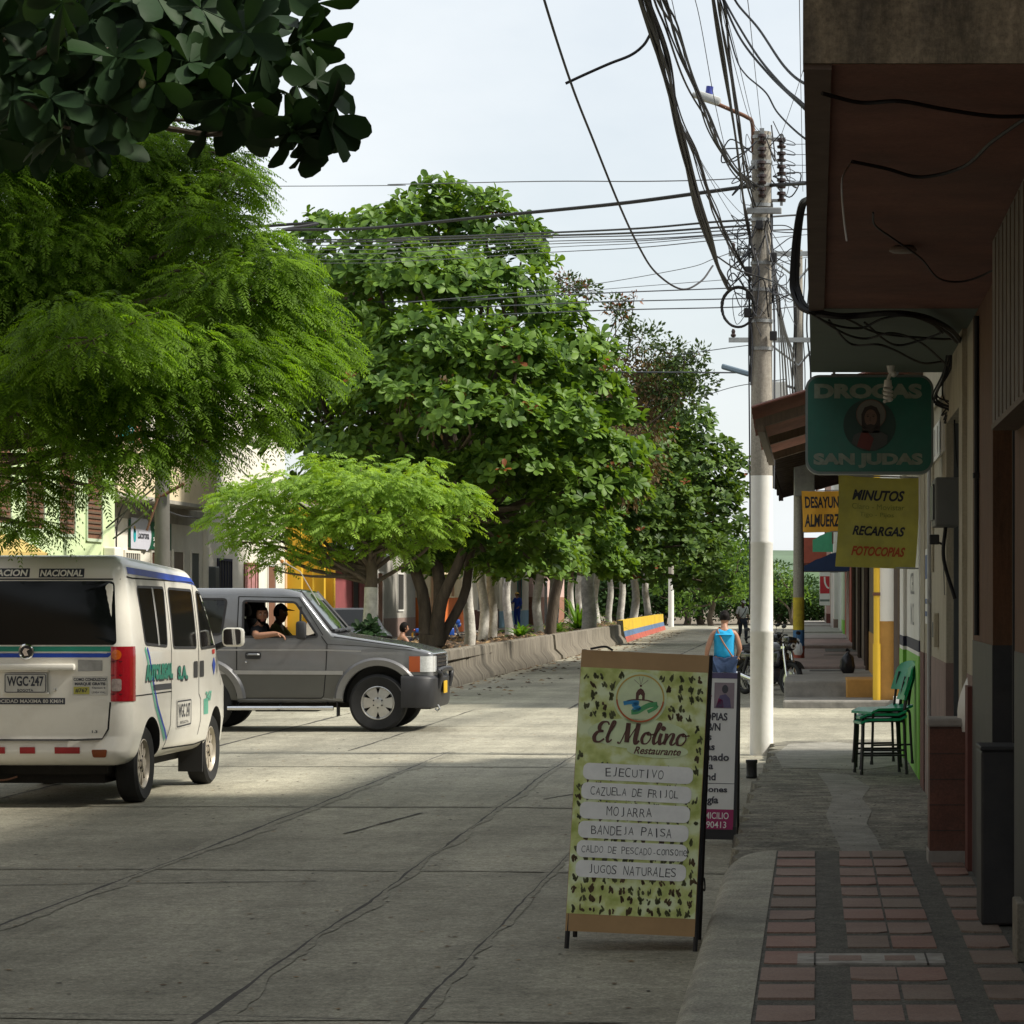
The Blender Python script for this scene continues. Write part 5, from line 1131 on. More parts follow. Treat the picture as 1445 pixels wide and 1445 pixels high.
def boolean(me, cutters, mats):
    ob = bpy.data.objects.new('tmp', me); C.objects.link(ob); tmp = [ob]
    for mbc in cutters:
        cm = bpy.data.meshes.new('cut'); cm.from_pydata(mbc.v, [], mbc.f); bm = bmesh.new(); bm.from_mesh(cm); bmesh.ops.recalc_face_normals(bm, faces=bm.faces[:]); bm.to_mesh(cm); bm.free()
        for m in mats: cm.materials.append(m)
        cm.polygons.foreach_set('material_index', mbc.m)
        co_ = bpy.data.objects.new('cut', cm); C.objects.link(co_); tmp.append(co_)
        md = ob.modifiers.new('b', 'BOOLEAN'); md.object = co_; md.operation = 'DIFFERENCE'; md.solver = 'EXACT'
    out = evalmesh(ob)
    for o in tmp: bpy.data.objects.remove(o)
    return out
def body_obj(name, bd, cutters, mats, par, ang=32):
    v, f = bd.mesh(); me = bpy.data.meshes.new(name); me.from_pydata([tuple(p) for p in v], [], f)
    bm = bmesh.new(); bm.from_mesh(me); bmesh.ops.recalc_face_normals(bm, faces=bm.faces[:]); bm.to_mesh(me); bm.free()
    for m in mats: me.materials.append(m)
    me = boolean(me, cutters, mats); me.name = name
    me.shade_smooth(); me.set_sharp_from_angle(angle=R(ang))
    o = bpy.data.objects.new(name, me); C.objects.link(o); o.parent = par; return o
def wheel(par, x, y, rad, wid, rimr, spokes, mrim, sg=-1, z=None):
    """rim faces -y when sg=-1"""
    z = rad if z is None else z
    M = Matrix.Translation((x, y, z))@Matrix.Rotation(R(90)*(1 if sg < 0 else -1), 4, 'X')
    root = MB(); h = wid/2
    root.lathe([(rimr*.98,-h*.8),(rad*.9,-h),(rad*.985,-h*.75),(rad,-h*.3),(rad,h*.3),(rad*.985,h*.75),(rad*.9,h),(rimr*1.02,h*.8),(rimr*.98,h*.5)],0,44,M,False)
    for k in range(44):
        a = 2*PI*k/44
        for s_ in (-1, 1):
            root.box(-.012,.012,-.0,.0+h*.55,rad-.003,rad+.005,0,M@Matrix.Rotation(a+.03*s_,4,'Z')@Matrix.Rotation(R(-90),4,'X')@Matrix.Rotation(0,4,'X')) if False else None
    tyre = root.build('tyre', [M_black], None, 40)
    rb = MB()
    rb.lathe([(rimr*1.02,h*.78),(rimr*.97,h*.82),(rimr*.9,h*.6),(rimr*.86,h*.25)],0,40,M,False)
    rb.lathe([(.001,h*.1),(rimr*.9,h*.1)],2,32,M,False)
    for k in range(spokes):
        a = 2*PI*k/spokes; w1, w2 = rimr*(.2 if spokes < 8 else .10), rimr*(.36 if spokes < 8 else .11)
        MM = M@Matrix.Rotation(a, 4, 'Z')
        rb.add([(rimr*.2,-w1,h*.62),(rimr*.2,w1,h*.62),(rimr*.9,w2,h*.55),(rimr*.9,-w2,h*.55),(rimr*.2,-w1,h*.2),(rimr*.2,w1,h*.2),(rimr*.9,w2,h*.2),(rimr*.9,-w2,h*.2)],[(0,1,2,3),(0,4,5,1),(1,5,6,2),(2,6,7,3),(3,7,4,0)],0,MM)
    rb.lathe([(rimr*.34,h*.3),(rimr*.34,h*.66),(rimr*.26,h*.7),(rimr*.25,h*.85),(.001,h*.88)],0,20,M,False)
    for k in range(6):
        a = 2*PI*(k+.5)/6; rb.cyl(M@Vector((rimr*.29*math.cos(a),rimr*.29*math.sin(a),h*.6)),M@Vector((rimr*.29*math.cos(a),rimr*.29*math.sin(a),h*.74)),.011,.011,1,8)
    rim = rb.build('rim', [mrim, M_blackpl, M_black], None, 35)
    w = bpy.data.objects.new('wheel', None); C.objects.link(w); w.parent = par
    tyre.parent = w; rim.parent = w
    return w

M_glassd = mat('dark_tinted_glass', (.004,.005,.005), .08, .05, 2, spec=.22)
M_gap = mat('panel_gap', (.012,.012,.012), .9, .05, 5)

# ---------------------------------------------------------------- white minivan, seen from behind
M_vw = mat('white_van_paint', (.80,.775,.70), .28, .03, 2, coat=.4, dirt=.35, dscale=1.4, dirtcol=(.5,.45,.37), spec=.5)
M_vroof = mat('dusty_white_roof', (.6,.58,.53), .5, .06, 4, dirt=.3, dscale=4, dirtcol=(.42,.4,.35))
van = thing('minivan', 'white passenger minivan seen from behind, with blue and green stripes', 'van', (-6.41,24.2,0), rotz=R(90-1.2))
VL = 3.78
def v_zt(x):
    if x < .35: return 2.03+.03*math.sin(x/.35*PI/2)
    if x < 2.45: return 2.06-(x-.35)*.045
    if x < 2.75: return 1.965-(x-2.45)*.5
    if x < 3.35: return 1.815-(x-2.75)*1.18
    return 1.107-(x-3.35)*.55
def v_wf(x, z):
    k = 1.0
    if z > 1.25: k -= .115*((z-1.25)/.8)**1.25
    if z < .6: k -= .05*(.6-z)/.3
    if x > 2.6: k -= .07*((x-2.6)/1.18)**2
    if x < .3: k -= .012*(1-x/.3)
    return k
def v_rear(z): return .10*max(0, (z-1.25)/.8)**1.3 + .02*max(0,(.8-z)/.4) - (.035 if z < .56 else 0)
vb = Body(VL,1.70,1.7,.13,lambda x: .34,v_zt,v_wf,[2.45,2.75,3.35],[.25,.55,.9],v_rear)
cut = MB()
xr_, xf_ = .70, 3.20
cuts = []
for x in (xr_, xf_):
    for sg in (-1, 1):
        c_ = MB(); c_.cyl((x,sg*.62,.33),(x,sg*1.1,.33),.385,.385,1,40); cuts.append(c_)
body = body_obj('body', vb, cuts, [M_vw, M_blackpl], van)
def VS(off=.003): return lambda x, z: vb.side(x, z, off)
def VR(off=.003): return lambda y, z: vb.back(-y, z, off)      # u to the right as seen from behind
# windows: local x = world Y - 24.2
for q in ([(.42,1.80),(1.34,1.795),(1.25,1.295),(.50,1.325)],[(1.50,1.79),(2.36,1.775),(2.33,1.265),(1.47,1.28)],[(2.53,1.77),(3.02,1.71),(3.33,1.27),(2.50,1.255)]):
    mb = MB(); patch(mb, VS(.002), rp([(a,b) for a,b in q],.05), 0, 6, 4); fr = mb.build('window', [M_glassd], van, 60)
    mb = MB(); strip(mb, VS(.005), rp(q,.05), .022, 0, .05, True); mb.build('seal', [M_blackpl], fr, 60)
mb = MB(); strip(mb, VS(.006), [(.93,1.795),(.95,1.305)], .022, 0); strip(mb, VS(.007), [(.955,1.79),(.975,1.31)], .012, 0); mb.build('window_bar', [mat('pale_bar',(.5,.5,.48),.4)], van)
for sgw in (1,):   # far side glass
    for q in ([(.42,1.80),(2.36,1.775),(2.33,1.265),(.50,1.325)],[(2.53,1.77),(3.02,1.71),(3.33,1.27),(2.50,1.255)]):
        mb = MB(); patch(mb, lambda x,z: vb.side(x,z,.002,1), rp(q,.05), 0, 6, 4); mb.build('window', [M_glassd], van, 60)
mb = MB(); q = [(-.70,1.845),(.70,1.845),(.735,1.325),(-.735,1.325)]; patch(mb, VR(.003), rp(q,.04), 0, 6, 8); rw = mb.build('rear_window', [M_glassd], van, 60)
mb = MB(); v=[]
for i in range(9):
    for j in range(7):
        y=-.62+1.24*i/8; t_=j/6; v.append((2.80+.52*t_, y*(1+.12*t_), 1.79-.60*t_+.012-.03*(y*y)))
mb.add(v,[(i*7+j,i*7+j+1,(i+1)*7+j+1,(i+1)*7+j) for i in range(8) for j in range(6)],0); mb.build('windscreen',[M_glassd],van,60)
# panel gaps
mb = MB(); f=VS(.0025)
strip(mb,f,[(1.41,1.86),(1.40,1.3),(1.39,.98),(1.40,.93)],.012); strip(mb,f,[(1.40,.93),(1.36,.62),(1.2,.42)],.012) ; strip(mb,f,[(2.43,1.84),(2.42,1.25),(2.43,.85),(2.50,.8),(2.50,.62),(2.44,.5),(2.42,.40)],.012); strip(mb,f,[(3.08,1.72),(3.38,1.24),(3.42,.9)],.010)
strip(mb,f,[(1.2,.42),(2.42,.40),(2.8,.42)],.014); strip(mb,f,[(.12,1.88),(.3,1.87),(1.4,1.86),(2.43,1.845),(2.8,1.78)],.012); strip(mb,f,[(.16,.905),(.6,.905),(1.40,.905)],.010)
g=VR(.0025)
strip(mb,g,[(-.64,1.86),(.74,1.86)],.012); strip(mb,g,[(.685,.86),(.665,.64),(.62,.562),(.4,.553),(-.4,.553),(-.62,.562),(-.665,.64),(-.685,.86)],.014)
mb.build('panel_gap',[M_gap],body)
# stripes and side lettering
Bl=mat('van_blue',(.01,.06,.42),.4); Gn=mat('van_green',(.01,.22,.15),.4); Gl=mat('van_pale_green',(.12,.42,.3),.4); Dk=mat('van_dark_print',(.03,.035,.05),.4); Wh=mat('decal_white',(.6,.58,.52),.5)
mb=MB(); s1=VS(.003); s2=VS(.005); s3=VS(.007)
strip(mb,s1,[(.16,1.935),(.5,1.925),(1.4,1.895),(2.3,1.865),(2.72,1.84)],.055,0,.05)
for dx,mi in ((-.02,3),(.055,0)):
    strip(mb,s1,[(.5+dx,1.29),(.58+dx,1.2),(.70+dx,1.0),(.85+dx,.8),(1.05+dx,.62),(1.22+dx,.5)],.045 if mi else .035,mi)
fx=lambda s_,cx,cz: (lambda u,v: s_(cx+u,cz+v))
text(mb,'AUTOLEGAL',fx(s3,.95,1.085),.95,.135,1,.085); text(mb,'AUTOLEGAL',fx(s2,.955,1.078),.97,.15,2,.1); 
text(mb,'S.A.',fx(s3,1.80,1.055),.36,.115,1,.05); text(mb,'S.A.',fx(s2,1.80,1.05),.4,.14,2,.1)
patch(mb,s1,[(1.58,1.0-.17),(2.15,1.0-.17),(2.13,.58),(1.57,.57)],4,3,3); strip(mb,s2,rp([(1.6,.81),(2.12,.81),(2.11,.60),(1.6,.59)],.02),.012,2,.05,True); text(mb,'WGC 247',fx(s2,1.86,.725),.44,.12,2,.02); text(mb,'BOGOTA',fx(s2,1.86,.625),.3,.025,2,.0)
text(mb,'247',fx(s2,2.82,.82),.26,.09,3,.05); patch(mb,s1,[(2.62,.8),(2.80,.8),(2.80,.66),(2.62,.66)],3,2,2)
patch(mb,s2,[(2.98,1.10),(3.06,1.17),(3.14,1.10),(3.06,1.0)],0,2,2); strip(mb,s2,[(2.98,1.22),(3.1,1.22)],.04,5)
strip(mb,s1,[(.75,.955),(1.39,.952)],.05,2)
mb.build('side_lettering',[Bl,Gn,Dk,Gl,Wh,mat('decal_red',(.5,.03,.02),.5)],body)
for xa,xb in ((2.22,2.38),(2.46,2.62)):
    mb=MB(); patch(mb,VS(.004),rp([(xa,1.145),(xb,1.145),(xb,1.0),(xa,1.0)],.02),0,2,2); mb.build('door_handle',[M_blackpl],van)
# rear details
mb=MB(); r1=VR(.003); r2=VR(.005); r3=VR(.008)
strip(mb,r1,[(-.70,1.292),(.705,1.292)],.042,1); strip(mb,r1,[(-.70,1.240),(.66,1.240),(.70,1.275)],.034,0); strip(mb,r1,[(-.70,1.266),(.69,1.266)],.010,4)
def outl(s_,cx,cz,w2,h2):
    text(mb,s_,lambda u,v:r1(u+cx,v+cz),w2*1.04,h2*1.3,2,.09,.15); strip(mb,r1,[(cx-w2*.53,cz),(cx+w2*.53,cz)],h2*1.25,2); text(mb,s_,lambda u,v:r3(u+cx,v+cz),w2,h2*.95,9,.035,.15)
outl('NACIONAL',.265,1.91,.35,.058); outl('OPERACION',-.23,1.912,.44,.058)
patch(mb,r1,[(.42,1.205),(.62,1.2),(.62,1.115),(.42,1.11)],6,2,2)
patch(mb,r1,[(.375,1.07),(.665,1.07),(.665,.915),(.375,.915)],4,2,3); text(mb,'COMO CONDUZCO?',lambda u,v:r2(u+.52,v+1.045),.27,.026,2,.04); text(mb,'MARQUE GRATIS',lambda u,v:r2(u+.52,v+1.007),.25,.028,2,.04)
patch(mb,r2,[(.385,.985),(.515,.985),(.515,.925),(.385,.925)],7,2,2); text(mb,'#767',lambda u,v:r3(u+.45,v+.955),.1,.035,2,.02); text(mb,'Opcion 6',lambda u,v:r2(u+.59,v+.975),.11,.02,2,.02); text(mb,'LINEA VIAL',lambda u,v:r2(u+.59,v+.94),.11,.016,2,.0)
text(mb,'VELOCIDAD MAXIMA 80 KM/H',lambda u,v:r2(u-.01,v+.868),.62,.03,4,.02); strip(mb,r1,[(-.33,.868),(.315,.868)],.052,2)
text(mb,'1.3',lambda u,v:r2(u+.555,v+.62),.045,.022,2,.03)
mb.build('rear_lettering',[Bl,Gn,Dk,Gl,mat('pale_lettering',(.55,.54,.5),.5),mat('red_reflector',(.35,.015,.02),.35),mat('grey_sticker',(.3,.3,.29),.7,.2,12),mat('yellow_sticker',(.4,.38,.08),.6),mat('amber_reflector',(.25,.06,.015),.35),mat('white_lettering',(.8,.79,.74),.5)],body)
mb=MB(); mb.bbox(-.045,.02,-.42,.40,1.105,1.165,.015,0,Matrix.Translation((0,0,0))); mb.build('tailgate_bar',[M_vw],van,35) if False else None
for a,b in ((-.05,.075),(.235,.44),(-.36,-.17)):
    mb=MB(); patch(mb,r2,[(a*.999,.495),(b,.495),(b,.442),(a,.442)],0,2,3); mb.build('reflector',[MATS['red_reflector']],van)
for a in (1,-1):
    mb=MB(); patch(mb,r2,rp([(a*.535,.475),(a*.665,.475),(a*.65,.41),(a*.545,.41)],.015),0,2,2); mb.build('reflector',[MATS['amber_reflector']],van)
mb=MB(); mb.bbox(-.05,.05,-.40,.40,1.118,1.172,.014,0); bar=mb.build('tailgate_bar',[M_vw],van,35)
mb=MB(); c0=vb.back(0,1.27); mb.lathe([(.001,.012),(.05,.012),(.056,.0)],0,28,Matrix.Translation(c0)@Matrix.Rotation(R(-90),4,'Y')); mb.lathe([(.048,.013),(.055,.02),(.064,.012),(.066,.0)],1,28,Matrix.Translation(c0)@Matrix.Rotation(R(-90),4,'Y'),False)
MB_=Matrix.Translation(c0+Vector((-.016,0,0))); mb.add([(0,-.02,-.03),(0,.012,-.035),(0,.03,0),(0,.012,.03),(0,-.028,.02),(0,-.004,.006)],[(0,1,2,3,4,5)],1,MB_); mb.build('badge',[M_blackpl,M_chrome],van,30)
pl=MB(); zc=1.015; yb=0; pl.bbox(-.035,-.018,-.176,.176,zc-.083,zc+.083,.01,0); plate=pl.build('number_plate',[mat('plate_white',(.5,.49,.45),.5,.1,9)],van)
mb=MB(); fp=lambda u,v:(-.0375,-u,v+zc); text(mb,'WGC·247',lambda u,v:fp(u,v+.016),.30,.082,0,.03); text(mb,'BOGOTA',lambda u,v:fp(u,v-.058),.13,.022,0,.02)
strip(mb,lambda u,v:fp(u,v),rp([(-.165,-.073),(.165,-.073),(.165,.073),(-.165,.073)],.015),.006,0,.05,True); mb.build('plate_lettering',[Dk],plate)
mb=MB(); mb.bbox(-.03,.03,-.19,.19,.925,.94,.004,0); mb.bbox(-.03,.03,-.19,.19,1.105,1.118,.004,0); mb.sphere((-.012,-.235,.96),.014,1,8); mb.build('plate_holder',[M_vw,M_chrome],van)
for sg in (-1,1):
    mb=MB(); 
    def TL(u,v,sg=sg):
        # wraps round the corner: u 0..1 from rear face to side
        y=.685+.05*u if False else None
    v=[]; nz_=10
    prof_=[('b',.69),('b',.74),('b',.785),('s',.05),('s',.10),('s',.155)]
    for j in range(nz_+1):
        z=.865+(1.312-.865)*j/nz_
        for k,a in prof_:
            if k=='b': p=vb.back(-a,z,.008)
            else: p=vb.side(a,z,.008)
            if sg>0: p=Vector((p.x,-p.y,p.z))
            v.append(p)
    mi_=lambda j:0
    for j in range(nz_):
        for i in range(5):
            mb.f.append(tuple(x for x in (j*6+i,j*6+i+1,(j+1)*6+i+1,(j+1)*6+i))); mb.m.append(0)
    mb.v=[tuple(p) for p in v]
    tl=mb.build('tail_light',[mat('red_lens',(.30,.008,.015),.12,.1,30,coat=.6)],van,50)
    mb=MB(); bk=lambda u,v:Vector((vb.back(-u,v,.013).x,vb.back(-u,v,.013).y*(-1 if sg>0 else 1),v))
    patch(mb,bk,[(.735+.04*math.cos(a),1.245+.042*math.sin(a)) for a in np.linspace(0,2*PI,18)[:-1]],0,2,1); patch(mb,bk,rp([(.695,1.05),(.775,1.05),(.775,.95),(.695,.95)],.02),1,2,2); strip(mb,bk,[(.69,1.19),(.78,1.19)],.008,2); strip(mb,bk,[(.69,1.08),(.78,1.08)],.008,2); strip(mb,bk,[(.69,.925),(.78,.925)],.008,2)
    mb.build('lens',[mat('amber_lens',(.5,.1,.01),.15,coat=.5),mat('clear_lens',(.3,.24,.22),.15,.3,40,coat=.5),mat('dark_red_lens',(.1,.004,.008),.2)],tl)
mrim=mat('cream_rim',(.5,.45,.37),.4,.12,8,metal=.3,dirt=.3,dscale=6,dirtcol=(.25,.2,.15))
for x in (xr_,xf_):
    wheel(van,x,-.71,.322,.185,.205,10,mrim,-1); wheel(van,x,.71,.322,.185,.205,10,mrim,1)
mb=MB(); mb.box(.25,3.3,-.6,.6,.26,.36,0); mb.box(.35,.95,-.55,.55,.18,.3,0); mb.cyl((.7,-.6,.32),(.7,.6,.32),.05,.05,0,10); mb.sphere((.7,0,.3),.13,0,8); mb.cyl((.02,.35,.28),(.5,.35,.28),.035,.035,0,10); mb.build('underbody',[mat('underbody_black',(.02,.018,.016),.9,.3,6)],van)
for a in (-.82,.60):
    mb=MB(); mb.box(2.70,2.72,a,a+.22,.14,.42,0); mb.build('mud_flap',[M_blackpl],van)
mb=MB(); [mb.tube([(.08+.004*math.sin(a*9),.1+a*.09,.25-.03*math.sin(a/3*PI)) for a in np.linspace(0,3,40)],.008,0,5)]; mb.build('chain',[M_rust],van)
# mirror
mb=MB(); mb.bbox(-.055,.06,-.10,.10,-.085,.09,.04,0,Matrix.Translation((3.22,-.99,1.345))); mb.tube([(3.28,-.80,1.25),(3.26,-.9,1.29),(3.23,-.95,1.31)],.03,1,8); mir=mb.build('wing_mirror',[M_vw,M_blackpl],van,45)
mb=MB(); mb.prism(rrect(.16,.145,.03),-.001,.004,'x',0,Matrix.Translation((3.162,-.99,1.35))); mb.build('mirror_glass',[mat('mirror',(.6,.6,.6),.03,.02,3,metal=1)],mir)

# ---------------------------------------------------------------- grey two-door jeep, seen side-on
M_jg = mat('grey_metallic_paint', (.20,.205,.215), .25, .08, 3, metal=.4, coat=.9, dirt=.45, dscale=1.6, dirtcol=(.14,.13,.115), spec=.5)
M_jlow = mat('darker_grey_paint', (.11,.11,.10), .42, .08, 3, metal=.2, dirt=.35, dscale=2, dirtcol=(.12,.11,.1))
M_jmold = mat('silver_trim', (.42,.42,.42), .35, .08, 6, metal=.7)
jeep = thing('jeep', 'grey two door off road jeep crossing the junction with a driver leaning out', 'jeep', (-8.447,38.85,0))
JL = 3.56
def j_zt(x):
    if x < .3: return 1.80+.036*math.sin(x/.3*PI/2)
    if x < 1.55: return 1.836
    if x < 1.86: return 1.836-.055*((x-1.55)/.31)**1.6
    if x < 2.26: return 1.781-(x-1.86)*1.28
    if x < 2.34: return 1.269-(x-2.26)*.35
    return 1.241-(x-2.34)*.155-max(0,(x-3.2))*.10
def j_wf(x, z):
    k = 1.0
    if z > 1.05: k -= .10*((z-1.05)/.8)**1.15
    if z < .75: k -= .02*(.75-z)/.4
    if x > 2.5: k -= .055*((x-2.5)/1.06)**2
    return k
jb = Body(JL,1.66,1.5,.085,lambda x: .37,j_zt,j_wf,[1.55,1.86,2.26,2.34,1.07,2.2],[.35,.7,.95,1.1])
cuts=[]
jxr, jxf, jr = .62, 2.86, .37
for x in (jxr, jxf):
    for sg in (-1,1):
        c_=MB(); c_.cyl((x,sg*.52,.40),(x,sg*1.1,.40),.445,.445,1,44); cuts.append(c_)
# cabin hollow, then the openings
c_=MB(); c_.add([(.25,-.74,.62),(2.2,-.74,.62),(2.2,.74,.62),(.25,.74,.62),(.25,-.735,1.12),(2.18,-.735,1.12),(2.18,.735,1.12),(.25,.735,1.12),(.32,-.665,1.75),(1.78,-.665,1.70),(1.78,.665,1.70),(.32,.665,1.75)],[(0,3,2,1),(0,1,5,4),(1,2,6,5),(2,3,7,6),(3,0,4,7),(4,5,9,8),(5,6,10,9),(6,7,11,10),(7,4,8,11),(8,9,10,11)],1); cuts.append(c_)
wq=rp([(1.135,1.675),(1.80,1.655),(2.10,1.215),(1.135,1.215)],.04)
rq=rp([(.25,1.70),(.92,1.695),(.86,1.245),(.25,1.245)],.05)
c_=MB(); c_.prism(wq,-1.2,1.2,'y',2); cuts.append(c_)
c_=MB(); c_.prism(rq,-1.2,1.2,'y',2); cuts.append(c_)
ws=[(-.60,1.735),(.60,1.735),(.66,1.30),(-.66,1.30)]
c_=MB(); c_.add([(1.72,-.58,1.66),(1.72,.58,1.66),(1.72,.64,1.32),(1.72,-.64,1.32),(2.5,-.58,1.735),(2.5,.58,1.735),(2.5,.64,1.30),(2.5,-.64,1.30)],[(0,1,2,3),(7,6,5,4),(0,4,5,1),(1,5,6,2),(2,6,7,3),(3,7,4,0)],2); cuts.append(c_)
jbody=body_obj('body',jb,cuts,[M_jg,M_blackpl,M_blackpl],jeep,30)
JS=lambda off=.003:(lambda x,z: jb.side(x,z,off))
# glass
M_gl=glassmat('clear_glass',(.5,.55,.52)); M_glt=glassmat('tinted_glass',(.30,.33,.30))
mb=MB(); patch(mb,JS(-.012),rq,0,4,3); w_=mb.build('side_window',[M_glt],jeep,60); mb=MB(); strip(mb,JS(.004),rq,.03,0,.05,True); mb.build('seal',[M_blackpl],w_)
mb=MB(); patch(mb,lambda x,z:jb.side(x,z,-.012,1),rq,0,4,3); mb.build('side_window',[M_glt],jeep,60)
mb=MB(); strip(mb,JS(.004),wq,.028,0,.05,True); strip(mb,JS(.006),[(1.87,1.60),(1.87,1.225)],.03,0); mb.build('window_frame',[M_blackpl],jeep)
mb=MB(); v=[]
for i in range(9):
    for j in range(5):
        y=-.61+1.22*i/8; t_=j/4; v.append((1.84+.42*t_-.02*(abs(y)/.6)**2*(1),y*(1+.1*t_),1.79-.50*t_+.014))
mb.add(v,[(i*5+j,i*5+j+1,(i+1)*5+j+1,(i+1)*5+j) for i in range(8) for j in range(4)],0); mb.build('windscreen',[mat('greenish_windscreen',(.02,.028,.024),.05,.1,3)],jeep,60)
mb=MB()
for sg in (-1,1): mb.tube([(1.84,sg*.63,1.795),(2.26,sg*.69,1.30)],.022,0,6)
mb.tube([(2.27,-.68,1.29),(2.29,0,1.30),(2.27,.68,1.29)],.025,0,6); mb.tube([(2.32,-.5,1.285),(2.3,-.1,1.31),(2.24,.1,1.36)],.012,0,6); mb.tube([(2.32,.05,1.285),(2.29,.35,1.32)],.012,0,6); mb.build('windscreen_frame',[M_blackpl],jeep)
# doors, mouldings
mb=MB(); f=JS(.0025)
strip(mb,f,[(1.075,1.73),(1.06,1.2),(1.06,.46),(1.10,.43)],.013); strip(mb,f,[(1.1,.43),(2.14,.43),(2.17,.46),(2.20,.8),(2.215,1.12),(2.14,1.22)],.013); strip(mb,f,[(1.075,1.73),(1.85,1.715),(2.16,1.235)],.010); strip(mb,f,[(2.215,1.12),(2.6,1.10),(3.3,1.04)],.006); strip(mb,f,[(2.30,1.215),(3.4,1.055)],.012)
mb.build('panel_gap',[M_gap],jbody)
mb=MB(); h=JS(.012); strip(mb,h,[(.1,.765),(2.42,.755)],.05,0); strip(mb,JS(.005),[(.1,1.05),(2.2,1.045),(2.65,1.03)],.018,0); mb.build('side_moulding',[M_jmold],jeep)
mb=MB(); patch(mb,JS(.0022),[(.12,.735),(2.40,.735),(2.28,.40),(1.1,.40),(.12,.45)],0,4,12); mb.build('lower_panel',[M_jlow],jbody,60)
def flare(xc,zc,r0,r1,a0,a1,nm):
    mb=MB(); v=[]; n=26
    for i in range(n+1):
        a=R(a0+(a1-a0)*i/n)
        for r_,o in ((r0,.0),(r0,.035),(r0*.3+r1*.7,.05),(r1,.004)):
            x=xc+r_*math.cos(a)*1.03; z=zc+r_*math.sin(a); p=jb.side(min(max(x,.03),JL-.01),max(z,.4),o); v.append((x,p.y,z))
    mb.add(v,[(i*4+k,i*4+k+1,(i+1)*4+k+1,(i+1)*4+k) for i in range(n) for k in range(3)],0); return mb.build(nm,[M_jmold if False else mat('flare_grey',(.2,.2,.205),.3,.06,4,metal=.5,coat=.4)],jeep,50)
flare(jxf,.41,.44,.54,-2,178,'wheel_flare'); flare(jxr,.41,.44,.54,2,182,'wheel_flare')
mb=MB(); patch(mb,JS(.012),rp([(1.17,1.02),(1.37,1.02),(1.37,.93),(1.17,.93)],.03),0,2,2); mb.tube([JS(.02)(1.20,.985),JS(.04)(1.22,.99),JS(.04)(1.33,.99),JS(.02)(1.35,.985)],.014,1,6); mb.sphere(JS(.01)(1.18,.89),.014,2,6); mb.build('door_handle',[M_blackpl,M_jg,M_chrome],jeep)
mb=MB(); mb.tube([(.95,-.86,.305),(2.30,-.86,.305)],.032,0,10); mb.tube([(.95,.86,.305),(2.30,.86,.305)],.032,0,10)
for x in (1.05,1.6,2.2): mb.tube([(x,-.86,.305),(x,-.6,.38)],.018,1,6)
mb.build('running_board',[M_chrome,M_blackpl],jeep,50)
mb=MB(); mb.box(2.33,2.345,-.80,-.6,.20,.62,0); mb.build('mud_flap',[M_blackpl],jeep)
mb=MB(); mb.bbox(-.04,.09,-.07,.07,-.115,.115,.035,0,Matrix.Translation((1.88,-.96,1.30))@Matrix.Rotation(R(12),4,'Z')); mb.tube([(1.93,-.72,1.20),(1.92,-.85,1.2),(1.9,-.92,1.22)],.022,0,6); mb.build('wing_mirror',[M_blackpl],jeep,45)
# nose: headlights, indicator, grille, bumper
for sg in (-1,1):
    mb=MB(); v=[]
    prof_=[('s',3.26),('s',3.33),('s',3.40),('s',3.475),('n',.76),('n',.66),('n',.50)]
    for j in range(5):
        z=.765+.20*j/4
        for k,a in prof_:
            p=jb.side(a,z,.012) if k=='s' else jb.nose(-a,z,.012)
            v.append((p.x,p.y*(-sg) if sg>0 else p.y,p.z))
    n=len(prof_); fs=[];ms=[]
    for j in range(4):
        for i in range(n-1): mb.f.append((j*n+i,j*n+i+1,(j+1)*n+i+1,(j+1)*n+i)); mb.m.append(0 if i<2 else 1)
    mb.v=[tuple(p) for p in v]; mb.build('headlight',[mat('orange_indicator',(.38,.08,.02),.15,coat=.5),mat('headlamp_glass',(.55,.56,.55),.1,.15,40,coat=.6)],jeep,50)
mb=MB(); nf=lambda o:(lambda y,z: jb.nose(y,z,o))
patch(mb,nf(.006),[(-.48,.985),(.48,.985),(.48,.765),(-.48,.765)],0,3,4)
for z in (.79,.84,.89,.94,.985): strip(mb,nf(.022),[(-.48,z),(.48,z)],.018,1)
for y in (-.48,.48,0): strip(mb,nf(.024),[(y,.77),(y,.99)],.02,1)
mb.build('grille',[M_blackpl,M_chrome],jeep)
mb=MB(); v=[]; pf=[(.0,.33),(.06,.31),(.085,.36),(.095,.5),(.10,.68),(.03,.715),(.0,.715)]
path=[(-.90,3.17),(-.895,3.35),(-.86,3.46),(-.76,3.53),(-.4,3.56),(0,3.57),(.4,3.56),(.76,3.53),(.86,3.46),(.895,3.35),(.90,3.17)]
for i,(y,x) in enumerate(path):
    a=Vector(path[min(i+1,10)])-Vector(path[max(i-1,0)]); nr=Vector((a.y,-a.x)).normalized()   # (dy,dx)
    out=Vector((-a.y,a.x)).normalized()
    for o,z in pf:
        yy=y+(-a[1])*0; v.append((x+(.0 if abs(y)>.88 else o*.6)+(-.0),y+(math.copysign(o*.25,y) if abs(y)>.7 else 0),z))
m_=len(pf); mb.add(v,[(i*m_+k,i*m_+k+1,(i+1)*m_+k+1,(i+1)*m_+k) for i in range(10) for k in range(m_-1)]+[tuple(range(m_))[::-1],tuple(range(10*m_,11*m_))],0)
mb.box(3.35,3.55,-.76,.76,.4,.7,0); mb.box(3.30,3.5,-.55,.55,.28,.4,0)
bmp=mb.build('bumper',[M_blackpl],jeep,45)
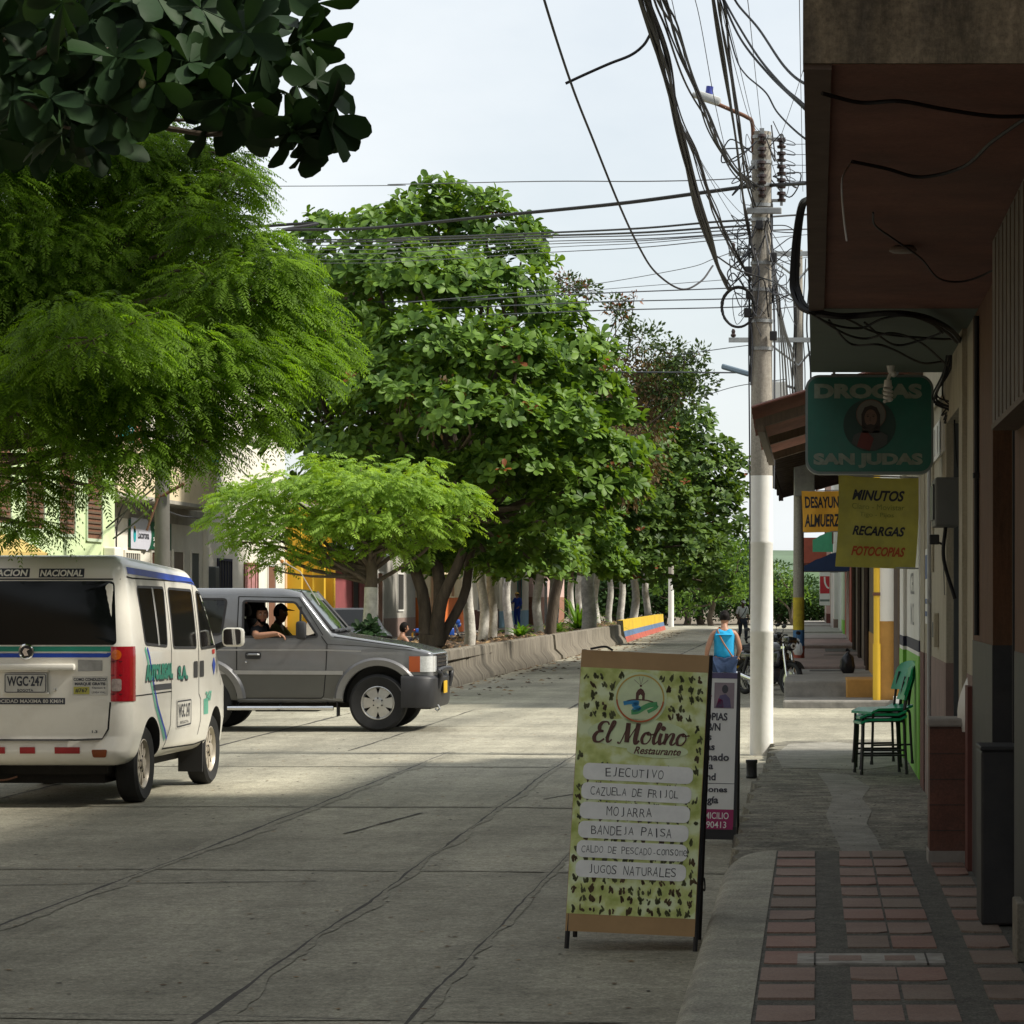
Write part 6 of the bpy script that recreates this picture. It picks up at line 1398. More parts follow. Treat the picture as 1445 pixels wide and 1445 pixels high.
mb=MB(); mb.tube(catmull([(3.60,-.55,.55),(3.63,-.55,.70),(3.62,-.5,.78),(3.62,.5,.78),(3.63,.55,.70),(3.60,.55,.55)],4),.035,0,8); mb.build('bull_bar',[M_blackpl],bmp,50)
mb=MB(); mb.bbox(3.645,3.66,-.40,-.08,.48,.64,.006,0,); mb.build('number_plate',[mat('yellow_plate',(.65,.40,.02),.5)],jeep)
mb=MB(); mb.tube([(3.54,-.55,.34),(3.60,-.55,.33),(3.62,-.55,.29),(3.59,-.55,.26),(3.56,-.55,.29)],.014,0,6); mb.build('tow_hook',[M_steel],jeep)
mb=MB(); mb.tube([(2.10,-.70,1.62),(1.85,-.71,2.05),(1.63,-.72,2.18)],.006,0,5); mb.sphere((1.62,-.72,2.18),.025,1,8); mb.build('antenna',[mat('pale_antenna',(.5,.48,.42),.4,metal=.3),mat('orange_ball',(.5,.22,.05),.6)],jeep)
for x in (jxr,jxf):
    wheel(jeep,x,-.73,jr,.24,.212,6,M_alu,-1); wheel(jeep,x,.73,jr,.24,.212,6,M_alu,1)
mb=MB(); mb.box(.2,3.4,-.5,.5,.30,.42,0); mb.cyl((jxr,-.7,.36),(jxr,.7,.36),.05,.05,0,8); mb.cyl((jxf,-.7,.36),(jxf,.7,.36),.05,.05,0,8); mb.box(1.2,2.0,-.3,.3,.24,.34,0); mb.build('underbody',[MATS['underbody_black']],jeep)
# interior: seats, wheel, dash
M_seat=mat('dark_seat_fabric',(.035,.035,.04),.9,.2,12)
for y in (-.37,.37):
    mb=MB(); mb.bbox(1.15,1.65,y-.24,y+.24,.72,.88,.05,0); mb.bbox(-.07,.07,y-.24,y+.24,0,.62,.05,0,Matrix.Translation((1.14,0,.84))@Matrix.Rotation(R(-14),4,'Y')); mb.bbox(-.05,.05,y-.12,y+.12,0,.17,.04,0,Matrix.Translation((.97,0,1.47))@Matrix.Rotation(R(-10),4,'Y')); mb.build('seat',[M_seat],jeep,45)
mb=MB(); mb.bbox(.35,.65,-.62,.62,.72,.9,.05,0); mb.bbox(.28,.4,-.62,.62,.85,1.35,.05,0); mb.build('rear_bench',[M_seat],jeep,45)
mb=MB(); mb.bbox(1.95,2.2,-.7,.7,1.0,1.22,.05,0); mb.build('dashboard',[M_blackpl],jeep,45)
mb=MB(); MW=Matrix.Translation((1.85,.37,1.16))@Matrix.Rotation(R(-65),4,'Y'); mb.tube([MW@Vector((.18*math.cos(a),.18*math.sin(a),0)) for a in np.linspace(0,2*PI,25)],.016,0,6); mb.tube([MW@Vector((0,.18,0)),MW@Vector((0,-.18,0))],.015,0,6); mb.tube([(1.85,.37,1.16),(2.0,.37,1.08)],.025,0,6); mb.build('steering_wheel',[M_blackpl],jeep,50)

# ---------------------------------------------------------------- small parked car on the far carriageway
M_carp=mat('dark_red_grey_paint',(.10,.085,.085),.3,.1,3,coat=.5)
car=thing('parked_car','dark small car parked on the far carriageway, its silvery roof showing over the jeep bonnet','car',(-12.75,79,0),rotz=R(-70))
def c_zt(x):
    if x<.5: return .95+x*.9
    if x<.9: return 1.40+.05*(x-.5)/.4
    if x<1.9: return 1.45
    if x<2.7: return 1.45-(x-1.9)*.62
    return .954-(x-2.7)*.16
cb=Body(3.8,1.64,1.1,.12,lambda x:.28,c_zt,lambda x,z:1-.16*max(0,(z-.9)/.55)-.06*max(0,(x-3)/.8)**2,[.5,.9,1.9,2.7],[.4,.7])
cuts=[]
for x in (.65,3.05):
    for sg in (-1,1): c_=MB(); c_.cyl((x,sg*.55,.29),(x,sg*1.1,.29),.35,.35,1,30); cuts.append(c_)
body_obj('body',cb,cuts,[M_carp,M_blackpl],car)
for sg in (-1,1):
    for q in ([(.62,1.36),(1.25,1.40),(1.25,.98),(.5,.98)],[(1.33,1.40),(1.95,1.38),(2.45,1.02),(1.33,.98)]):
        mb=MB(); patch(mb,lambda x,z:cb.side(x,z,.003,sg),rp(q,.04),0,4,3); mb.build('window',[M_glassd],car,60)
mb=MB(); v=[(1.98+.62*j/4,-.58*(1+.14*j/4)+1.16*(1+.14*j/4)*i/6,1.405-.385*j/4+.012) for i in range(7) for j in range(5)]; mb.add(v,[(i*5+j,i*5+j+1,(i+1)*5+j+1,(i+1)*5+j) for i in range(6) for j in range(4)],0); mb.build('windscreen',[M_glassd],car,60)
mb=MB(); mb.bbox(.75,1.85,-.6,.6,1.44,1.458,.006,0); mb.build('roof_panel',[mat('silver_roof',(.45,.45,.45),.3,metal=.5)],car)
for sg in (-1,1):
    mb=MB(); mb.sphere((3.72,sg*.56,.70),(.07,.16,.09),0,8); mb.build('headlight',[MATS['headlamp_glass']],car,50)
for x in (.65,3.05):
    wheel(car,x,-.70,.29,.17,.18,8,M_alu,-1); wheel(car,x,.70,.29,.17,.18,8,M_alu,1)
# ================================================================ TREES
def nrm(a): return a/np.maximum(1e-9, np.linalg.norm(a, axis=-1, keepdims=True))
def mesh_np(name, V, Fq, tint, mats, loc=None, parent=None, smooth=True):
    me = bpy.data.meshes.new(name)
    me.from_pydata(V.tolist() if hasattr(V,'tolist') else V, [], Fq.tolist() if hasattr(Fq,'tolist') else Fq)
    for m in mats: me.materials.append(m)
    at_ = me.attributes.new('tint', 'FLOAT', 'FACE'); at_.data.foreach_set('value', np.asarray(tint, np.float32))
    if smooth: me.shade_smooth()
    o = bpy.data.objects.new(name, me); C.objects.link(o)
    if parent: o.parent = parent
    return o
# a broad almond leaf, folded along the rib and cupped: (along, across, up)
LEAF = np.array([(0,0,0),(.22,.10,.02),(.52,.225,.055),(.8,.255,.03),(.97,.13,-.05),(1.03,0,-.09),(.97,-.13,-.05),(.8,-.255,.03),(.52,-.225,.055),(.22,-.10,.02),(.5,0,-.005),(.8,0,-.03)])
LEAFF = [(0,10,2,1),(10,11,3,2),(11,5,4,3),(0,9,8,10),(10,8,7,11),(11,7,6,5)]
def rosettes(cen, axis, L, per, r_, droop=(.1,.9), lmin=.5):
    """cen (N,3), axis (N,3) -> leaf mesh arrays; leaves radiate round the axis"""
    N = len(cen); n = N*per
    ax = np.repeat(nrm(axis), per, 0); c = np.repeat(cen, per, 0)
    t = np.where(np.abs(ax[:, 2:3]) < .9, np.array([[0,0,1.]]), np.array([[1.,0,0]])); e1 = nrm(np.cross(ax, t)); e2 = np.cross(ax, e1)
    ph = np.tile(np.arange(per)*2.399, N)+np.repeat(r_.uniform(0,6.28,N), per)+r_.normal(0,.25,n)
    el = r_.uniform(droop[0], droop[1], n)     # angle above the plane
    ring = np.cos(ph)[:,None]*e1+np.sin(ph)[:,None]*e2
    d = nrm(ring*np.cos(el)[:,None]+ax*np.sin(el)[:,None]); d[:,2] -= .12; d = nrm(d)
    up = nrm(ax-d*np.sum(ax*d,1,keepdims=True)+r_.normal(0,.16,(n,3))); sd_ = np.cross(up, d)
    ln = L*r_.uniform(lmin, 1.15, n); base = c+ring*.03*L
    V = base[:,None,:]+ln[:,None,None]*(LEAF[None,:,0:1]*d[:,None,:]+LEAF[None,:,1:2]*sd_[:,None,:]+LEAF[None,:,2:3]*up[:,None,:])
    V = V.reshape(-1,3); Fs = (np.array(LEAFF)[None]+(np.arange(n)*12)[:,None,None]).reshape(-1,4)
    ti = np.repeat(np.clip(np.repeat(r_.normal(.5,.2,N),per)+r_.normal(0,.16,n),0,1), 6)
    return V, Fs, ti
def lobe_points(c, rad, n, r_, zmin=-.35, inner=.25):
    """points on an uneven ellipsoid, most on the outer shell, with outward directions"""
    u = nrm(r_.normal(size=(n*2,3))); u = u[u[:,2] > zmin][:n]
    k = r_.uniform(.82,1.1,len(u)); k = np.where(r_.random(len(u)) < inner, k*r_.uniform(.45,.85,len(u)), k)
    k *= 1+.14*np.sin(u[:,0]*5+c[0])*np.cos(u[:,1]*4+c[2]*2)
    p = np.array(c)+u*np.array(rad)*k[:,None]
    return p, u
def limb(mb, a, b, r0, r1, r_, wob=.12, mi=0, n=6, sides=8):
    a, b = Vector(a), Vector(b); L = (b-a).length; pts = []; 
    ph = [r_.uniform(0,6) for _ in range(4)]
    for i in range(n+1):
        t = i/n; q = a.lerp(b, t); w_ = math.sin(PI*t)*wob*L
        pts.append(q+Vector((math.sin(ph[0]+t*4)*w_, math.sin(ph[1]+t*3)*w_, math.sin(ph[2]+t*3)*w_*.5)))
    pts[0] = a; pts[-1] = b
    mb.tube(pts, [r0+(r1-r0)*i/n for i in range(n+1)], mi, sides)
M_alm = leafmat('almond_leaf', (.034,.085,.014), (.185,.31,.05), .33, .5, .25)
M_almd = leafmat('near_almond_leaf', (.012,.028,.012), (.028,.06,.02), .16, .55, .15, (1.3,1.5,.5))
M_alm2 = leafmat('older_almond_leaf', (.030,.068,.014), (.13,.21,.04), .28, .5, .25)
M_fth = leafmat('feathery_leaf', (.045,.11,.012), (.15,.30,.03), .42, .5, .3)
M_fth2 = leafmat('bright_feathery_leaf', (.12,.22,.024), (.30,.46,.07), .42, .5, .3)
M_fthn = leafmat('near_feathery_leaf', (.026,.06,.008), (.24,.41,.038), .5, .55, .2, (1.5,1.55,.5))
M_redl = leafmat('rusty_leaf', (.12,.04,.015), (.28,.09,.03), .25, .5, .3)
M_dryl = leafmat('dry_vine_leaf', (.07,.045,.025), (.16,.11,.05), .25, .7, .2)
M_smal = leafmat('small_dull_leaf', (.02,.045,.012), (.07,.11,.03), .3, .5, .3)

def cat_arr(L):
    V, Fq, T, o = [], [], [], 0
    for v, f, t in L: V.append(v); Fq.append(f+o); T.append(t); o += len(v)
    return np.concatenate(V), np.concatenate(Fq), np.concatenate(T)
def almond_crown(lobes, dens, L, per, seed, zmin=-.35, inner=.2):
    r_ = np.random.default_rng(seed); out = []
    for c, rad in lobes:
        area = 4*PI*((rad[0]*rad[1])**1.6/3+(rad[0]*rad[2])**1.6/3+(rad[1]*rad[2])**1.6/3)**(1/1.6)
        n = int(area*dens); p, u = lobe_points(c, rad, n, r_, zmin, inner)
        ax = nrm(u*np.array([.8,.8,.6])+np.array([0,0,.75])+r_.normal(0,.22,(len(u),3)))
        out.append(rosettes(p, ax, L, per, r_))
    return cat_arr(out)
def fronds(base, d, L, pairs, plen, pw, r_, droop=.35):
    """feathery compound leaves; base (N,3), d (N,3)"""
    N = len(base); d = nrm(d); up = np.array([[0,0,1.]]); s = nrm(np.cross(d, up+r_.normal(0,.25,(N,3)))); L = L*r_.uniform(.7,1.2,N)
    t = (np.arange(pairs)+.6)/pairs
    pos = base[:,None]+d[:,None]*(L[:,None]*t[None])[...,None]; pos[...,2] -= droop*L[:,None]*t[None]**2
    tan = nrm(d[:,None]-np.array([0,0,1.])*(2*droop*t[None,:,None])); V = []
    prof = plen*np.sin(PI*(.12+.8*t))**.7
    for sg in (-1,1):
        pd = nrm(s[:,None]*sg*.85+tan*.55+np.array([0,0,-.25])+r_.normal(0,.12,(N,pairs,3)))
        w_ = np.cross(pd, np.cross(tan, pd)); w_ = nrm(w_); l_ = prof[None,:,None]
        a = pos; b_ = pos+pd*l_*.45+w_*pw; c_ = pos+pd*l_+np.array([0,0,-.12])*l_; e = pos+pd*l_*.45-w_*pw
        V.append(np.stack([a,b_,c_,e],2))
    V = np.stack(V,2).reshape(-1,3); n = len(V)//4
    Fs = np.arange(n*4).reshape(-1,4); ti = np.repeat(np.clip(r_.normal(.5,.2,N),0,1), n//N)
    return V, Fs, ti
def feather_crown(lobes, dens, L, pairs, plen, pw, seed, zmin=-.5, droop=.35, inner=.35, lean=(0,0,0)):
    r_ = np.random.default_rng(seed); out = []
    for c, rad in lobes:
        area = 4*PI*((rad[0]*rad[1])**1.6/3+(rad[0]*rad[2])**1.6/3+(rad[1]*rad[2])**1.6/3)**(1/1.6)
        n = int(area*dens); p, u = lobe_points(c, rad, n, r_, zmin, inner)
        dd = u*np.array([1,1,.35])+r_.normal(0,.45,(len(u),3))+np.array(lean); dd[:,2] *= .5
        out.append(fronds(p, dd, L, pairs, plen, pw, r_, droop))
    return cat_arr(out)
def PL(px, py, r_px, Y, X0, Z0=0, sq=.62, dep=1.0, dy=0):
    """ellipsoid lobe given by where it stands: centre and radius"""
    p = P(px, py, Y+dy); k = (Y+dy)/F*r_px
    return ((p.x-X0[0], p.y-X0[1], p.z-X0[2]), (k, k*dep, k*sq))
def tree_obj(name, label, loc, trunk_fn, crown, leafm, group=None, rotz=0, cat='tree'):
    t = thing(name, label, cat, loc, rotz, group)
    mb = MB(); trunk_fn(mb); mb.build('trunk', [M_bark, M_lime], t, 50)
    for nm, (V, Fq, T), m in crown: mesh_np(nm, V, Fq, T, [m], parent=t)
    return t

# ---- the big almond tree of the median
r_ = random.Random(5)
BASE = (-9.15, 71, .5); Yb = 70.
LB = []
rb = random.Random(17)
for (x,y,r,dy) in ((600,300,50,0),(545,330,60,-.5),(640,320,62,1),(700,335,66,.5),(735,370,44,0),(460,330,46,1),(430,390,52,.5),(500,390,80,-1),(590,400,90,-1.5),(690,420,88,-.5),(420,450,48,1),(480,470,80,-1.5),(600,490,90,-2.6),(700,510,88,-2),(780,500,78,0),(820,545,62,.5),(560,560,92,-2.8),(660,590,95,-3),(770,600,88,-1.5),(840,640,66,0),(440,560,70,0),(420,620,66,.5),(520,640,80,-1.5),(720,660,80,-2),(810,690,66,-.6),(870,690,48,.6),(640,680,80,-1.2),(790,740,60,-.4),(470,690,60,0),(620,250+15,32,0),(680,290,36,0),(780,450,52,.6),(835,500,40,1.2),(860,590,44,1.5),(890,640,34,1.2),(400,500,40,.6),(560,755,48,1),(640,760,44,.6),(600,795,32,1.2),(705,765,52,.2),(520,770,46,1.4),(690,800,34,.8),(750,790,34,.6),(480,740,44,1.2)):
    LB.append(PL(x,y,r,Yb,BASE,sq=.55,dy=dy))
# back filling lobes so that the crown is a volume
for (x,y,r,dy) in ((600,420,110,3),(700,560,120,3.2),(520,560,110,3),(620,660,110,3),(460,450,80,3),(780,640,90,3)): LB.append(PL(x,y,r,Yb,BASE,sq=.8,dy=dy))
V1 = almond_crown(LB, 8.2, .285, 8, 3, -.4, .2)
rr_ = np.random.default_rng(44)
def pick_rust(LB, n, seed, per=5):
    r2=np.random.default_rng(seed); ps=[]
    for _ in range(n):
        c,rad=LB[r2.integers(len(LB))]; u=nrm(r2.normal(size=3)); u[1]=-abs(u[1]); ps.append(np.array(c)+u*np.array(rad))
    return np.array(ps)
pr_=pick_rust(LB,26,5); V1r = rosettes(pr_, np.tile([[0,-.4,.6]],(26,1)), .24, 4, rr_)
def tk(mb):
    rr=random.Random(8)
    limb(mb,(0,0,-.6),(.02,0,.35),.34,.27,rr,.02,0,6,14)
    for b,r0 in (((-.9,.2,3.4),.17),((.95,-.3,3.2),.16),((.15,.5,3.8),.18),((1.1,.6,3.0),.12)): limb(mb,(b[0]*.15,b[1]*.3,.1),b,r0,.1,rr,.06,0,8,12)
    for i,(c,rad) in enumerate(LB):
        k=min(((-.9,.2,3.4),(.75,-.3,3.2),(.15,.5,3.8),(.9,.6,3.0)),key=lambda q:(q[0]-c[0])**2+(q[1]-c[1])**2)
        limb(mb,k,c,.09,.025,rr,.1,0,6,6)
tree_obj('almond_tree','tallest broad leaved almond tree, with a dark forked trunk, near end of the bed',BASE,tk,[('crown',V1,M_alm),('rusty_leaves',V1r,M_redl)],M_alm,'almond trees along the planting bed')
# dead hanging twigs with curled leaves, in the middle of the crown
# ---- the other almond trees: two crowns shared
def generic_lobes(seed, R0, h0, h1, n):
    rr=random.Random(seed); L=[]
    for i in range(n):
        t=i/n; z=h0+(h1-h0)*rr.random(); q=R0*math.sqrt(max(.1,1-((z-h0-.8)/(h1-h0+.4))**2)); a=i*2.4+rr.uniform(-.4,.4); d=q*rr.uniform(.35,.8)
        k=rr.uniform(.9,1.45); L.append(((d*math.cos(a),d*math.sin(a),z),(k,k,k*.62)))
    return L
GA=generic_lobes(2,3.2,2.6,7.2,17); GB=generic_lobes(9,2.7,2.3,5.6,14)
CA=almond_crown(GA,6.,.32,7,21,-.5,.15); CB=almond_crown(GB,6.5,.30,7,22,-.6,.15)
def generic_trunk(LB_,white,seed,lean=(0,0)):
    def f(mb):
        rr=random.Random(seed); hw=2.0
        limb(mb,(0,0,-.5),(lean[0]*.5,lean[1]*.5,hw),.155,.12,rr,.04,1 if white else 0,6,12)
        limb(mb,(lean[0]*.5,lean[1]*.5,hw),(lean[0],lean[1],3.2),.12,.11,rr,.04,0,4,10)
        for c,rad in LB_: limb(mb,(lean[0],lean[1],rr.uniform(2.2,3.2)),c,.07,.02,rr,.09,0,5,6)
    return f
tA=tree_obj('almond_tree','whitewashed almond tree standing just behind the tallest one',(-8.83,75.5,.5),generic_trunk(GA,True,1,(.1,0)),[('crown',CA,M_alm2)],M_alm2,'almond trees along the planting bed')
tB=tree_obj('almond_tree','smaller almond tree with drooping crown, third along the planting bed',(-9.5,85,.5),generic_trunk(GB,True,2,(-.15,.1)),[('crown',CB,M_alm)],M_alm,'almond trees along the planting bed')
spots=[(-9.75,90,'B',.95,'slim almond tree, fourth along the planting bed'),(-10.1,98,'A',1.0,'almond tree beside the worker in blue'),(-9.8,106,'B',1.15,'twin of two pale almond trunks halfway along the bed, left one'),(-9.5,107,'B',1.0,'twin of two pale almond trunks halfway along the bed, right one'),(-10.0,114,'A',1.2,'thick pale almond trunk hung with dry vine'),(-10.2,124,'A',1.0,'dark unpainted looking almond trunk behind the vine hung one'),(-10.6,134,'A',1.12,'almond tree first of the far close row'),(-10.3,141,'B',1.2,'almond tree second of the far close row'),(-10.1,147,'A',1.15,'almond tree third of the far close row'),(-9.9,152,'A',1.3,'almond tree fourth of the far close row'),(-9.6,157,'B',1.5,'almond tree next to last of the far close row'),(-9.2,162,'A',1.35,'last almond tree at the far end of the bed, whitewashed')]
for i,(x,y,k,sc_,lb) in enumerate(spots):
    dup(tA if k=='A' else tB,(x,y,.5),R(i*67+20),lb,'almond trees along the planting bed',scale=(sc_,sc_,sc_))
for i,(x,y,sc_) in enumerate(((-7.0,3.4,1.5),)):
    dup(tA,(x,y,0),R(40+i*75),('unseen almond tree added on the near left kerb to shade the van','unseen almond tree added on the near left kerb for shade, second behind the view','unseen almond tree added on the near left kerb for shade, farthest behind the view')[i],'unseen almond trees added for shade',scale=(sc_,)*3)  # tree added out of view to darken the van and near road
# trees whose sides lean over the road, filling the right flank of the row
RB=(-8.6,112,.5); LR=[]
for (x,y,r,dy) in ((905,560,52,0),(940,540,44,1),(960,600,50,0),(900,640,60,-2),(970,660,52,0),(1010,640,36,1),(930,710,60,-2),(1000,700,44,0),(880,740,60,-3),(960,770,56,-2),(1030,690,28,1),(1025,740,36,0),(900,800,48,-3),(990,820,40,-1),(860,690,60,-4),(1040,660,20,1),(985,760,46,0),(930,620,56,2)):
    LR.append(PL(x,y,r,RB[1],RB,sq=.62,dy=dy))
VR_=almond_crown(LR,7.5,.31,7,31,-.7,.15); VRr=rosettes(pick_rust(LR,16,7),np.tile([[0,-.4,.6]],(16,1)),.26,4,rr_)
def tkr(mb):
    rr=random.Random(4); limb(mb,(0,0,-.5),(.2,0,3),.3,.22,rr,.04,1,6,12)
    for c,rad in LR: limb(mb,(.2,0,3),c,.09,.03,rr,.1)
tree_obj('almond_tree','broad dark almond tree leaning over the road behind the vine covered tree',RB,tkr,[('crown',VR_,M_alm2),('rusty_leaves',VRr,M_redl)],M_alm2,'almond trees along the planting bed')
# ---- thin grey-green tree smothered with dry brown vine, and its neighbour
def random_leaves(lobes,dens,L,seed,zmin=-1,inner=.5,hang=.5):
    r2=np.random.default_rng(seed); out=[]
    for c,rad in lobes:
        area=4*PI*(rad[0]*rad[1]+rad[0]*rad[2]+rad[1]*rad[2])/3; n=int(area*dens); p,u=lobe_points(c,rad,n,r2,zmin,inner)
        m=len(p); d=nrm(u+r2.normal(0,.6,(m,3))+np.array([0,0,-hang])); s=nrm(np.cross(d,r2.normal(size=(m,3)))); nn=np.cross(d,s); ln=L*r2.uniform(.5,1.2,m)[:,None]
        V=np.stack([p,p+d*ln*.5+s*ln*.24+nn*ln*.05,p+d*ln,p+d*ln*.5-s*ln*.24+nn*ln*.05],1).reshape(-1,3); out.append((V,np.arange(m*4).reshape(-1,4),np.clip(r2.normal(.5,.25,m),0,1)))
    return cat_arr(out)
VB=(-6.9,100,.5); VB=(-8.9,100,.5)
LV=[PL(x,y,r,100,VB,sq=.8,dy=dy) for (x,y,r,dy) in ((885,560,46,0),(905,610,44,0),(870,620,44,-1),(915,520,36,0),(860,520,40,0),(900,660,40,0),(880,690,36,-1),(935,560,30,0))]
LG=[PL(x,y,r,100,VB,sq=.8,dy=dy) for (x,y,r,dy) in ((905,480,34,0),(945,500,30,0),(965,520,30,0),(985,500,18,0),(930,540,36,0),(960,560,34,0),(990,540,26,0),(880,450,20,0),(800,400,22,0),(870,430,18,0),(830,410,18,0))]
LRD=[PL(x,y,r,100,VB,sq=.8,dy=dy) for (x,y,r,dy) in ((815,408,22,0),(875,435,24,0),(790,392,16,0),(895,420,12,0))]
def tkv(mb):
    rr=random.Random(6); limb(mb,(0,0,-.5),(.6,0,5),.2,.12,rr,.03,0,6,10)
    for c,rad in LV+LG+LRD:
        limb(mb,(.5,0,4.5),c,.06,.015,rr,.08,0,6,5)
        for q in range(5): limb(mb,c,(c[0]+rr.uniform(-1,1)*rad[0]*1.1,c[1]+rr.uniform(-1,1)*rad[1],c[2]+rr.uniform(-.6,1.15)*rad[2]),.018,.006,rr,.1,0,3,4)
tree_obj('vine_hung_tree','thin sparse tree smothered in dry brown vine, right of the tallest almond',VB,tkv,[('vine',random_leaves(LV,50,.18,51,-1,.6,1.2),M_dryl),('crown',random_leaves(LG,60,.2,52,-1,.6,.1),M_smal),('rusty_leaves',random_leaves(LRD,14,.2,53,-1,.6,.1),M_redl)],M_smal,None)
# hanging dead twigs inside the tall tree and vine on the thick pale trunk: things of their own kind
def vine(name,label,loc,L,m,dens,leaf,seed,strands=6):
    t=thing(name,label,'vine',loc); mb=MB(); rr=random.Random(seed)
    for k in range(strands):
        c,rad=L[k%len(L)]; p=Vector(c)+Vector((rr.uniform(-.8,.8)*rad[0],rr.uniform(-.5,.5)*rad[1],rad[2]*.8)); pts=[p]
        for q in range(5): p=p+Vector((rr.uniform(-.12,.12),rr.uniform(-.08,.08),-rad[2]*rr.uniform(.25,.5))); pts.append(p)
        mb.tube(catmull(pts,4),.012,0,5)
    mb.build('stem',[M_bark],t); V,Fq,T=random_leaves(L,dens,leaf,seed,-1,.7,1.4); mesh_np('leaves',V,Fq,T,[m],parent=t); return t
X0=tuple(P(610,570,66.2)); vine('dry_vine','dry brown vine hanging in the middle of the tallest almond tree',X0,[PL(585,560,18,66.2,X0,sq=1.5),PL(635,550,20,66.2,X0,sq=1.3),PL(610,590,18,66.2,X0,sq=1.6)],M_dryl,16,.2,3,10)
X0=tuple(P(785,775,110)); vine('dry_vine','dry brown vine draped over the thick pale trunk halfway along the bed',X0,[PL(775,765,16,110,X0,sq=2.0),PL(795,770,14,110,X0,sq=2.2)],M_dryl,20,.2,4,10)
# ---- small bright feathery tree in front of the tall one
SB=(-7.85,52.5,0.0); LS=[]
for (x,y,r,dy) in ((345,710,48,0),(400,690,52,-.4),(460,690,56,-.6),(520,690,60,-.8),(580,695,56,-.6),(630,700,44,-.2),(660,715,26,0),(320,735,30,0),(370,745,44,-.3),(430,740,50,-.8),(500,740,56,-1),(570,735,50,-.7),(410,780,38,-.4),(460,785,30,-.5),(540,770,36,-.4),(600,760,30,0),(480,670,40,.3),(560,672,36,.3),(345,690,30,.3),(395,720,40,.6),(385,800,18,-.3),(330,760,18,-.2),(640,740,22,-.2),(450,650,22,.2),(590,655,26,.2),(510,655,18,.2),(360,765,26,.2),(520,720,60,.8)):
    LS.append(PL(x,y,r*.93,SB[1],SB,sq=.5,dy=dy))
VS_=feather_crown(LS,40,.34,9,.115,.016,61,-.55,.4,.3)
def tks(mb):
    rr=random.Random(9); limb(mb,(0,0,-.1),(.02,0,1.9),.135,.115,rr,.015,1,6,14); limb(mb,(.02,0,1.9),(.0,.05,2.6),.115,.09,rr,.03,0,4,10)
    for c,rad in LS: limb(mb,(0,.05,rr.uniform(1.9,2.6)),(c[0],c[1],c[2]-.05),.05,.012,rr,.1,0,6,6)
    for k in range(4): limb(mb,(.05,-.1,.9),(-.25+.1*k,-.25-.1*k,.3+.1*k),.02,.01,rr,.1,0,4,5)
tree_obj('feathery_tree','small bright lime green feathery tree with a whitewashed trunk, in front of the tallest almond',SB,tks,[('crown',VS_,M_fth2)],M_fth2)
# ---- big feathery tree over the van on the left (trunk outside the frame)
FB=(-9.6,27.5,.0); LF=[]
for (x,y,r,dy) in ((310,330,60,0),(250,300,66,.5),(370,350,44,0),(330,420,90,-.5),(400,430,62,0),(440,480,46,.3),(465,500,30,.3),(380,510,80,-.4),(300,520,100,-1),(200,430,120,.5),(100,380,130,.5),(20,420,140,.5),(220,560,90,-1.2),(120,540,110,-1),(30,580,110,-1.2),(340,590,56,-.6),(270,630,56,-1),(190,640,56,-1.4),(100,640,50,-1.6),(30,680,50,-1.4),(150,690,22,-1.8),(40,740,34,-1.6),(180,240,100,1),(80,220,110,1),(320,270,40,.8),(130,480,100,-2),(380,380,50,-.6),(200,300,90,1.6),(250,230,60,1.2),(300,215,40,1),(150,180,90,2),(330,250,36,.6),(60,330,130,3),(160,420,120,3),(260,400,100,2.6),(60,500,130,3),(330,480,70,2),(-60,520,140,0),(-120,380,150,0),(-60,250,150,.5)):
    LF.append(PL(x,y,r,25.5,FB,sq=.6,dy=dy))
VF=feather_crown(LF,190,.26,11,.062,.0075,71,-.75,.55,.35,(.25,0,0))
def tkf(mb):
    rr=random.Random(3); limb(mb,(0,0,-.1),(.3,-.3,3.0),.26,.2,rr,.03,0,8,14)
    for i,(c,rad) in enumerate(LF):
        limb(mb,(.3,-.3,rr.uniform(2.4,3.2)),(c[0],c[1],c[2]),.07,.014,rr,.08,0,7,6)
        for q in range(4): limb(mb,c,(c[0]+rr.uniform(-1,1)*rad[0],c[1]+rr.uniform(-.8,.3)*rad[1],c[2]+rr.uniform(-.9,.7)*rad[2]),.012,.004,rr,.12,0,4,4)
tree_obj('feathery_tree','large dark feathery tree overhanging the white minivan from the left edge',FB,tkf,[('crown',VF,M_fthn)],M_fthn)
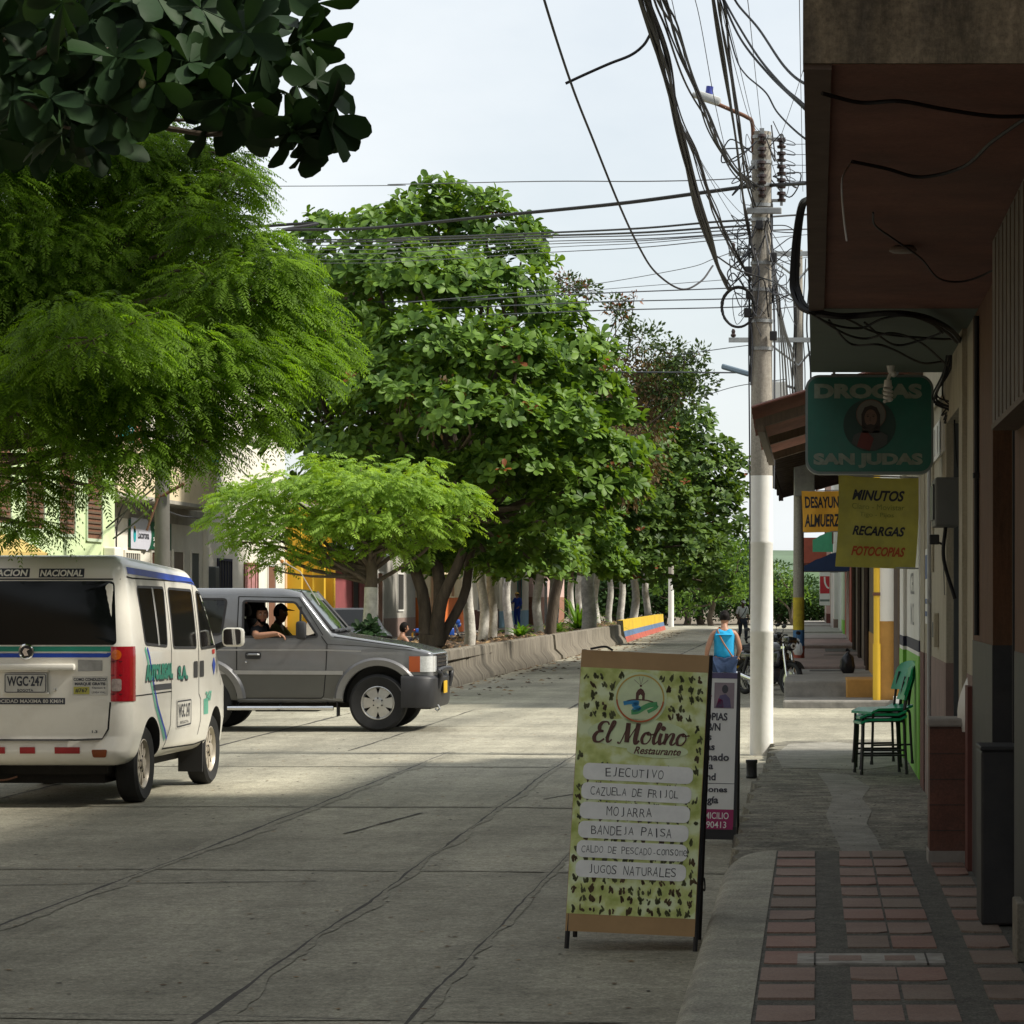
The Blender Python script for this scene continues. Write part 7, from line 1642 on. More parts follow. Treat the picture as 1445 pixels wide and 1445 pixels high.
# ---- near almond tree overhead, top left (trunk outside the frame)
NB=(-5.6,14.2,.0); r3=np.random.default_rng(81); pc=[];pa=[]
def near_ros(px,py,Y,ax): pc.append(np.array(P(px,py,Y))-np.array(NB)); pa.append(ax)
for (x,y,Y,ax) in ((460,165,13.5,(.6,-.3,-.1)),(446,112,13.7,(.5,-.3,.1)),(415,185,13.5,(.2,-.3,-.9)),(445,185,13.7,(.3,-.2,-.8)),(385,165,13.5,(-.2,-.3,-.7)),(440,150,13.6,(.3,-.3,-.6)),(400,130,13.8,(-.2,-.4,-.5)),(425,55,13.8,(.4,-.2,-.6)),(445,5,14,(.3,-.2,-.5)),(345,60,13.7,(.2,-.4,.3)),(330,110,13.6,(.1,-.4,-.4)),(370,20,14,(.2,-.4,.3)),(290,30,13.8,(.1,-.5,.4)),(280,110,13.6,(.2,-.5,.0)),(240,60,13.6,(0,-.5,.4)),(300,170,13.9,(.3,-.4,-.5)),(325,140,13.4,(.1,-.4,-.5)),(180,150,13.6,(.1,-.4,-.8)),(190,40,13.7,(0,-.5,.4)),(130,30,13.6,(0,-.5,.3)),(60,20,13.6,(0,-.5,.3)),(110,90,13.8,(0,-.5,.1)),(240,130,13.8,(0,-.5,.1)),(30,80,13.8,(0,-.5,.1)),(370,75,13.5,(.2,-.3,-.3)),(250,-10,13.6,(0,-.4,.5)),(400,-20,13.8,(0,-.4,.2)),(330,-30,13.8,(0,-.4,.4)),(160,-20,13.6,(0,-.4,.4)),(80,-30,13.6,(0,-.4,.4)),(210,100,14.4,(0,-.4,.2)),(150,120,14.6,(0,-.4,.2)),(60,140,14.8,(0,-.4,.2)),(380,60,14.4,(.2,-.4,.2)),(315,75,14.6,(.2,-.4,.2)),(270,60,14.6,(.2,-.4,.2)),(420,120,14.2,(.3,-.2,.1))):
    near_ros(x,y,Y,ax)
for i in range(120):
    x=r3.uniform(-20,345); y=r3.uniform(-30,205)
    if (x>190 and y>135) or (x>270 and y>95) : continue
    near_ros(x,y,r3.uniform(12.9,16.5),(r3.normal(0,.3),-.4,r3.normal(.1,.4)))
for i in range(1300):      # unseen rest of the canopy, thickened to shade the near road
    x=r3.uniform(-9.8,-3.0); y=r3.uniform(4,19); z=r3.uniform(5.0,8.4)
    zt=1.7+870/F*y*1.0
    if z < zt and x > -1150/F*y-.3: z = zt+r3.uniform(.1,1.6)
    pc.append(np.array((x,y,z))-np.array(NB)); pa.append(np.array((r3.normal(0,.3),r3.normal(0,.3),.8)))
for i in range(1250):      # unseen limb added above the frame to shade the feathery tree
    y=r3.uniform(19,28.5); x=r3.uniform(-7.5,-1.9 if y>21 else -2.6); z=1.7+870/F*y+r3.uniform(.35,2.3)
    pc.append(np.array((x,y,z))-np.array(NB)); pa.append(np.array((r3.normal(0,.3),r3.normal(0,.3),.8)))
VN=rosettes(np.array(pc),np.array(pa,dtype=float),.225,9,r3,(-.25,.9),.55)
def tkn(mb):
    rr=random.Random(2); limb(mb,(0,0,-.1),(.1,-.1,3.6),.24,.18,rr,.03,0,8,14)
    hubs=[(1.6,-.4,4.1),(-.6,.3,5.2),(.9,1.2,5.6),(1.2,-1.8,5.4)]
    for h_ in hubs: limb(mb,(.1,-.1,3.4),h_,.12,.06,rr,.07,0,7,8)
    for i,c in enumerate(pc):
        if (i<190 and i%12!=3) or (i>=190 and i%30): continue
        k=min(hubs,key=lambda q:sum((q[j]-c[j])**2 for j in range(3))); limb(mb,k,tuple(c),.022,.008,rr,.1,0,6,6)
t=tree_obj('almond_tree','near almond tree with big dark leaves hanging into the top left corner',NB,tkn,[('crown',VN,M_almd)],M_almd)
q=P(201,118,13.2)-Vector(NB); mb=MB(); mb.sphere(q,(.017,.014,.022),0,8); mb.tube([q+Vector((0,0,.02)),q+Vector((.01,.02,.06))],.003,0,5); mb.build('fruit',[mat('pale_fruit',(.4,.36,.2),.4)],t,60)
# ---- bright tree across the end of the street, and the tree masses behind
EB=(-6.5,188,0); LE=[PL(x,y,r,188,EB,sq=.7,dy=dy) for (x,y,r,dy) in ((960,800,26,0),(1000,790,34,0),(1040,800,30,0),(1020,830,30,-1),(980,830,30,-1),(1050,840,22,-1),(940,825,22,0),(1010,765,22,0),(965,860,20,-1),(1045,775,18,0))]
def tke(mb):
    rr=random.Random(5); limb(mb,(0,0,-.1),(0,0,1.6),.2,.15,rr)
    for c,rad in LE: limb(mb,(0,0,1.5),c,.07,.03,rr)
tree_obj('leafy_tree','bright green rounded tree across the end of the street',EB,tke,[('crown',random_leaves(LE,26,.34,91,-.8,.3,0),M_alm)],M_alm)
EB2=(-1.4,192,0); LE2=[PL(x,y,r,192,EB2,sq=.8) for (x,y,r) in ((1100,810,16),(1115,830,18),(1095,840,18),(1130,840,16))]
tree_obj('leafy_tree','light green tree seen between the white pole and the striped pole',EB2,lambda mb:[limb(mb,(0,0,-.1),c,.1,.04,random.Random(2)) for c,rad in LE2],[('crown',random_leaves(LE2,22,.3,92,-.8,.3,0),M_alm)],M_alm)
rr=random.Random(77); FT=[]
GC=[((rr.uniform(-2.6,2.6),rr.uniform(-1.8,1.8),rr.uniform(1.6,6.5)),(rr.uniform(1.2,1.9),)*3) for _ in range(14)]
ftc=random_leaves(GC,9,.42,93,-.8,.25,0)
def tkg(mb):
    r2=random.Random(1); limb(mb,(0,0,-.2),(0,0,2.4),.25,.18,r2)
    for c,rad in GC: limb(mb,(0,0,2.2),c,.09,.03,r2)
M_fard=leafmat('dark_far_leaf',(.018,.045,.014),(.05,.10,.025),.2,.6,.2)
ft=tree_obj('leafy_tree','dark green tree in the belt of trees beyond the end of the street',(-14,200,0),tkg,[('crown',ftc,M_fard)],M_fard,'belt of dark trees beyond the street end')
for i in range(13):
    s_=rr.uniform(.7,1.15); dup(ft,(-19+i*2.0+rr.uniform(-.8,.8) if i<10 else -2.2+1.6*(i-10),196+rr.uniform(0,14),-.1),rr.uniform(0,6),None,'belt of dark trees beyond the street end',scale=(s_*(.6 if i>=9 else 1),s_,s_*(.36 if i>=9 else rr.uniform(.7,1.0))))
# ---- small plants in the bed, strappy plant, shrub by the jeep
def strappy(name,label,loc,n,L,m,seed,w_=.05):
    t=thing(name,label,'plant',loc); r2=random.Random(seed); V=[];Fq=[];T=[]
    for i in range(n):
        a=r2.uniform(0,6.28); e=r2.uniform(.3,1.35); l_=L*r2.uniform(.6,1.1); d=Vector((math.cos(a)*math.cos(e),math.sin(a)*math.cos(e),math.sin(e))); s=Vector((-math.sin(a),math.cos(a),0)); o=len(V); c=Vector((r2.uniform(-.1,.1),r2.uniform(-.1,.1),0))
        for k in range(6):
            t_=k/5; p=c+d*l_*t_+Vector((0,0,-.5*l_*t_*t_)); ww=w_*(1-t_**2)*.9+.003; V+= [tuple(p+s*ww),tuple(p-s*ww)]
        for k in range(5): Fq.append((o+2*k,o+2*k+1,o+2*k+3,o+2*k+2)); T.append(min(1,max(0,r2.gauss(.5,.25))))
    mesh_np('leaves',V,Fq,T,[m],parent=t); return t
strappy('strappy_plant','tall strappy leaved plant in the bed between the pale trunks',(-9.2,116,.5),60,2.6,M_fth,1,.06)
strappy('strappy_plant','low strappy plant in the bed beside the worker in blue',(-9.3,94,.5),40,1.1,M_fth,2,.05)
strappy('strappy_plant','low strappy plant at the foot of the twin pale trunks',(-9.0,104,.5),40,1.0,M_alm,3,.05)
LSH=[((0,0,.25),(.28,.25,.25)),((.15,-.05,.42),(.22,.2,.2)),((-.12,0,.4),(.2,.2,.2))]
SHB=tuple(P(520,888,51.5)); t=thing('shrub','dark rounded shrub of large leaves against the whitewashed trunk above the jeep bonnet','shrub',(SHB[0],SHB[1],SHB[2]-.1)); V,Fq,T=rosettes(np.array([(x*.5,y*.5,.05+z*.6) for x,y,z in r3.normal(0,.14,(26,3))]),np.tile([[0,-.3,.5]],(26,1)),.16,6,r3); mesh_np('leaves',V,Fq,T,[M_almd],parent=t); mb=MB(); mb.tube([(0,0,-1.15),(0,.02,.0)],[.03,.02],0,6); mb.build('stem',[M_bark],t)
# ================================================================ BARRIERS
M_bar = mat('stained_barrier_concrete', (.215,.19,.15), .95, .35, 2.2, bump=.5, dirt=.95, dscale=1.7, dirtcol=(.06,.052,.04), stretch=(1,1.8,.45), bscale=14)
def barx(y): return -7.22-(y-52)*.0062 if y < 116 else -7.62-(y-116)*.0185
def barrier(y0,y1,h,name,label,mats,bands,group=None):
    pf=[(.30,0),(.28,.10),(.12,.30),(.09,h-.03),(.06,h),(-.09,h),(-.12,0)]
    mb=MB(); n=10; rr=random.Random(int(y0*7)); V=[]
    cx_=barx((y0+y1)/2)
    for i in range(n+1):
        y=y0+(y1-y0)*i/n; e=.03 if i in (0,n) else 0
        for x,z in pf: V.append((barx(y)+x+rr.uniform(-.002,.002)-e*(z>.1)-cx_,y-(y0+y1)/2,z-(.015 if i in(0,n) else 0)*(z>.2)+rr.uniform(-.003,.003)*(z>.2)))
    for i in range(n):
        for k in range(6): mb.f.append((i*7+k,i*7+k+1,(i+1)*7+k+1,(i+1)*7+k)); mb.m.append(bands[k] if bands else 0)
    mb.f += [tuple(range(7))[::-1],tuple(range(n*7,n*7+7))]; mb.m += [0,0]; mb.v=V
    o=mb.build(name,mats,smooth=40); o.location=(cx_,(y0+y1)/2,0); return tag(o,label,'barrier',group)
ys_=[51.5,54.2,57.4,61.5,66.3,71.4,76.9,83.6,84.3,90.5,97,103.5,109.5,115.6]
labs=['first grey barrier block just behind the jeep nose','second grey barrier block, by the jeep bumper','third grey barrier block from the jeep','fourth barrier block from the jeep, dark stained','fifth barrier block from the jeep','sixth barrier block from the jeep','seventh barrier block, ending at the dark joint',None,'eighth barrier block, just past the dark joint','ninth barrier block along the bed','tenth barrier block along the bed','eleventh barrier block along the bed','twelfth barrier block, touching the painted flag wall']
for i in range(len(ys_)-1):
    if labs[i] is None: continue
    barrier(ys_[i]+.015,ys_[i+1]-.015,.70,'concrete_barrier',labs[i],[M_bar],None,'grey concrete barriers along the bed')
# flag painted end of the wall
pf=[(.30,0),(.22,.22),(.17,.44),(.14,.86),(-.1,.86),(-.1,0)]; mb=MB(); V=[]; n=16
for i in range(n+1):
    y=116+48*i/n
    for x,z in pf: V.append((barx(y)+x+8.0,y-140,z))
for i in range(n):
    for k in range(5): mb.f.append((i*6+k,i*6+k+1,(i+1)*6+k+1,(i+1)*6+k)); mb.m.append((0,1,2,2,3)[k])
mb.f+=[tuple(range(6))[::-1],tuple(range(n*6,n*6+6))]; mb.m+=[3,3]; mb.v=V
o=mb.build('painted_wall',[mat('flag_red',(.42,.10,.07),.85,.2,1.5,dirt=.4,dscale=1),mat('flag_blue',(.10,.17,.30),.85,.2,1.5,dirt=.4,dscale=1),mat('flag_yellow',(.68,.45,.03),.8,.15,1.5,dirt=.25,dscale=1),M_bar]); o.location=(-8.0,140,0); tag(o,'low wall painted in yellow, blue and red bands at the far end of the bed','wall')
# ================================================================ LEFT BUILDINGS
M_lwhite=mat('warm_white_wall',(.80,.76,.66),.85,.06,2,dirt=.3,dscale=1.3,dirtcol=(.5,.45,.36)); M_lcream=mat('cream_wall',(.74,.62,.42),.85,.08,2,dirt=.45,dscale=1.2,dirtcol=(.45,.36,.23))
M_shut=mat('brown_shutter',(.18,.085,.05),.7,.2,5,stretch=(3,3,1)); M_turq=mat('turquoise_paint',(.02,.32,.36),.6,.1,4); M_brick=mat('bare_brick',(.25,.12,.075),.95,.3,7,bump=.3)
def lhouse(name,label,x,y0,y1,h,wm,base=None,bz=.9,roof=None):
    b=thing(name,label,'building',(x,(y0+y1)/2,0)); L_=(x,(y0+y1)/2,0); mb=MB()
    mb.box(x-7,x,y0,y1,bz if base else 0,h,0)
    if base: mb.box(x-6.9,x+.004,y0+.003,y1-.003,0,bz,1)
    mb.box(x-7.1,x+.08,y0+.004,y1-.004,h,h+.12,2); at(mb,'wall',[wm,base or wm,M_roofc],b,L_)
    if roof:
        mb=MB(); mb.prism([(x+.7,h-.05),(x-3.5,h+1.1),(x-7.5,h-.05),(x-7.5,h-.15),(x-3.5,h+1.0),(x+.7,h-.15)],y0,y1,'y',0); at(mb,'roof',[roof],b,L_)
    return b,L_
def lopen(b,L_,x,y0,y1,z0,z1,m,nm='window',frame=None,bars=0):
    mb=MB(); mb.box(x-.02,x+.012,y0,y1,z0,z1,0)
    for k in range(bars): yy=y0+(y1-y0)*(k+.5)/bars; mb.box(x+.012,x+.03,yy-.02,yy+.02,z0,z1,1)
    fm=frame or M_white
    for a in ((y0-.06,y0,z0-.06,z1+.06),(y1,y1+.06,z0-.06,z1+.06),(y0,y1,z0-.06,z0),(y0,y1,z1,z1+.06)): mb.box(x-.02,x+.04,*a,1)
    at(mb,nm,[m,fm],b,L_)
b,L_=lhouse('pale_green_building','pale green two storey building with tall brown shutters on the left',-14.4,46.6,61.2,7.2,mat('pale_lime_wall',(.58,.70,.40),.85,.06,2,dirt=.3,dscale=1.2,dirtcol=(.46,.55,.33)),M_mauve,.8)
for y0,y1,z0,z1 in ((48,49.1,3.05,4.9),(50.1,51.2,3.05,4.9),(52.1,53.2,3.05,4.9),(54.2,55.5,3.0,4.9),(56.6,57.8,2.95,4.95),(58.8,60.0,2.9,4.95)):
    lopen(b,L_,-14.4,y0,y1,z0,z1,M_shut,'shutter',M_palegreen)
    mb=MB()
    for k in range(9): mb.box(-14.386,-14.365,y0+.03,y1-.03,z0+.1+k*.1,z0+.14+k*.1,0)
    at(mb,'louvre',[M_woodd],b,L_)
for y0,y1 in ((50,51.5),(55.8,57)): lopen(b,L_,-14.4,y0,y1,.2,2.4,M_int,'door',M_shut)
mb=MB(); mb.bbox(-14.4,-14.15,60.2,60.75,2.2,2.75,.03,0); t=mb.build('meter_box',[M_lwhite],loc=(-14.3,60.4,2.4)); tag(t,'pale meter box on the light green building','meter box')
awn=awning('yellow_awning','yellow awning on the light green building behind the van roof',49.6,52.8,-13.6,-14.4,2.5,2.85,mat('yellow_canvas',(.5,.36,.12),.8,.1,4),.12)
b,L_=lhouse('balcony_building','cream building with an overhanging balcony wall and a round ended green sign',-15.0,61.25,73.2,7.4,M_lwhite)
mb=MB(); mb.box(-15,-14.35,61.26,71.4,3.82,3.9,1); mb.box(-14.5,-14.35,61.26,71.4,3.9,4.9,0); mb.box(-15,-14.5,71.25,71.4,3.9,4.9,0); mb.box(-15,-14.34,61.255,71.41,4.9,4.96,0); mb.box(-14.998,-14.99,61.3,73.1,3.45,3.82,1); at(mb,'balcony',[M_lcream,mat('grey_soffit',(.35,.33,.28),.9,.2,3)],b,L_)
lopen(b,L_,-15,64.6,66.0,.2,2.7,M_int,'door',M_lwhite,7); lopen(b,L_,-15,67.2,68.0,.2,2.75,M_shut,'door',M_lwhite); lopen(b,L_,-15,69.5,70.6,.2,2.8,mat('brown_grey_door',(.22,.17,.13),.7,.1,4),'door',M_lwhite); lopen(b,L_,-15,71.5,72.4,.2,2.8,M_gdoor,'door',M_lwhite)
for y in (63,65.4,72.0): lopen(b,L_,-15,y,y+1.0,4.95,6.6,M_brick,'door',M_turq)
mb=MB(); mb.box(-15,-14.9,73.0,73.15,0,7,0); at(mb,'pilaster',[M_lwhite],b,L_)
mb=MB()
for y in (62.6,66.2,72.0): mb.box(-14.6,-14.52,y,y+.55,4.97,6.4,0)
at(mb,'open_shutter',[M_turq],b,L_)
# sign on it
t=thing('shop_sign','long green wall sign with a rounded white panel on the cream balcony building','sign',(-14.93,67,3.12)); fs_=lambda d:(lambda u,v:(d,u,v))
mb=MB(); mb.box(-.06,0,-2.0,2.05,-.30,.32,0); mb.build('board',[mat('bottle_green',(.012,.10,.055),.5,.1,4)],t)
mb=MB(); f0=fs_(.004); mb.add([f0(*p) for p in [(-2.05,-.32),(-2.05,.36),(-.6,.36)]+[(-.6+.55*math.cos(a),.36*math.sin(a)) for a in np.linspace(PI/2-.1,-PI/2+.1,12)]+[(-.6,-.32)]],[tuple(range(16))],0)
f1_=fs_(.01); disc(mb,-1.7,-.02,.13,.16,f1_,1,14); disc(mb,-1.7,.10,.08,.09,f1_,2,12); text(mb,'Lacorona',lambda u,v:f1_(u-.85,v),1.1,.18,3,.02)
for k,(s_,w_) in enumerate((('GIROS',.9),('Tel.',.4),('2311 081',1.0),('633 4455',.95))): text(mb,s_,lambda u,v,k=k:f1_(u+.62,v+.19-.13*k),w_,.085,4,.06)
mb.build('lettering',[mat('lilac_white',(.6,.6,.68),.5,.05,4),M_turq,M_yel,M_txt,M_white],t)
b,L_=lhouse('white_house','white two storey house with barred lower windows beyond the cream building',-15.0,73.25,84.2,7.6,M_lwhite,None,.9)
lopen(b,L_,-15,74.7,76.4,1.6,2.66,M_int,'window',M_navy,5); lopen(b,L_,-15,78.2,80,1.5,2.6,mat('pinkish_pane',(.45,.22,.22),.5,.3,6),'window',M_shut,3); lopen(b,L_,-15,81.5,82.6,.3,2.6,M_shut,'door')
mb=MB(); mb.bbox(-15,-14.8,73.5,74.0,1.9,2.5,.03,0); t=mb.build('meter_box',[M_gdoor],loc=(-14.9,73.7,2.2)); tag(t,'grey meter box at the corner of the white barred house','meter box')
b,L_=lhouse('yellow_house','house with bright yellow pillars behind the jeep',-15.0,84.3,91,4.4,mat('peach_wall',(.62,.42,.22),.85,.06,2),M_maroon,.9)
for y in (84.6,86.5,88.5,90.3):
    mb=MB(); mb.box(-15,-14.6,y,y+.3,0,4.3,0); at(mb,'pillar',[M_yel],b,L_)
lopen(b,L_,-15,87.1,88.3,.3,2.8,M_int,'door')
b,L_=lhouse('maroon_house','dark red fronted house with a grey tin roof behind the parked car',-15.0,91.1,101,3.2,mat('dark_red_wall',(.27,.07,.075),.85,.12,2,dirt=.3),None,.9,mat('grey_tin',(.4,.4,.4),.5,.15,3,metal=.4))
lopen(b,L_,-15,96.5,97.7,.3,2.5,M_int,'door',M_maroon)
b,L_=lhouse('grey_house','plain grey house between the dark red and the orange based houses',-15.3,101.1,114,4.2,mat('dull_grey_wall',(.42,.4,.36),.9,.1,2,dirt=.3),M_mauve,1.0,M_tileroof); lopen(b,L_,-15.3,104,105.2,.3,2.6,M_shut,'door'); lopen(b,L_,-15.3,109,110.5,1.3,2.6,M_int,'window')
b,L_=lhouse('orange_house','cream house with a bright orange base seen between the near trunks',-15.0,114.2,127,4.6,M_lcream,mat('bright_orange_wall',(.62,.15,.03),.8,.1,2),1.75,M_tileroof)
for y in (116,119,122.5): lopen(b,L_,-15,y,y+1.1,.4 if y<120 else 1.8,2.9,mat('tan_door',(.35,.19,.09),.7,.15,4),'door',M_lcream)
b,L_=lhouse('white_house','white house with dark red base and orange eave behind the middle trunks',-15.2,127.2,143,4.4,M_lwhite,M_maroon,1.2,mat('orange_tile_roof',(.55,.22,.07),.85,.2,3)); lopen(b,L_,-15.2,130,131.3,.3,2.7,M_gdoor,'door'); lopen(b,L_,-15.2,134,136.5,1.2,2.7,M_int,'window',M_white,6); lopen(b,L_,-15.2,139,140.2,.3,2.7,M_shut,'door')
b,L_=lhouse('blue_trimmed_house','white house with light blue trim behind the worker in blue',-15.2,143.2,158,4.6,M_lwhite,mat('light_blue_wall',(.25,.45,.62),.8,.1,2),1.1); lopen(b,L_,-15.2,147,148.4,.3,2.8,M_int,'door',M_turq); lopen(b,L_,-15.2,152,154,1.2,2.8,M_int,'window',M_turq)
mb=MB(); mb.box(-15.2,-14.0,150,156.5,3.1,3.18,0); at(mb,'canopy',[M_turq],b,L_)
b,L_=lhouse('pink_walled_house','low house with faded brick red wall at the far end on the left',-15.0,158.2,178,3.8,M_pink,M_brick,1.8,M_tileroof); lopen(b,L_,-15,165,166.3,.3,2.6,M_int,'door')
t=thing('banded_post','post banded yellow, blue and red on the far left pavement','post',(-15.4,132,.3)); mb=MB()
for z0,z1,mi in ((0,.9,2),(.9,1.7,1),(1.7,2.9,0),(2.9,4.2,3)): mb.lathe([(.14,z0),(.14,z1)],mi,14)
mb.build('shaft',[MATS['pole_yellow'],MATS['pole_blue'],MATS['pole_red'],M_polec],t,40)
# unseen block added on the near left to shade the street from open sky
b,L_=lhouse('unseen_corner_building','unseen rendered corner building added on the near left to cut sky light',-14.5,-14,31,8.5,mat('dull_brown_render',(.22,.17,.12),.9,.15,2),M_mauve,.9); lopen(b,L_,-14.5,20,21.4,.3,2.7,M_shut,'door'); lopen(b,L_,-14.5,24,25.5,1.2,2.6,M_int,'window')
# ================================================================ MOTORCYCLES
M_moto=mat('black_motorcycle_paint',(.014,.014,.016),.25,.1,4,coat=.5); M_motb=mat('blue_motorcycle_paint',(.02,.08,.35),.3,.1,4,coat=.5); M_eng=mat('engine_metal',(.16,.16,.165),.45,.2,12,metal=.7)
def motorcycle(label,loc,rotz,paint,group=None,tilt=-8):
    t=thing('motorcycle',label,'motorcycle',loc,group=group,rot=(R(tilt),0,rotz))
    for nm,x in (('rear',-.64),('front',.66)):
        w=bpy.data.objects.new('wheel',None); C.objects.link(w); w.parent=t
        M=Matrix.Translation((x,0,.30))@Matrix.Rotation(R(90),4,'X'); mb=MB(); pr=[(.30+.045*math.cos(a)-.045,.05*math.sin(a)) for a in np.linspace(0,2*PI,11)[:-1]]; mb.lathe(pr+[pr[0]],0,32,M,False); o=mb.build('tyre',[M_black],w,60)
        mb=MB(); mb.lathe([(.215,-.02),(.225,-.03),(.225,.03),(.215,.02)],0,32,M,False); mb.lathe([(.001,-.06),(.045,-.06),(.045,.06),(.001,.06)],0,12,M)
        for k in range(12):
            a=2*PI*k/12; mb.tube([M@Vector((.04*math.cos(a),.04*math.sin(a),.03)),M@Vector((.22*math.cos(a+.25),.22*math.sin(a+.25),0))],.005,0,4); mb.tube([M@Vector((.04*math.cos(a),.04*math.sin(a),-.03)),M@Vector((.22*math.cos(a-.25),.22*math.sin(a-.25),0))],.005,0,4)
        if nm=='front': mb.lathe([(.07,.062),(.13,.062),(.13,.068),(.07,.068)],0,20,M,False)
        mb.build('rim',[M_alu],w,40)
    mb=MB()
    for sy in (-1,1): mb.tube([(.66,sy*.085,.30),(.50,sy*.085,.72),(.44,sy*.08,.90)],[.026,.028,.024],0,8)
    mb.box(.40,.50,-.1,.1,.82,.86,0); mb.build('fork',[M_chrome],t,50)
    mb=MB(); v=[(.66+.33*math.cos(a),s_*.07,.30+.33*math.sin(a)) for a in np.linspace(R(35),R(150),10) for s_ in (-1,-.3,.3,1)]; mb.add(v,[(i*4+k,i*4+k+1,(i+1)*4+k+1,(i+1)*4+k) for i in range(9) for k in range(3)],0)
    v=[(-.64+.36*math.cos(a),s_*.09,.32+.36*math.sin(a)) for a in np.linspace(R(60),R(185),10) for s_ in (-1,-.4,.4,1)]; mb.add(v,[(i*4+k,i*4+k+1,(i+1)*4+k+1,(i+1)*4+k) for i in range(9) for k in range(3)],0); mb.build('mudguard',[paint],t,50)
    mb=MB(); mb.sphere((.12,0,.80),(.30,.15,.14),0,10); mb.bbox(.05,.40,-.13,.13,.50,.78,.05,0); mb.build('tank',[paint],t,60)
    mb=MB(); mb.bbox(-.68,-.02,-.12,.12,.74,.82,.035,0); mb.bbox(-.70,-.40,-.11,.11,.79,.86,.03,0); mb.build('seat',[M_seat],t,50)
    mb=MB(); mb.bbox(-.75,-.2,-.11,.11,.60,.74,.04,0); mb.bbox(-.86,-.7,-.08,.08,.62,.76,.03,0); mb.build('tail_fairing',[paint],t,50)
    mb=MB(); mb.bbox(-.12,.28,-.13,.13,.24,.46,.04,0)
    for k in range(6): mb.bbox(.02,.22,-.1,.1,.46+k*.025,.475+k*.025,.005,0)
    mb.lathe([(.09,-.16),(.1,-.13),(.1,.13),(.09,.16)],0,18,Matrix.Translation((-.02,0,.34))@Matrix.Rotation(R(90),4,'X')); mb.build('engine',[M_eng],t,40)
    mb=MB(); mb.tube([(.40,0,.84),(.38,0,.6),(.33,0,.28),(-.1,0,.22),(-.3,0,.36),(-.35,0,.66),(.3,0,.72)],.022,0,6); mb.tube([(-.64,.1,.30),(-.2,.1,.33)],.02,0,6); mb.tube([(-.64,-.1,.30),(-.2,-.1,.33)],.02,0,6); mb.tube([(-.6,.12,.32),(-.5,.13,.66)],.03,0,8); mb.tube([(-.6,-.12,.32),(-.5,-.13,.66)],.03,0,8); mb.tube([(-.05,.1,.22),(-.15,.28,.02)],.012,0,6); mb.build('frame',[M_blackpl],t,50)
    mb=MB(); mb.tube(catmull([(.25,-.1,.4),(.3,-.14,.24),(.05,-.16,.2),(-.3,-.17,.26),(-.85,-.18,.38)],5),[.02]*12+[.045]*9,0,8); mb.build('exhaust',[M_chrome],t,50)
    mb=MB(); mb.tube(catmull([(.28,-.36,.98),(.36,-.28,1.0),(.43,-.1,.93),(.43,.1,.93),(.36,.28,1.0),(.28,.36,.98)],5),.012,0,6)
    for sy in (-1,1): mb.tube([(.36,sy*.27,1.0),(.27,sy*.38,.975)],.018,0,6); mb.tube([(.36,sy*.24,1.0),(.33,sy*.28,1.12)],.006,0,5); mb.sphere((.32,sy*.31,1.15),(.015,.055,.035),0,8)
    mb.build('handlebar',[M_blackpl],t,50)
    mb=MB(); mb.sphere((.55,0,.88),(.09,.09,.09),0,10); mb.lathe([(.001,.0),(.055,0),(.055,.01)],1,18,Matrix.Translation((.625,0,.88))@Matrix.Rotation(R(90),4,'Y')); mb.bbox(.42,.6,-.1,.1,.90,1.04,.03,0); mb.build('headlight',[paint,MATS['headlamp_glass']],t,50)
    mb=MB(); mb.bbox(-.92,-.86,-.06,.06,.68,.74,.015,0); mb.build('tail_lamp',[MATS['red_lens']],t); mb=MB(); mb.bbox(-.955,-.945,-.11,.11,.46,.62,.004,0,); mb.build('number_plate',[MATS['yellow_plate']],t)
    return t
motorcycle('black motorcycle parked at the kerb behind the white pole, front wheel towards us',(-.86,52.6,0),R(-52),M_moto,'motorcycles parked at the kerb')
motorcycle('black motorcycle parked second at the kerb, yellow plate towards us',(-.86,55.6,0),R(62),M_moto,'motorcycles parked at the kerb')
motorcycle('black motorcycle parked farthest along the kerb, mostly hidden by the other two',(-.95,58.6,0),R(78),M_moto,'motorcycles parked at the kerb')
motorcycle('blue motorcycle parked beyond the bed, behind the dark forked trunk',(-11.9,95,0),R(20),M_motb)
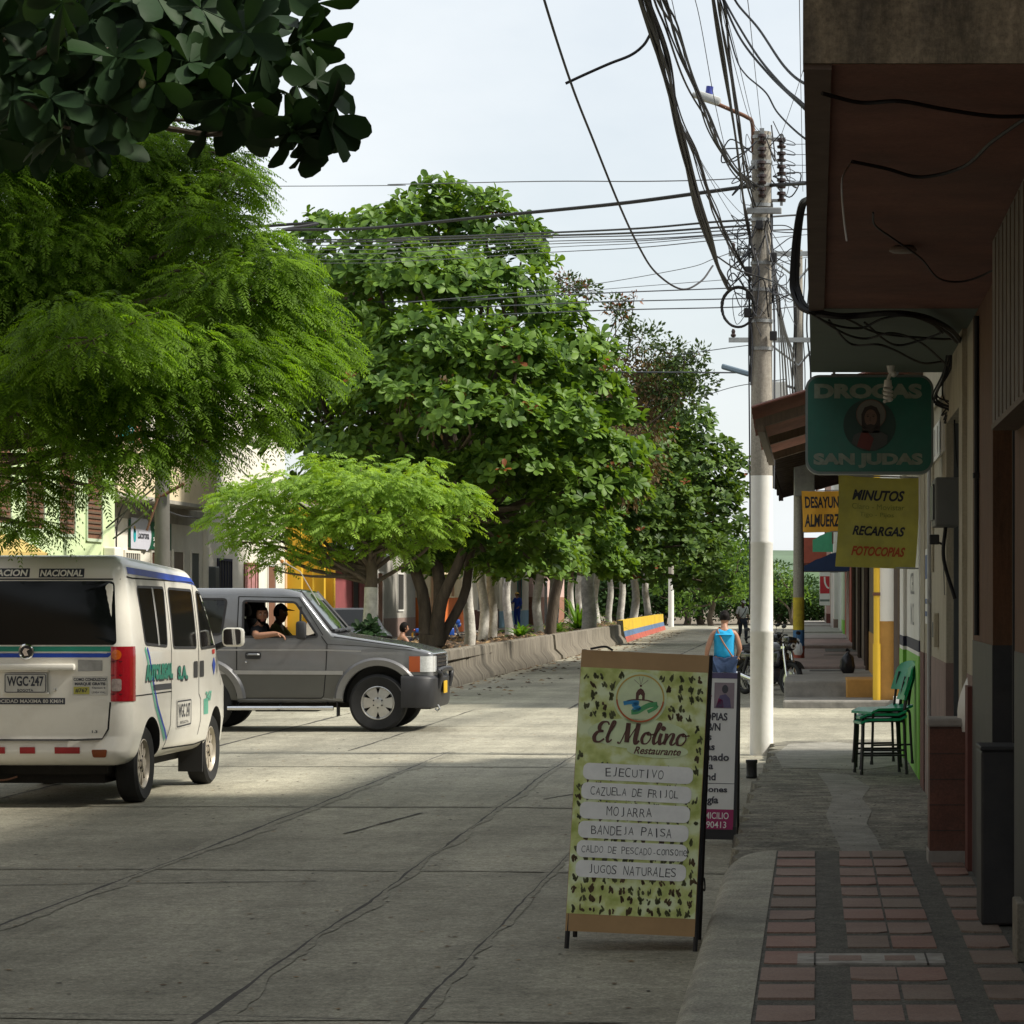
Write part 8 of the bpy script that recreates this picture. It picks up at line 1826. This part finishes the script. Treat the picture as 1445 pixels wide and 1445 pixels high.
# ================================================================ PEOPLE
def skinmesh(name,J,Eg,rad,root,sub=1):
    ks=list(J); me=bpy.data.meshes.new(name); me.from_pydata([tuple(J[k]) for k in ks],[(ks.index(a),ks.index(b)) for a,b in Eg],[])
    ob=bpy.data.objects.new(name,me); C.objects.link(ob); md=ob.modifiers.new('s','SKIN'); md.use_smooth_shade=True
    for i,k in enumerate(ks):
        r_=rad[k]; me.skin_vertices[0].data[i].radius=r_ if hasattr(r_,'__len__') else (r_,r_); me.skin_vertices[0].data[i].use_root=(k==root)
    if sub: sb=ob.modifiers.new('u','SUBSURF'); sb.levels=sub; sb.render_levels=sub
    out=evalmesh(ob); bpy.data.objects.remove(ob); return out
def headgeo(mb,c,s_,yaw=0,pitch=0,roll=0,beard=False):
    """head facing local +y; slots 0 skin, 1 hair/dark, 2 eye white, 3 lip"""
    M=Matrix.Translation(c)@Euler((pitch,roll,yaw)).to_matrix().to_4x4()@Matrix.Scale(s_,4)
    bm=bmesh.new(); bmesh.ops.create_uvsphere(bm,u_segments=28,v_segments=22,radius=1)
    g=lambda x,z,x0,z0,sx,sz: math.exp(-((x-x0)/sx)**2-((z-z0)/sz)**2)
    for v in bm.verts:
        x,y,z=v.co; f=max(0,y)**.5 if y>0 else 0
        jx=1-.28*max(0,-z)**1.3; d=0
        if y>0:
            d+=.30*g(x,z,0,-.16,.13,.2)+.10*g(x,z,0,.05,.1,.25)-.11*(g(x,z,.36,.10,.2,.11)+g(x,z,-.36,.10,.2,.11))+.05*g(x,z,0,.3,.6,.12)+.07*g(x,z,0,-.48,.22,.1)-.05*g(x,z,0,-.58,.3,.05)+.10*g(x,z,0,-.85,.3,.2)
        v.co=Vector((x*.073*jx,(y*.092+d*.092)*(1 if y>0 else 1.02),z*.115+(-.012 if z<-.5 else 0)))
    for f in bm.faces:
        c_=f.calc_center_median(); f.material_index=0
    o0=len(mb.f); nb=len(bm.faces); cent=[f.calc_center_median().copy() for f in bm.faces]; mb.addbm(bm,0,M)
    for i,c_ in enumerate(cent):
        if c_.y>.05 and abs(c_.x)<.03 and -.062<c_.z<-.052: mb.m[o0+i]=3
        if beard and c_.y>.0 and c_.z<-.045 and not(abs(c_.x)<.024 and -.068<c_.z<-.05): mb.m[o0+i]=1
    for sx in (-1,1):
        mb.sphere((0,0,0),(.0115,.008,.0075),2,6,M@Matrix.Translation((sx*.027,.079,.012))); mb.sphere((0,0,0),(.0052,.005,.0058),1,5,M@Matrix.Translation((sx*.027,.0865,.012)))
        mb.sphere((0,0,0),(.010,.022,.030),0,7,M@Matrix.Translation((sx*.072,-.005,-.005))); mb.tube([M@Vector((sx*.014,.093,.033)),M@Vector((sx*.03,.09,.038)),M@Vector((sx*.044,.078,.031))],.0042*s_,1,5)
    return M
def hand(J,Eg,rad,side,wrist,d,palmn,curl=.35,sc_=1.0):
    """adds palm, four fingers and a thumb to the skeleton; d along the hand, palmn the palm's facing"""
    d=Vector(d).normalized(); pn=Vector(palmn); pn=(pn-d*pn.dot(d)).normalized(); w=d.cross(pn)
    if side=='r': w=-w
    k='p'+side; pc=Vector(J[wrist])+d*.045*sc_; J[k]=pc; Eg.append((wrist,k)); rad[k]=(.030*sc_,.022*sc_)
    for i,(o,l) in enumerate(((.030,.070),(.010,.078),(-.010,.072),(-.029,.056))):
        a=pc+d*.042*sc_+w*o*sc_; b=a+(d*math.cos(curl)+pn*math.sin(curl)).normalized()*l*.5*sc_; c=b+(d*math.cos(curl*2.4)+pn*math.sin(curl*2.4)).normalized()*l*.5*sc_
        ka,kb,kc=f'{side}f{i}a',f'{side}f{i}b',f'{side}f{i}c'; J[ka],J[kb],J[kc]=a,b,c; Eg += [(k,ka),(ka,kb),(kb,kc)]; rad[ka],rad[kb],rad[kc]=.0095*sc_,.0088*sc_,.0075*sc_
    a=pc+w*.032*sc_-d*.01*sc_; b=a+(w*.6+d*.6+pn*.35).normalized()*.036*sc_; c=b+(w*.2+d*.9+pn*.4).normalized()*.03*sc_
    J[side+'t1'],J[side+'t2'],J[side+'t3']=a,b,c; Eg += [(k,side+'t1'),(side+'t1',side+'t2'),(side+'t2',side+'t3')]; rad[side+'t1'],rad[side+'t2'],rad[side+'t3']=.012*sc_,.0105*sc_,.0085*sc_
def person(label,loc,rotz,J,rad_over={},hands={},head=(0,0,0),hair='short',clothes=(),skinm=None,scale=1.,beard=False,legs=True,group=None,female=False):
    t=thing('person',label,'person',loc,rotz,group); t.scale=(scale,)*3
    J={k:Vector(v) for k,v in J.items()}
    rad=dict(pelvis=(.135,.11),spine=(.125,.095),chest=(.14,.105),neckb=(.07,.06),neck=(.052,.052),skull=(.05,.05),hipl=.088,hipr=.088,kneel=.058,kneer=.058,calfl=.054,calfr=.054,anklel=.036,ankler=.036,heell=.036,heelr=.036,toel=(.036,.024),toer=(.036,.024),shl=.058,shr=.058,ell=.042,elr=.042,fal=.038,far=.038,wrl=.026,wrr=.026)
    rad.update(rad_over)
    Eg=[('pelvis','spine'),('spine','chest'),('chest','neckb'),('neckb','neck'),('neck','skull')]
    for s_ in 'lr':
        Eg+=[('chest','sh'+s_),('sh'+s_,'el'+s_),('el'+s_,'wr'+s_)]
        if 'hip'+s_ in J:
            J['calf'+s_]=J['knee'+s_].lerp(J['ankle'+s_],.28)+(Vector((0,-.02,0))); Eg+=[('pelvis','hip'+s_),('hip'+s_,'knee'+s_),('knee'+s_,'calf'+s_),('calf'+s_,'ankle'+s_),('ankle'+s_,'toe'+s_)]
    base_J=dict(J); base_E=list(Eg); rad0=dict(rad)
    for s_,(d,pn,curl) in hands.items(): hand(J,Eg,rad,s_,'wr'+s_,d,pn,curl)
    rad={k:v for k,v in rad.items() if k in J}
    me=skinmesh('body',J,Eg,rad,'pelvis',1)
    mb=MB(); mb.add([v.co.copy() for v in me.vertices],[tuple(p.vertices) for p in me.polygons],0)
    yaw,pitch,roll=head; hc=J['skull']+Vector((0,.02,.07)); MH=headgeo(mb,hc,1.0,yaw,pitch,roll,beard)
    sk=skinm or M_skin; body=mb.build('body',[sk,M_hair,mat('eye_white',(.6,.58,.55),.3,.02,4),mat('lip',(.3,.1,.08),.5,.05,4)],t,60)
    # hair: a cap of uneven strands over the skull
    if hair:
        mb=MB(); bm=bmesh.new(); bmesh.ops.create_uvsphere(bm,u_segments=26,v_segments=18,radius=1); rr=random.Random(len(label))
        for v in bm.verts:
            x,y,z=v.co; k=1.09+rr.uniform(-.03,.03); v.co=Vector((x*.076*k,y*.096*k-.004,z*.118*k+.003))
        lim=lambda c:(c.y<.035 and c.z>-.045) or c.z>.062+.0*c.y or (hair=='long' and c.y<.0 and c.z>-.09)
        bmesh.ops.delete(bm,geom=[f for f in bm.faces if not lim(f.calc_center_median())],context='FACES'); mb.addbm(bm,0,MH)
        if hair=='bun': mb.sphere((0,0,0),(.05,.045,.045),0,8,MH@Matrix.Translation((0,-.115,.02)))
        mb.build('hair',[M_hair],t,60)
    for nm,keys,m,grow,capz in clothes:
        JJ={k:base_J[k] for k in keys if k in base_J}; EE=[(a,b) for a,b in base_E if a in JJ and b in JJ]; rr_={}
        for k in JJ:
            r0=rad0[k]; q=grow.get(k,grow.get('*',.014)) if isinstance(grow,dict) else grow
            rr_[k]=tuple(x+q for x in r0) if hasattr(r0,'__len__') else r0+q
        for k2,v2 in (capz or {}).items(): JJ[k2]=Vector(v2[0]); EE.append((v2[1],k2)); rr_[k2]=v2[2]
        root='pelvis' if 'pelvis' in JJ else ('chest' if 'chest' in JJ else list(JJ)[0])
        me=skinmesh(nm,JJ,EE,rr_,root,1); mb=MB(); mb.add([v.co.copy() for v in me.vertices],[tuple(p.vertices) for p in me.polygons],0); mb.build(nm,[m],t,60)
    return t,MH
def stand(**kw):
    J=dict(pelvis=(0,0,.95),spine=(0,.01,1.09),chest=(0,.0,1.30),neckb=(0,-.01,1.44),neck=(0,.0,1.50),skull=(0,.015,1.545),
     hipl=(-.095,0,.90),hipr=(.095,0,.90),kneel=(-.10,.03,.50),kneer=(.10,.03,.50),anklel=(-.10,-.02,.09),ankler=(.10,-.02,.09),toel=(-.115,.13,.03),toer=(.115,.13,.03),
     shl=(-.165,-.01,1.395),shr=(.165,-.01,1.395),ell=(-.225,-.03,1.13),elr=(.225,-.03,1.13),wrl=(-.23,.05,.89),wrr=(.23,.05,.89))
    J.update(kw); return J
M_tank=mat('bright_blue_cotton',(.012,.30,.56),.85,.12,9); M_jean=mat('blue_denim',(.028,.05,.11),.9,.25,14); M_shirt=mat('pale_shirt',(.55,.55,.55),.85,.08,9); M_dtrous=mat('dark_trousers',(.025,.03,.045),.9,.2,9); M_blackc=mat('black_tshirt',(.018,.018,.02),.9,.2,9); M_over=mat('blue_overall',(.015,.045,.28),.85,.15,9); M_ygr=mat('yellow_green_shirt',(.38,.36,.14),.9,.1,9); M_teals=mat('teal_skirt_cloth',(.03,.22,.22),.9,.3,14); M_shoe=mat('dark_shoe',(.02,.018,.016),.6,.1,6); M_leath=mat('tan_leather',(.25,.12,.06),.6,.15,8)
LEGK=['pelvis','hipl','hipr','kneel','kneer','calfl','calfr','anklel','ankler']
# woman in the blue top, walking away
J=stand(hipl=(-.10,0,.91),kneel=(-.09,-.04,.50),anklel=(-.09,-.26,.16),toel=(-.10,-.17,.05),hipr=(.10,0,.91),kneer=(.09,.10,.50),ankler=(.09,.12,.09),toer=(.10,.27,.03),ell=(-.26,-.06,1.14),wrl=(-.285,.0,.90),elr=(.245,.0,1.13),wrr=(.20,.14,1.0),skull=(.01,.05,1.535))
t,_=person('woman in a bright blue tank top and jeans walking away beside the white pole',(-1.25,41,0),R(4),J,dict(pelvis=(.165,.13),spine=(.135,.11),chest=(.145,.115),hipl=.105,hipr=.105,kneel=.066,kneer=.066,shl=.056,shr=.056,ell=.046,elr=.046),dict(l=((-.1,.1,-1),(1,0,0),.35),r=((-.2,.9,-.2),(0,.2,-1),.6)),(0,R(-10),0),'bun',
 [('jeans',LEGK,M_jean,.016,None),('tank_top',['pelvis','spine','chest'],M_tank,.032,{'stl':((-.085,-.03,1.385),'chest',.098),'str':((.085,-.03,1.385),'chest',.098),'yoke':((0,-.035,1.39),'chest',(.13,.11)),'stl2':((-.085,-.02,1.45),'stl',.05),'str2':((.085,-.02,1.45),'str',.05)}),('shoes',['anklel','toel','ankler','toer'],M_shoe,.012,None)],None,.89,female=True)
mb=MB(); mb.tube(catmull([(-.11,-.09,1.43),(-.03,-.155,1.25),(.1,-.165,1.05),(.17,-.05,.93)],5),.012,0,6); mb.tube(catmull([(-.11,-.09,1.43),(-.06,.05,1.46),(.05,.15,1.3),(.17,.05,1.0)],5),.012,0,6); mb.build('bag_strap',[M_leath],t,50)
b_=thing('handbag','tan handbag hanging from the hand of the woman in blue','handbag',(-1.505,41.0,.49)); mb=MB(); mb.bbox(-.06,.05,-.13,.13,0,.2,.03,0); mb.build('pouch',[M_leath],b_,50); mb=MB(); mb.tube(catmull([(0,-.09,.19),(0,-.04,.285),(0,.04,.285),(0,.09,.19)],5),.008,0,6); mb.build('handle',[M_leath],b_,50)
# man in white with a cap, walking towards us
J=stand(hipl=(-.09,0,.91),kneel=(-.09,.16,.54),anklel=(-.09,.16,.10),toel=(-.1,.3,.04),kneer=(.09,-.02,.5),ankler=(.09,-.24,.15),toer=(.1,-.12,.04),skull=(0,.05,1.54),elr=(.25,.0,1.14),wrr=(.2,.13,.95),ell=(-.24,-.08,1.14),wrl=(-.26,-.1,.9))
t,MH=person('man in a white shirt and pale cap walking towards us down the street',(-2.72,112,0),R(200),J,{},dict(l=((0,.1,-1),(1,0,0),.4),r=((-.1,.5,-1),(-1,0,0),.4)),(0,R(-15),0),'short',
 [('trousers',LEGK,M_dtrous,.02,None),('shirt',['pelvis','spine','chest','shl','shr','ell','elr'],M_shirt,{'*':.022,'ell':.012,'elr':.012},None),('shoes',['anklel','toel','ankler','toer'],M_shoe,.012,None)],mat('dark_skin',(.1,.05,.03),.5,.05,8),.97)
mb=MB(); bm=bmesh.new(); bmesh.ops.create_uvsphere(bm,u_segments=20,v_segments=14,radius=1)
for v in bm.verts: v.co=Vector((v.co.x*.088,v.co.y*.108,v.co.z*.125))
bmesh.ops.delete(bm,geom=[f for f in bm.faces if f.calc_center_median().z<.04],context='FACES'); mb.addbm(bm,0,MH); mb.add([(-.07,.08,.05),(.07,.08,.05),(.05,.19,.035),(-.05,.19,.035),(-.07,.08,.042),(.07,.08,.042),(.05,.19,.027),(-.05,.19,.027)],[(0,1,2,3),(7,6,5,4),(0,4,5,1),(1,5,6,2),(2,6,7,3),(3,7,4,0)],0,MH); mb.build('cap',[M_shirt],t,50)
mb=MB(); mb.tube(catmull([(-.13,.1,1.42),(-.03,.16,1.25),(.1,.14,1.05)],5),.015,0,6); mb.build('bag_strap',[M_shoe],t,50)
# worker in blue overalls with a yellow hard hat
J=stand(elr=(.27,.06,1.18),wrr=(.16,.22,1.2),ell=(-.26,.0,1.14),wrl=(-.2,.15,1.0))
t,MH=person('worker in dark blue overalls and a yellow helmet standing beyond the trees',(-14.9,149,.3),R(150),J,{},dict(l=((.3,.6,-.6),(1,0,0),.4),r=((-.8,.4,.2),(0,0,-1),.4)),(R(-20),0,0),'short',
 [('overalls',LEGK+['spine','chest','shl','shr','ell','elr','wrl','wrr'],M_over,{'*':.02,'wrl':.012,'wrr':.012,'anklel':.03,'ankler':.03},None),('shoes',['anklel','toel','ankler','toer'],M_shoe,.012,None)],None,1.0)
mb=MB(); bm=bmesh.new(); bmesh.ops.create_uvsphere(bm,u_segments=20,v_segments=14,radius=1)
for v in bm.verts: v.co=Vector((v.co.x*.1,v.co.y*.12,v.co.z*.13))
bmesh.ops.delete(bm,geom=[f for f in bm.faces if f.calc_center_median().z<.04],context='FACES'); mb.addbm(bm,0,MH); mb.lathe([(.1,.04),(.135,.035),(.135,.042),(.1,.05)],0,20,MH,False); mb.build('helmet',[mat('yellow_helmet',(.6,.38,.08),.4,.05,4)],t,50)
# seated figure half hidden behind the jeep
J=dict(pelvis=(0,0,.12),spine=(0,.02,.28),chest=(0,.03,.48),neckb=(0,.02,.62),neck=(0,.03,.68),skull=(0,.05,.725),hipl=(-.09,.05,.10),hipr=(.09,.05,.10),kneel=(-.12,.42,.34),kneer=(.12,.42,.34),anklel=(-.11,.44,-.05),ankler=(.11,.44,-.05),toel=(-.11,.57,-.1),toer=(.11,.57,-.1),shl=(-.165,.02,.57),shr=(.165,.02,.57),ell=(-.25,.1,.36),elr=(.25,.12,.36),wrl=(-.12,.30,.40),wrr=(.12,.32,.42))
person('person in a teal skirt sitting at the edge of the planting bed behind the jeep',(-8.62,62,.34),R(-60),J,{},dict(l=((.2,.9,0),(0,0,-1),.3),r=((-.2,.9,0),(0,0,-1),.3)),(0,R(-10),0),'long',
 [('skirt',['pelvis','hipl','hipr','kneel','kneer','calfl','calfr'],M_teals,{'*':.03,'calfl':.05,'calfr':.05},None),('top',['pelvis','spine','chest','shl','shr'],mat('dark_navy_top',(.02,.025,.06),.9,.1,9),.016,None)],None,.95)
# the two in the jeep (jeep origin -8.447, 38.85): near one rests an arm on the door
jo=Vector((-8.447,38.85,0))
def seated(**kw):
    J=dict(pelvis=(0,0,.10),spine=(.0,.0,.25),chest=(.0,.02,.42),neckb=(0,.03,.535),neck=(0,.04,.585),skull=(0,.05,.62),hipl=(-.09,.06,.09),hipr=(.09,.06,.09),kneel=(-.12,.46,.16),kneer=(.12,.46,.16),anklel=(-.12,.56,-.20),ankler=(.12,.56,-.20),toel=(-.12,.68,-.24),toer=(.12,.68,-.24),shl=(-.165,.02,.50),shr=(.165,.02,.50),ell=(-.24,.16,.28),elr=(.24,.16,.28),wrl=(-.1,.36,.32),wrr=(.15,.36,.32)); J.update(kw); return J
J=seated(spine=(.03,.02,.25),chest=(.08,.05,.41),neckb=(.13,.08,.52),neck=(.145,.095,.565),skull=(.15,.105,.60),shl=(-.06,.07,.49),shr=(.24,.06,.46),elr=(.455,.10,.40),wrr=(.46,.36,.435),ell=(-.16,.2,.28),wrl=(-.05,.38,.28))
t,MH=person('dark bearded man leaning out of the jeep with his bare arm on the door',tuple(jo+Vector((1.20,-.37,.82))),R(-90),J,dict(elr=.05,wrr=.036),dict(r=((-.0,1,-.25),(0,-.2,-1),.45),l=((.2,.9,0),(0,0,-1),.4)),(R(-72),R(-4),0),'short',
 [('tshirt',['pelvis','spine','chest','shl','shr'],M_blackc,{'*':.032},{'slr':((.37,.085,.425),'shr',.074),'sll':((-.11,.12,.40),'shl',.07)}),('trousers',LEGK,M_dtrous,.016,None)],None,1.0,True)
J=seated(ell=(-.22,.2,.30),wrl=(-.14,.46,.38),elr=(.22,.2,.30),wrr=(.14,.46,.38))
t,MH=person('driver in a yellowish shirt and dark cap, behind the bearded man in the jeep',tuple(jo+Vector((1.34,.37,.82))),R(-90),J,{},dict(l=((.2,.9,.2),(1,0,0),.9),r=((-.2,.9,.2),(-1,0,0),.9)),(R(-30),0,0),'short',
 [('shirt',['pelvis','spine','chest','shl','shr','ell','elr'],M_ygr,{'*':.018},None),('trousers',LEGK,M_dtrous,.016,None)],None,1.0)
mb=MB(); bm=bmesh.new(); bmesh.ops.create_uvsphere(bm,u_segments=20,v_segments=14,radius=1)
for v in bm.verts: v.co=Vector((v.co.x*.088,v.co.y*.108,v.co.z*.125))
bmesh.ops.delete(bm,geom=[f for f in bm.faces if f.calc_center_median().z<.045],context='FACES'); mb.addbm(bm,0,MH); mb.add([(-.07,.08,.055),(.07,.08,.055),(.05,.19,.04),(-.05,.19,.04),(-.07,.08,.047),(.07,.08,.047),(.05,.19,.032),(-.05,.19,.032)],[(0,1,2,3),(7,6,5,4),(0,4,5,1),(1,5,6,2),(2,6,7,3),(3,7,4,0)],0,MH); mb.build('cap',[M_blackc],t,50)
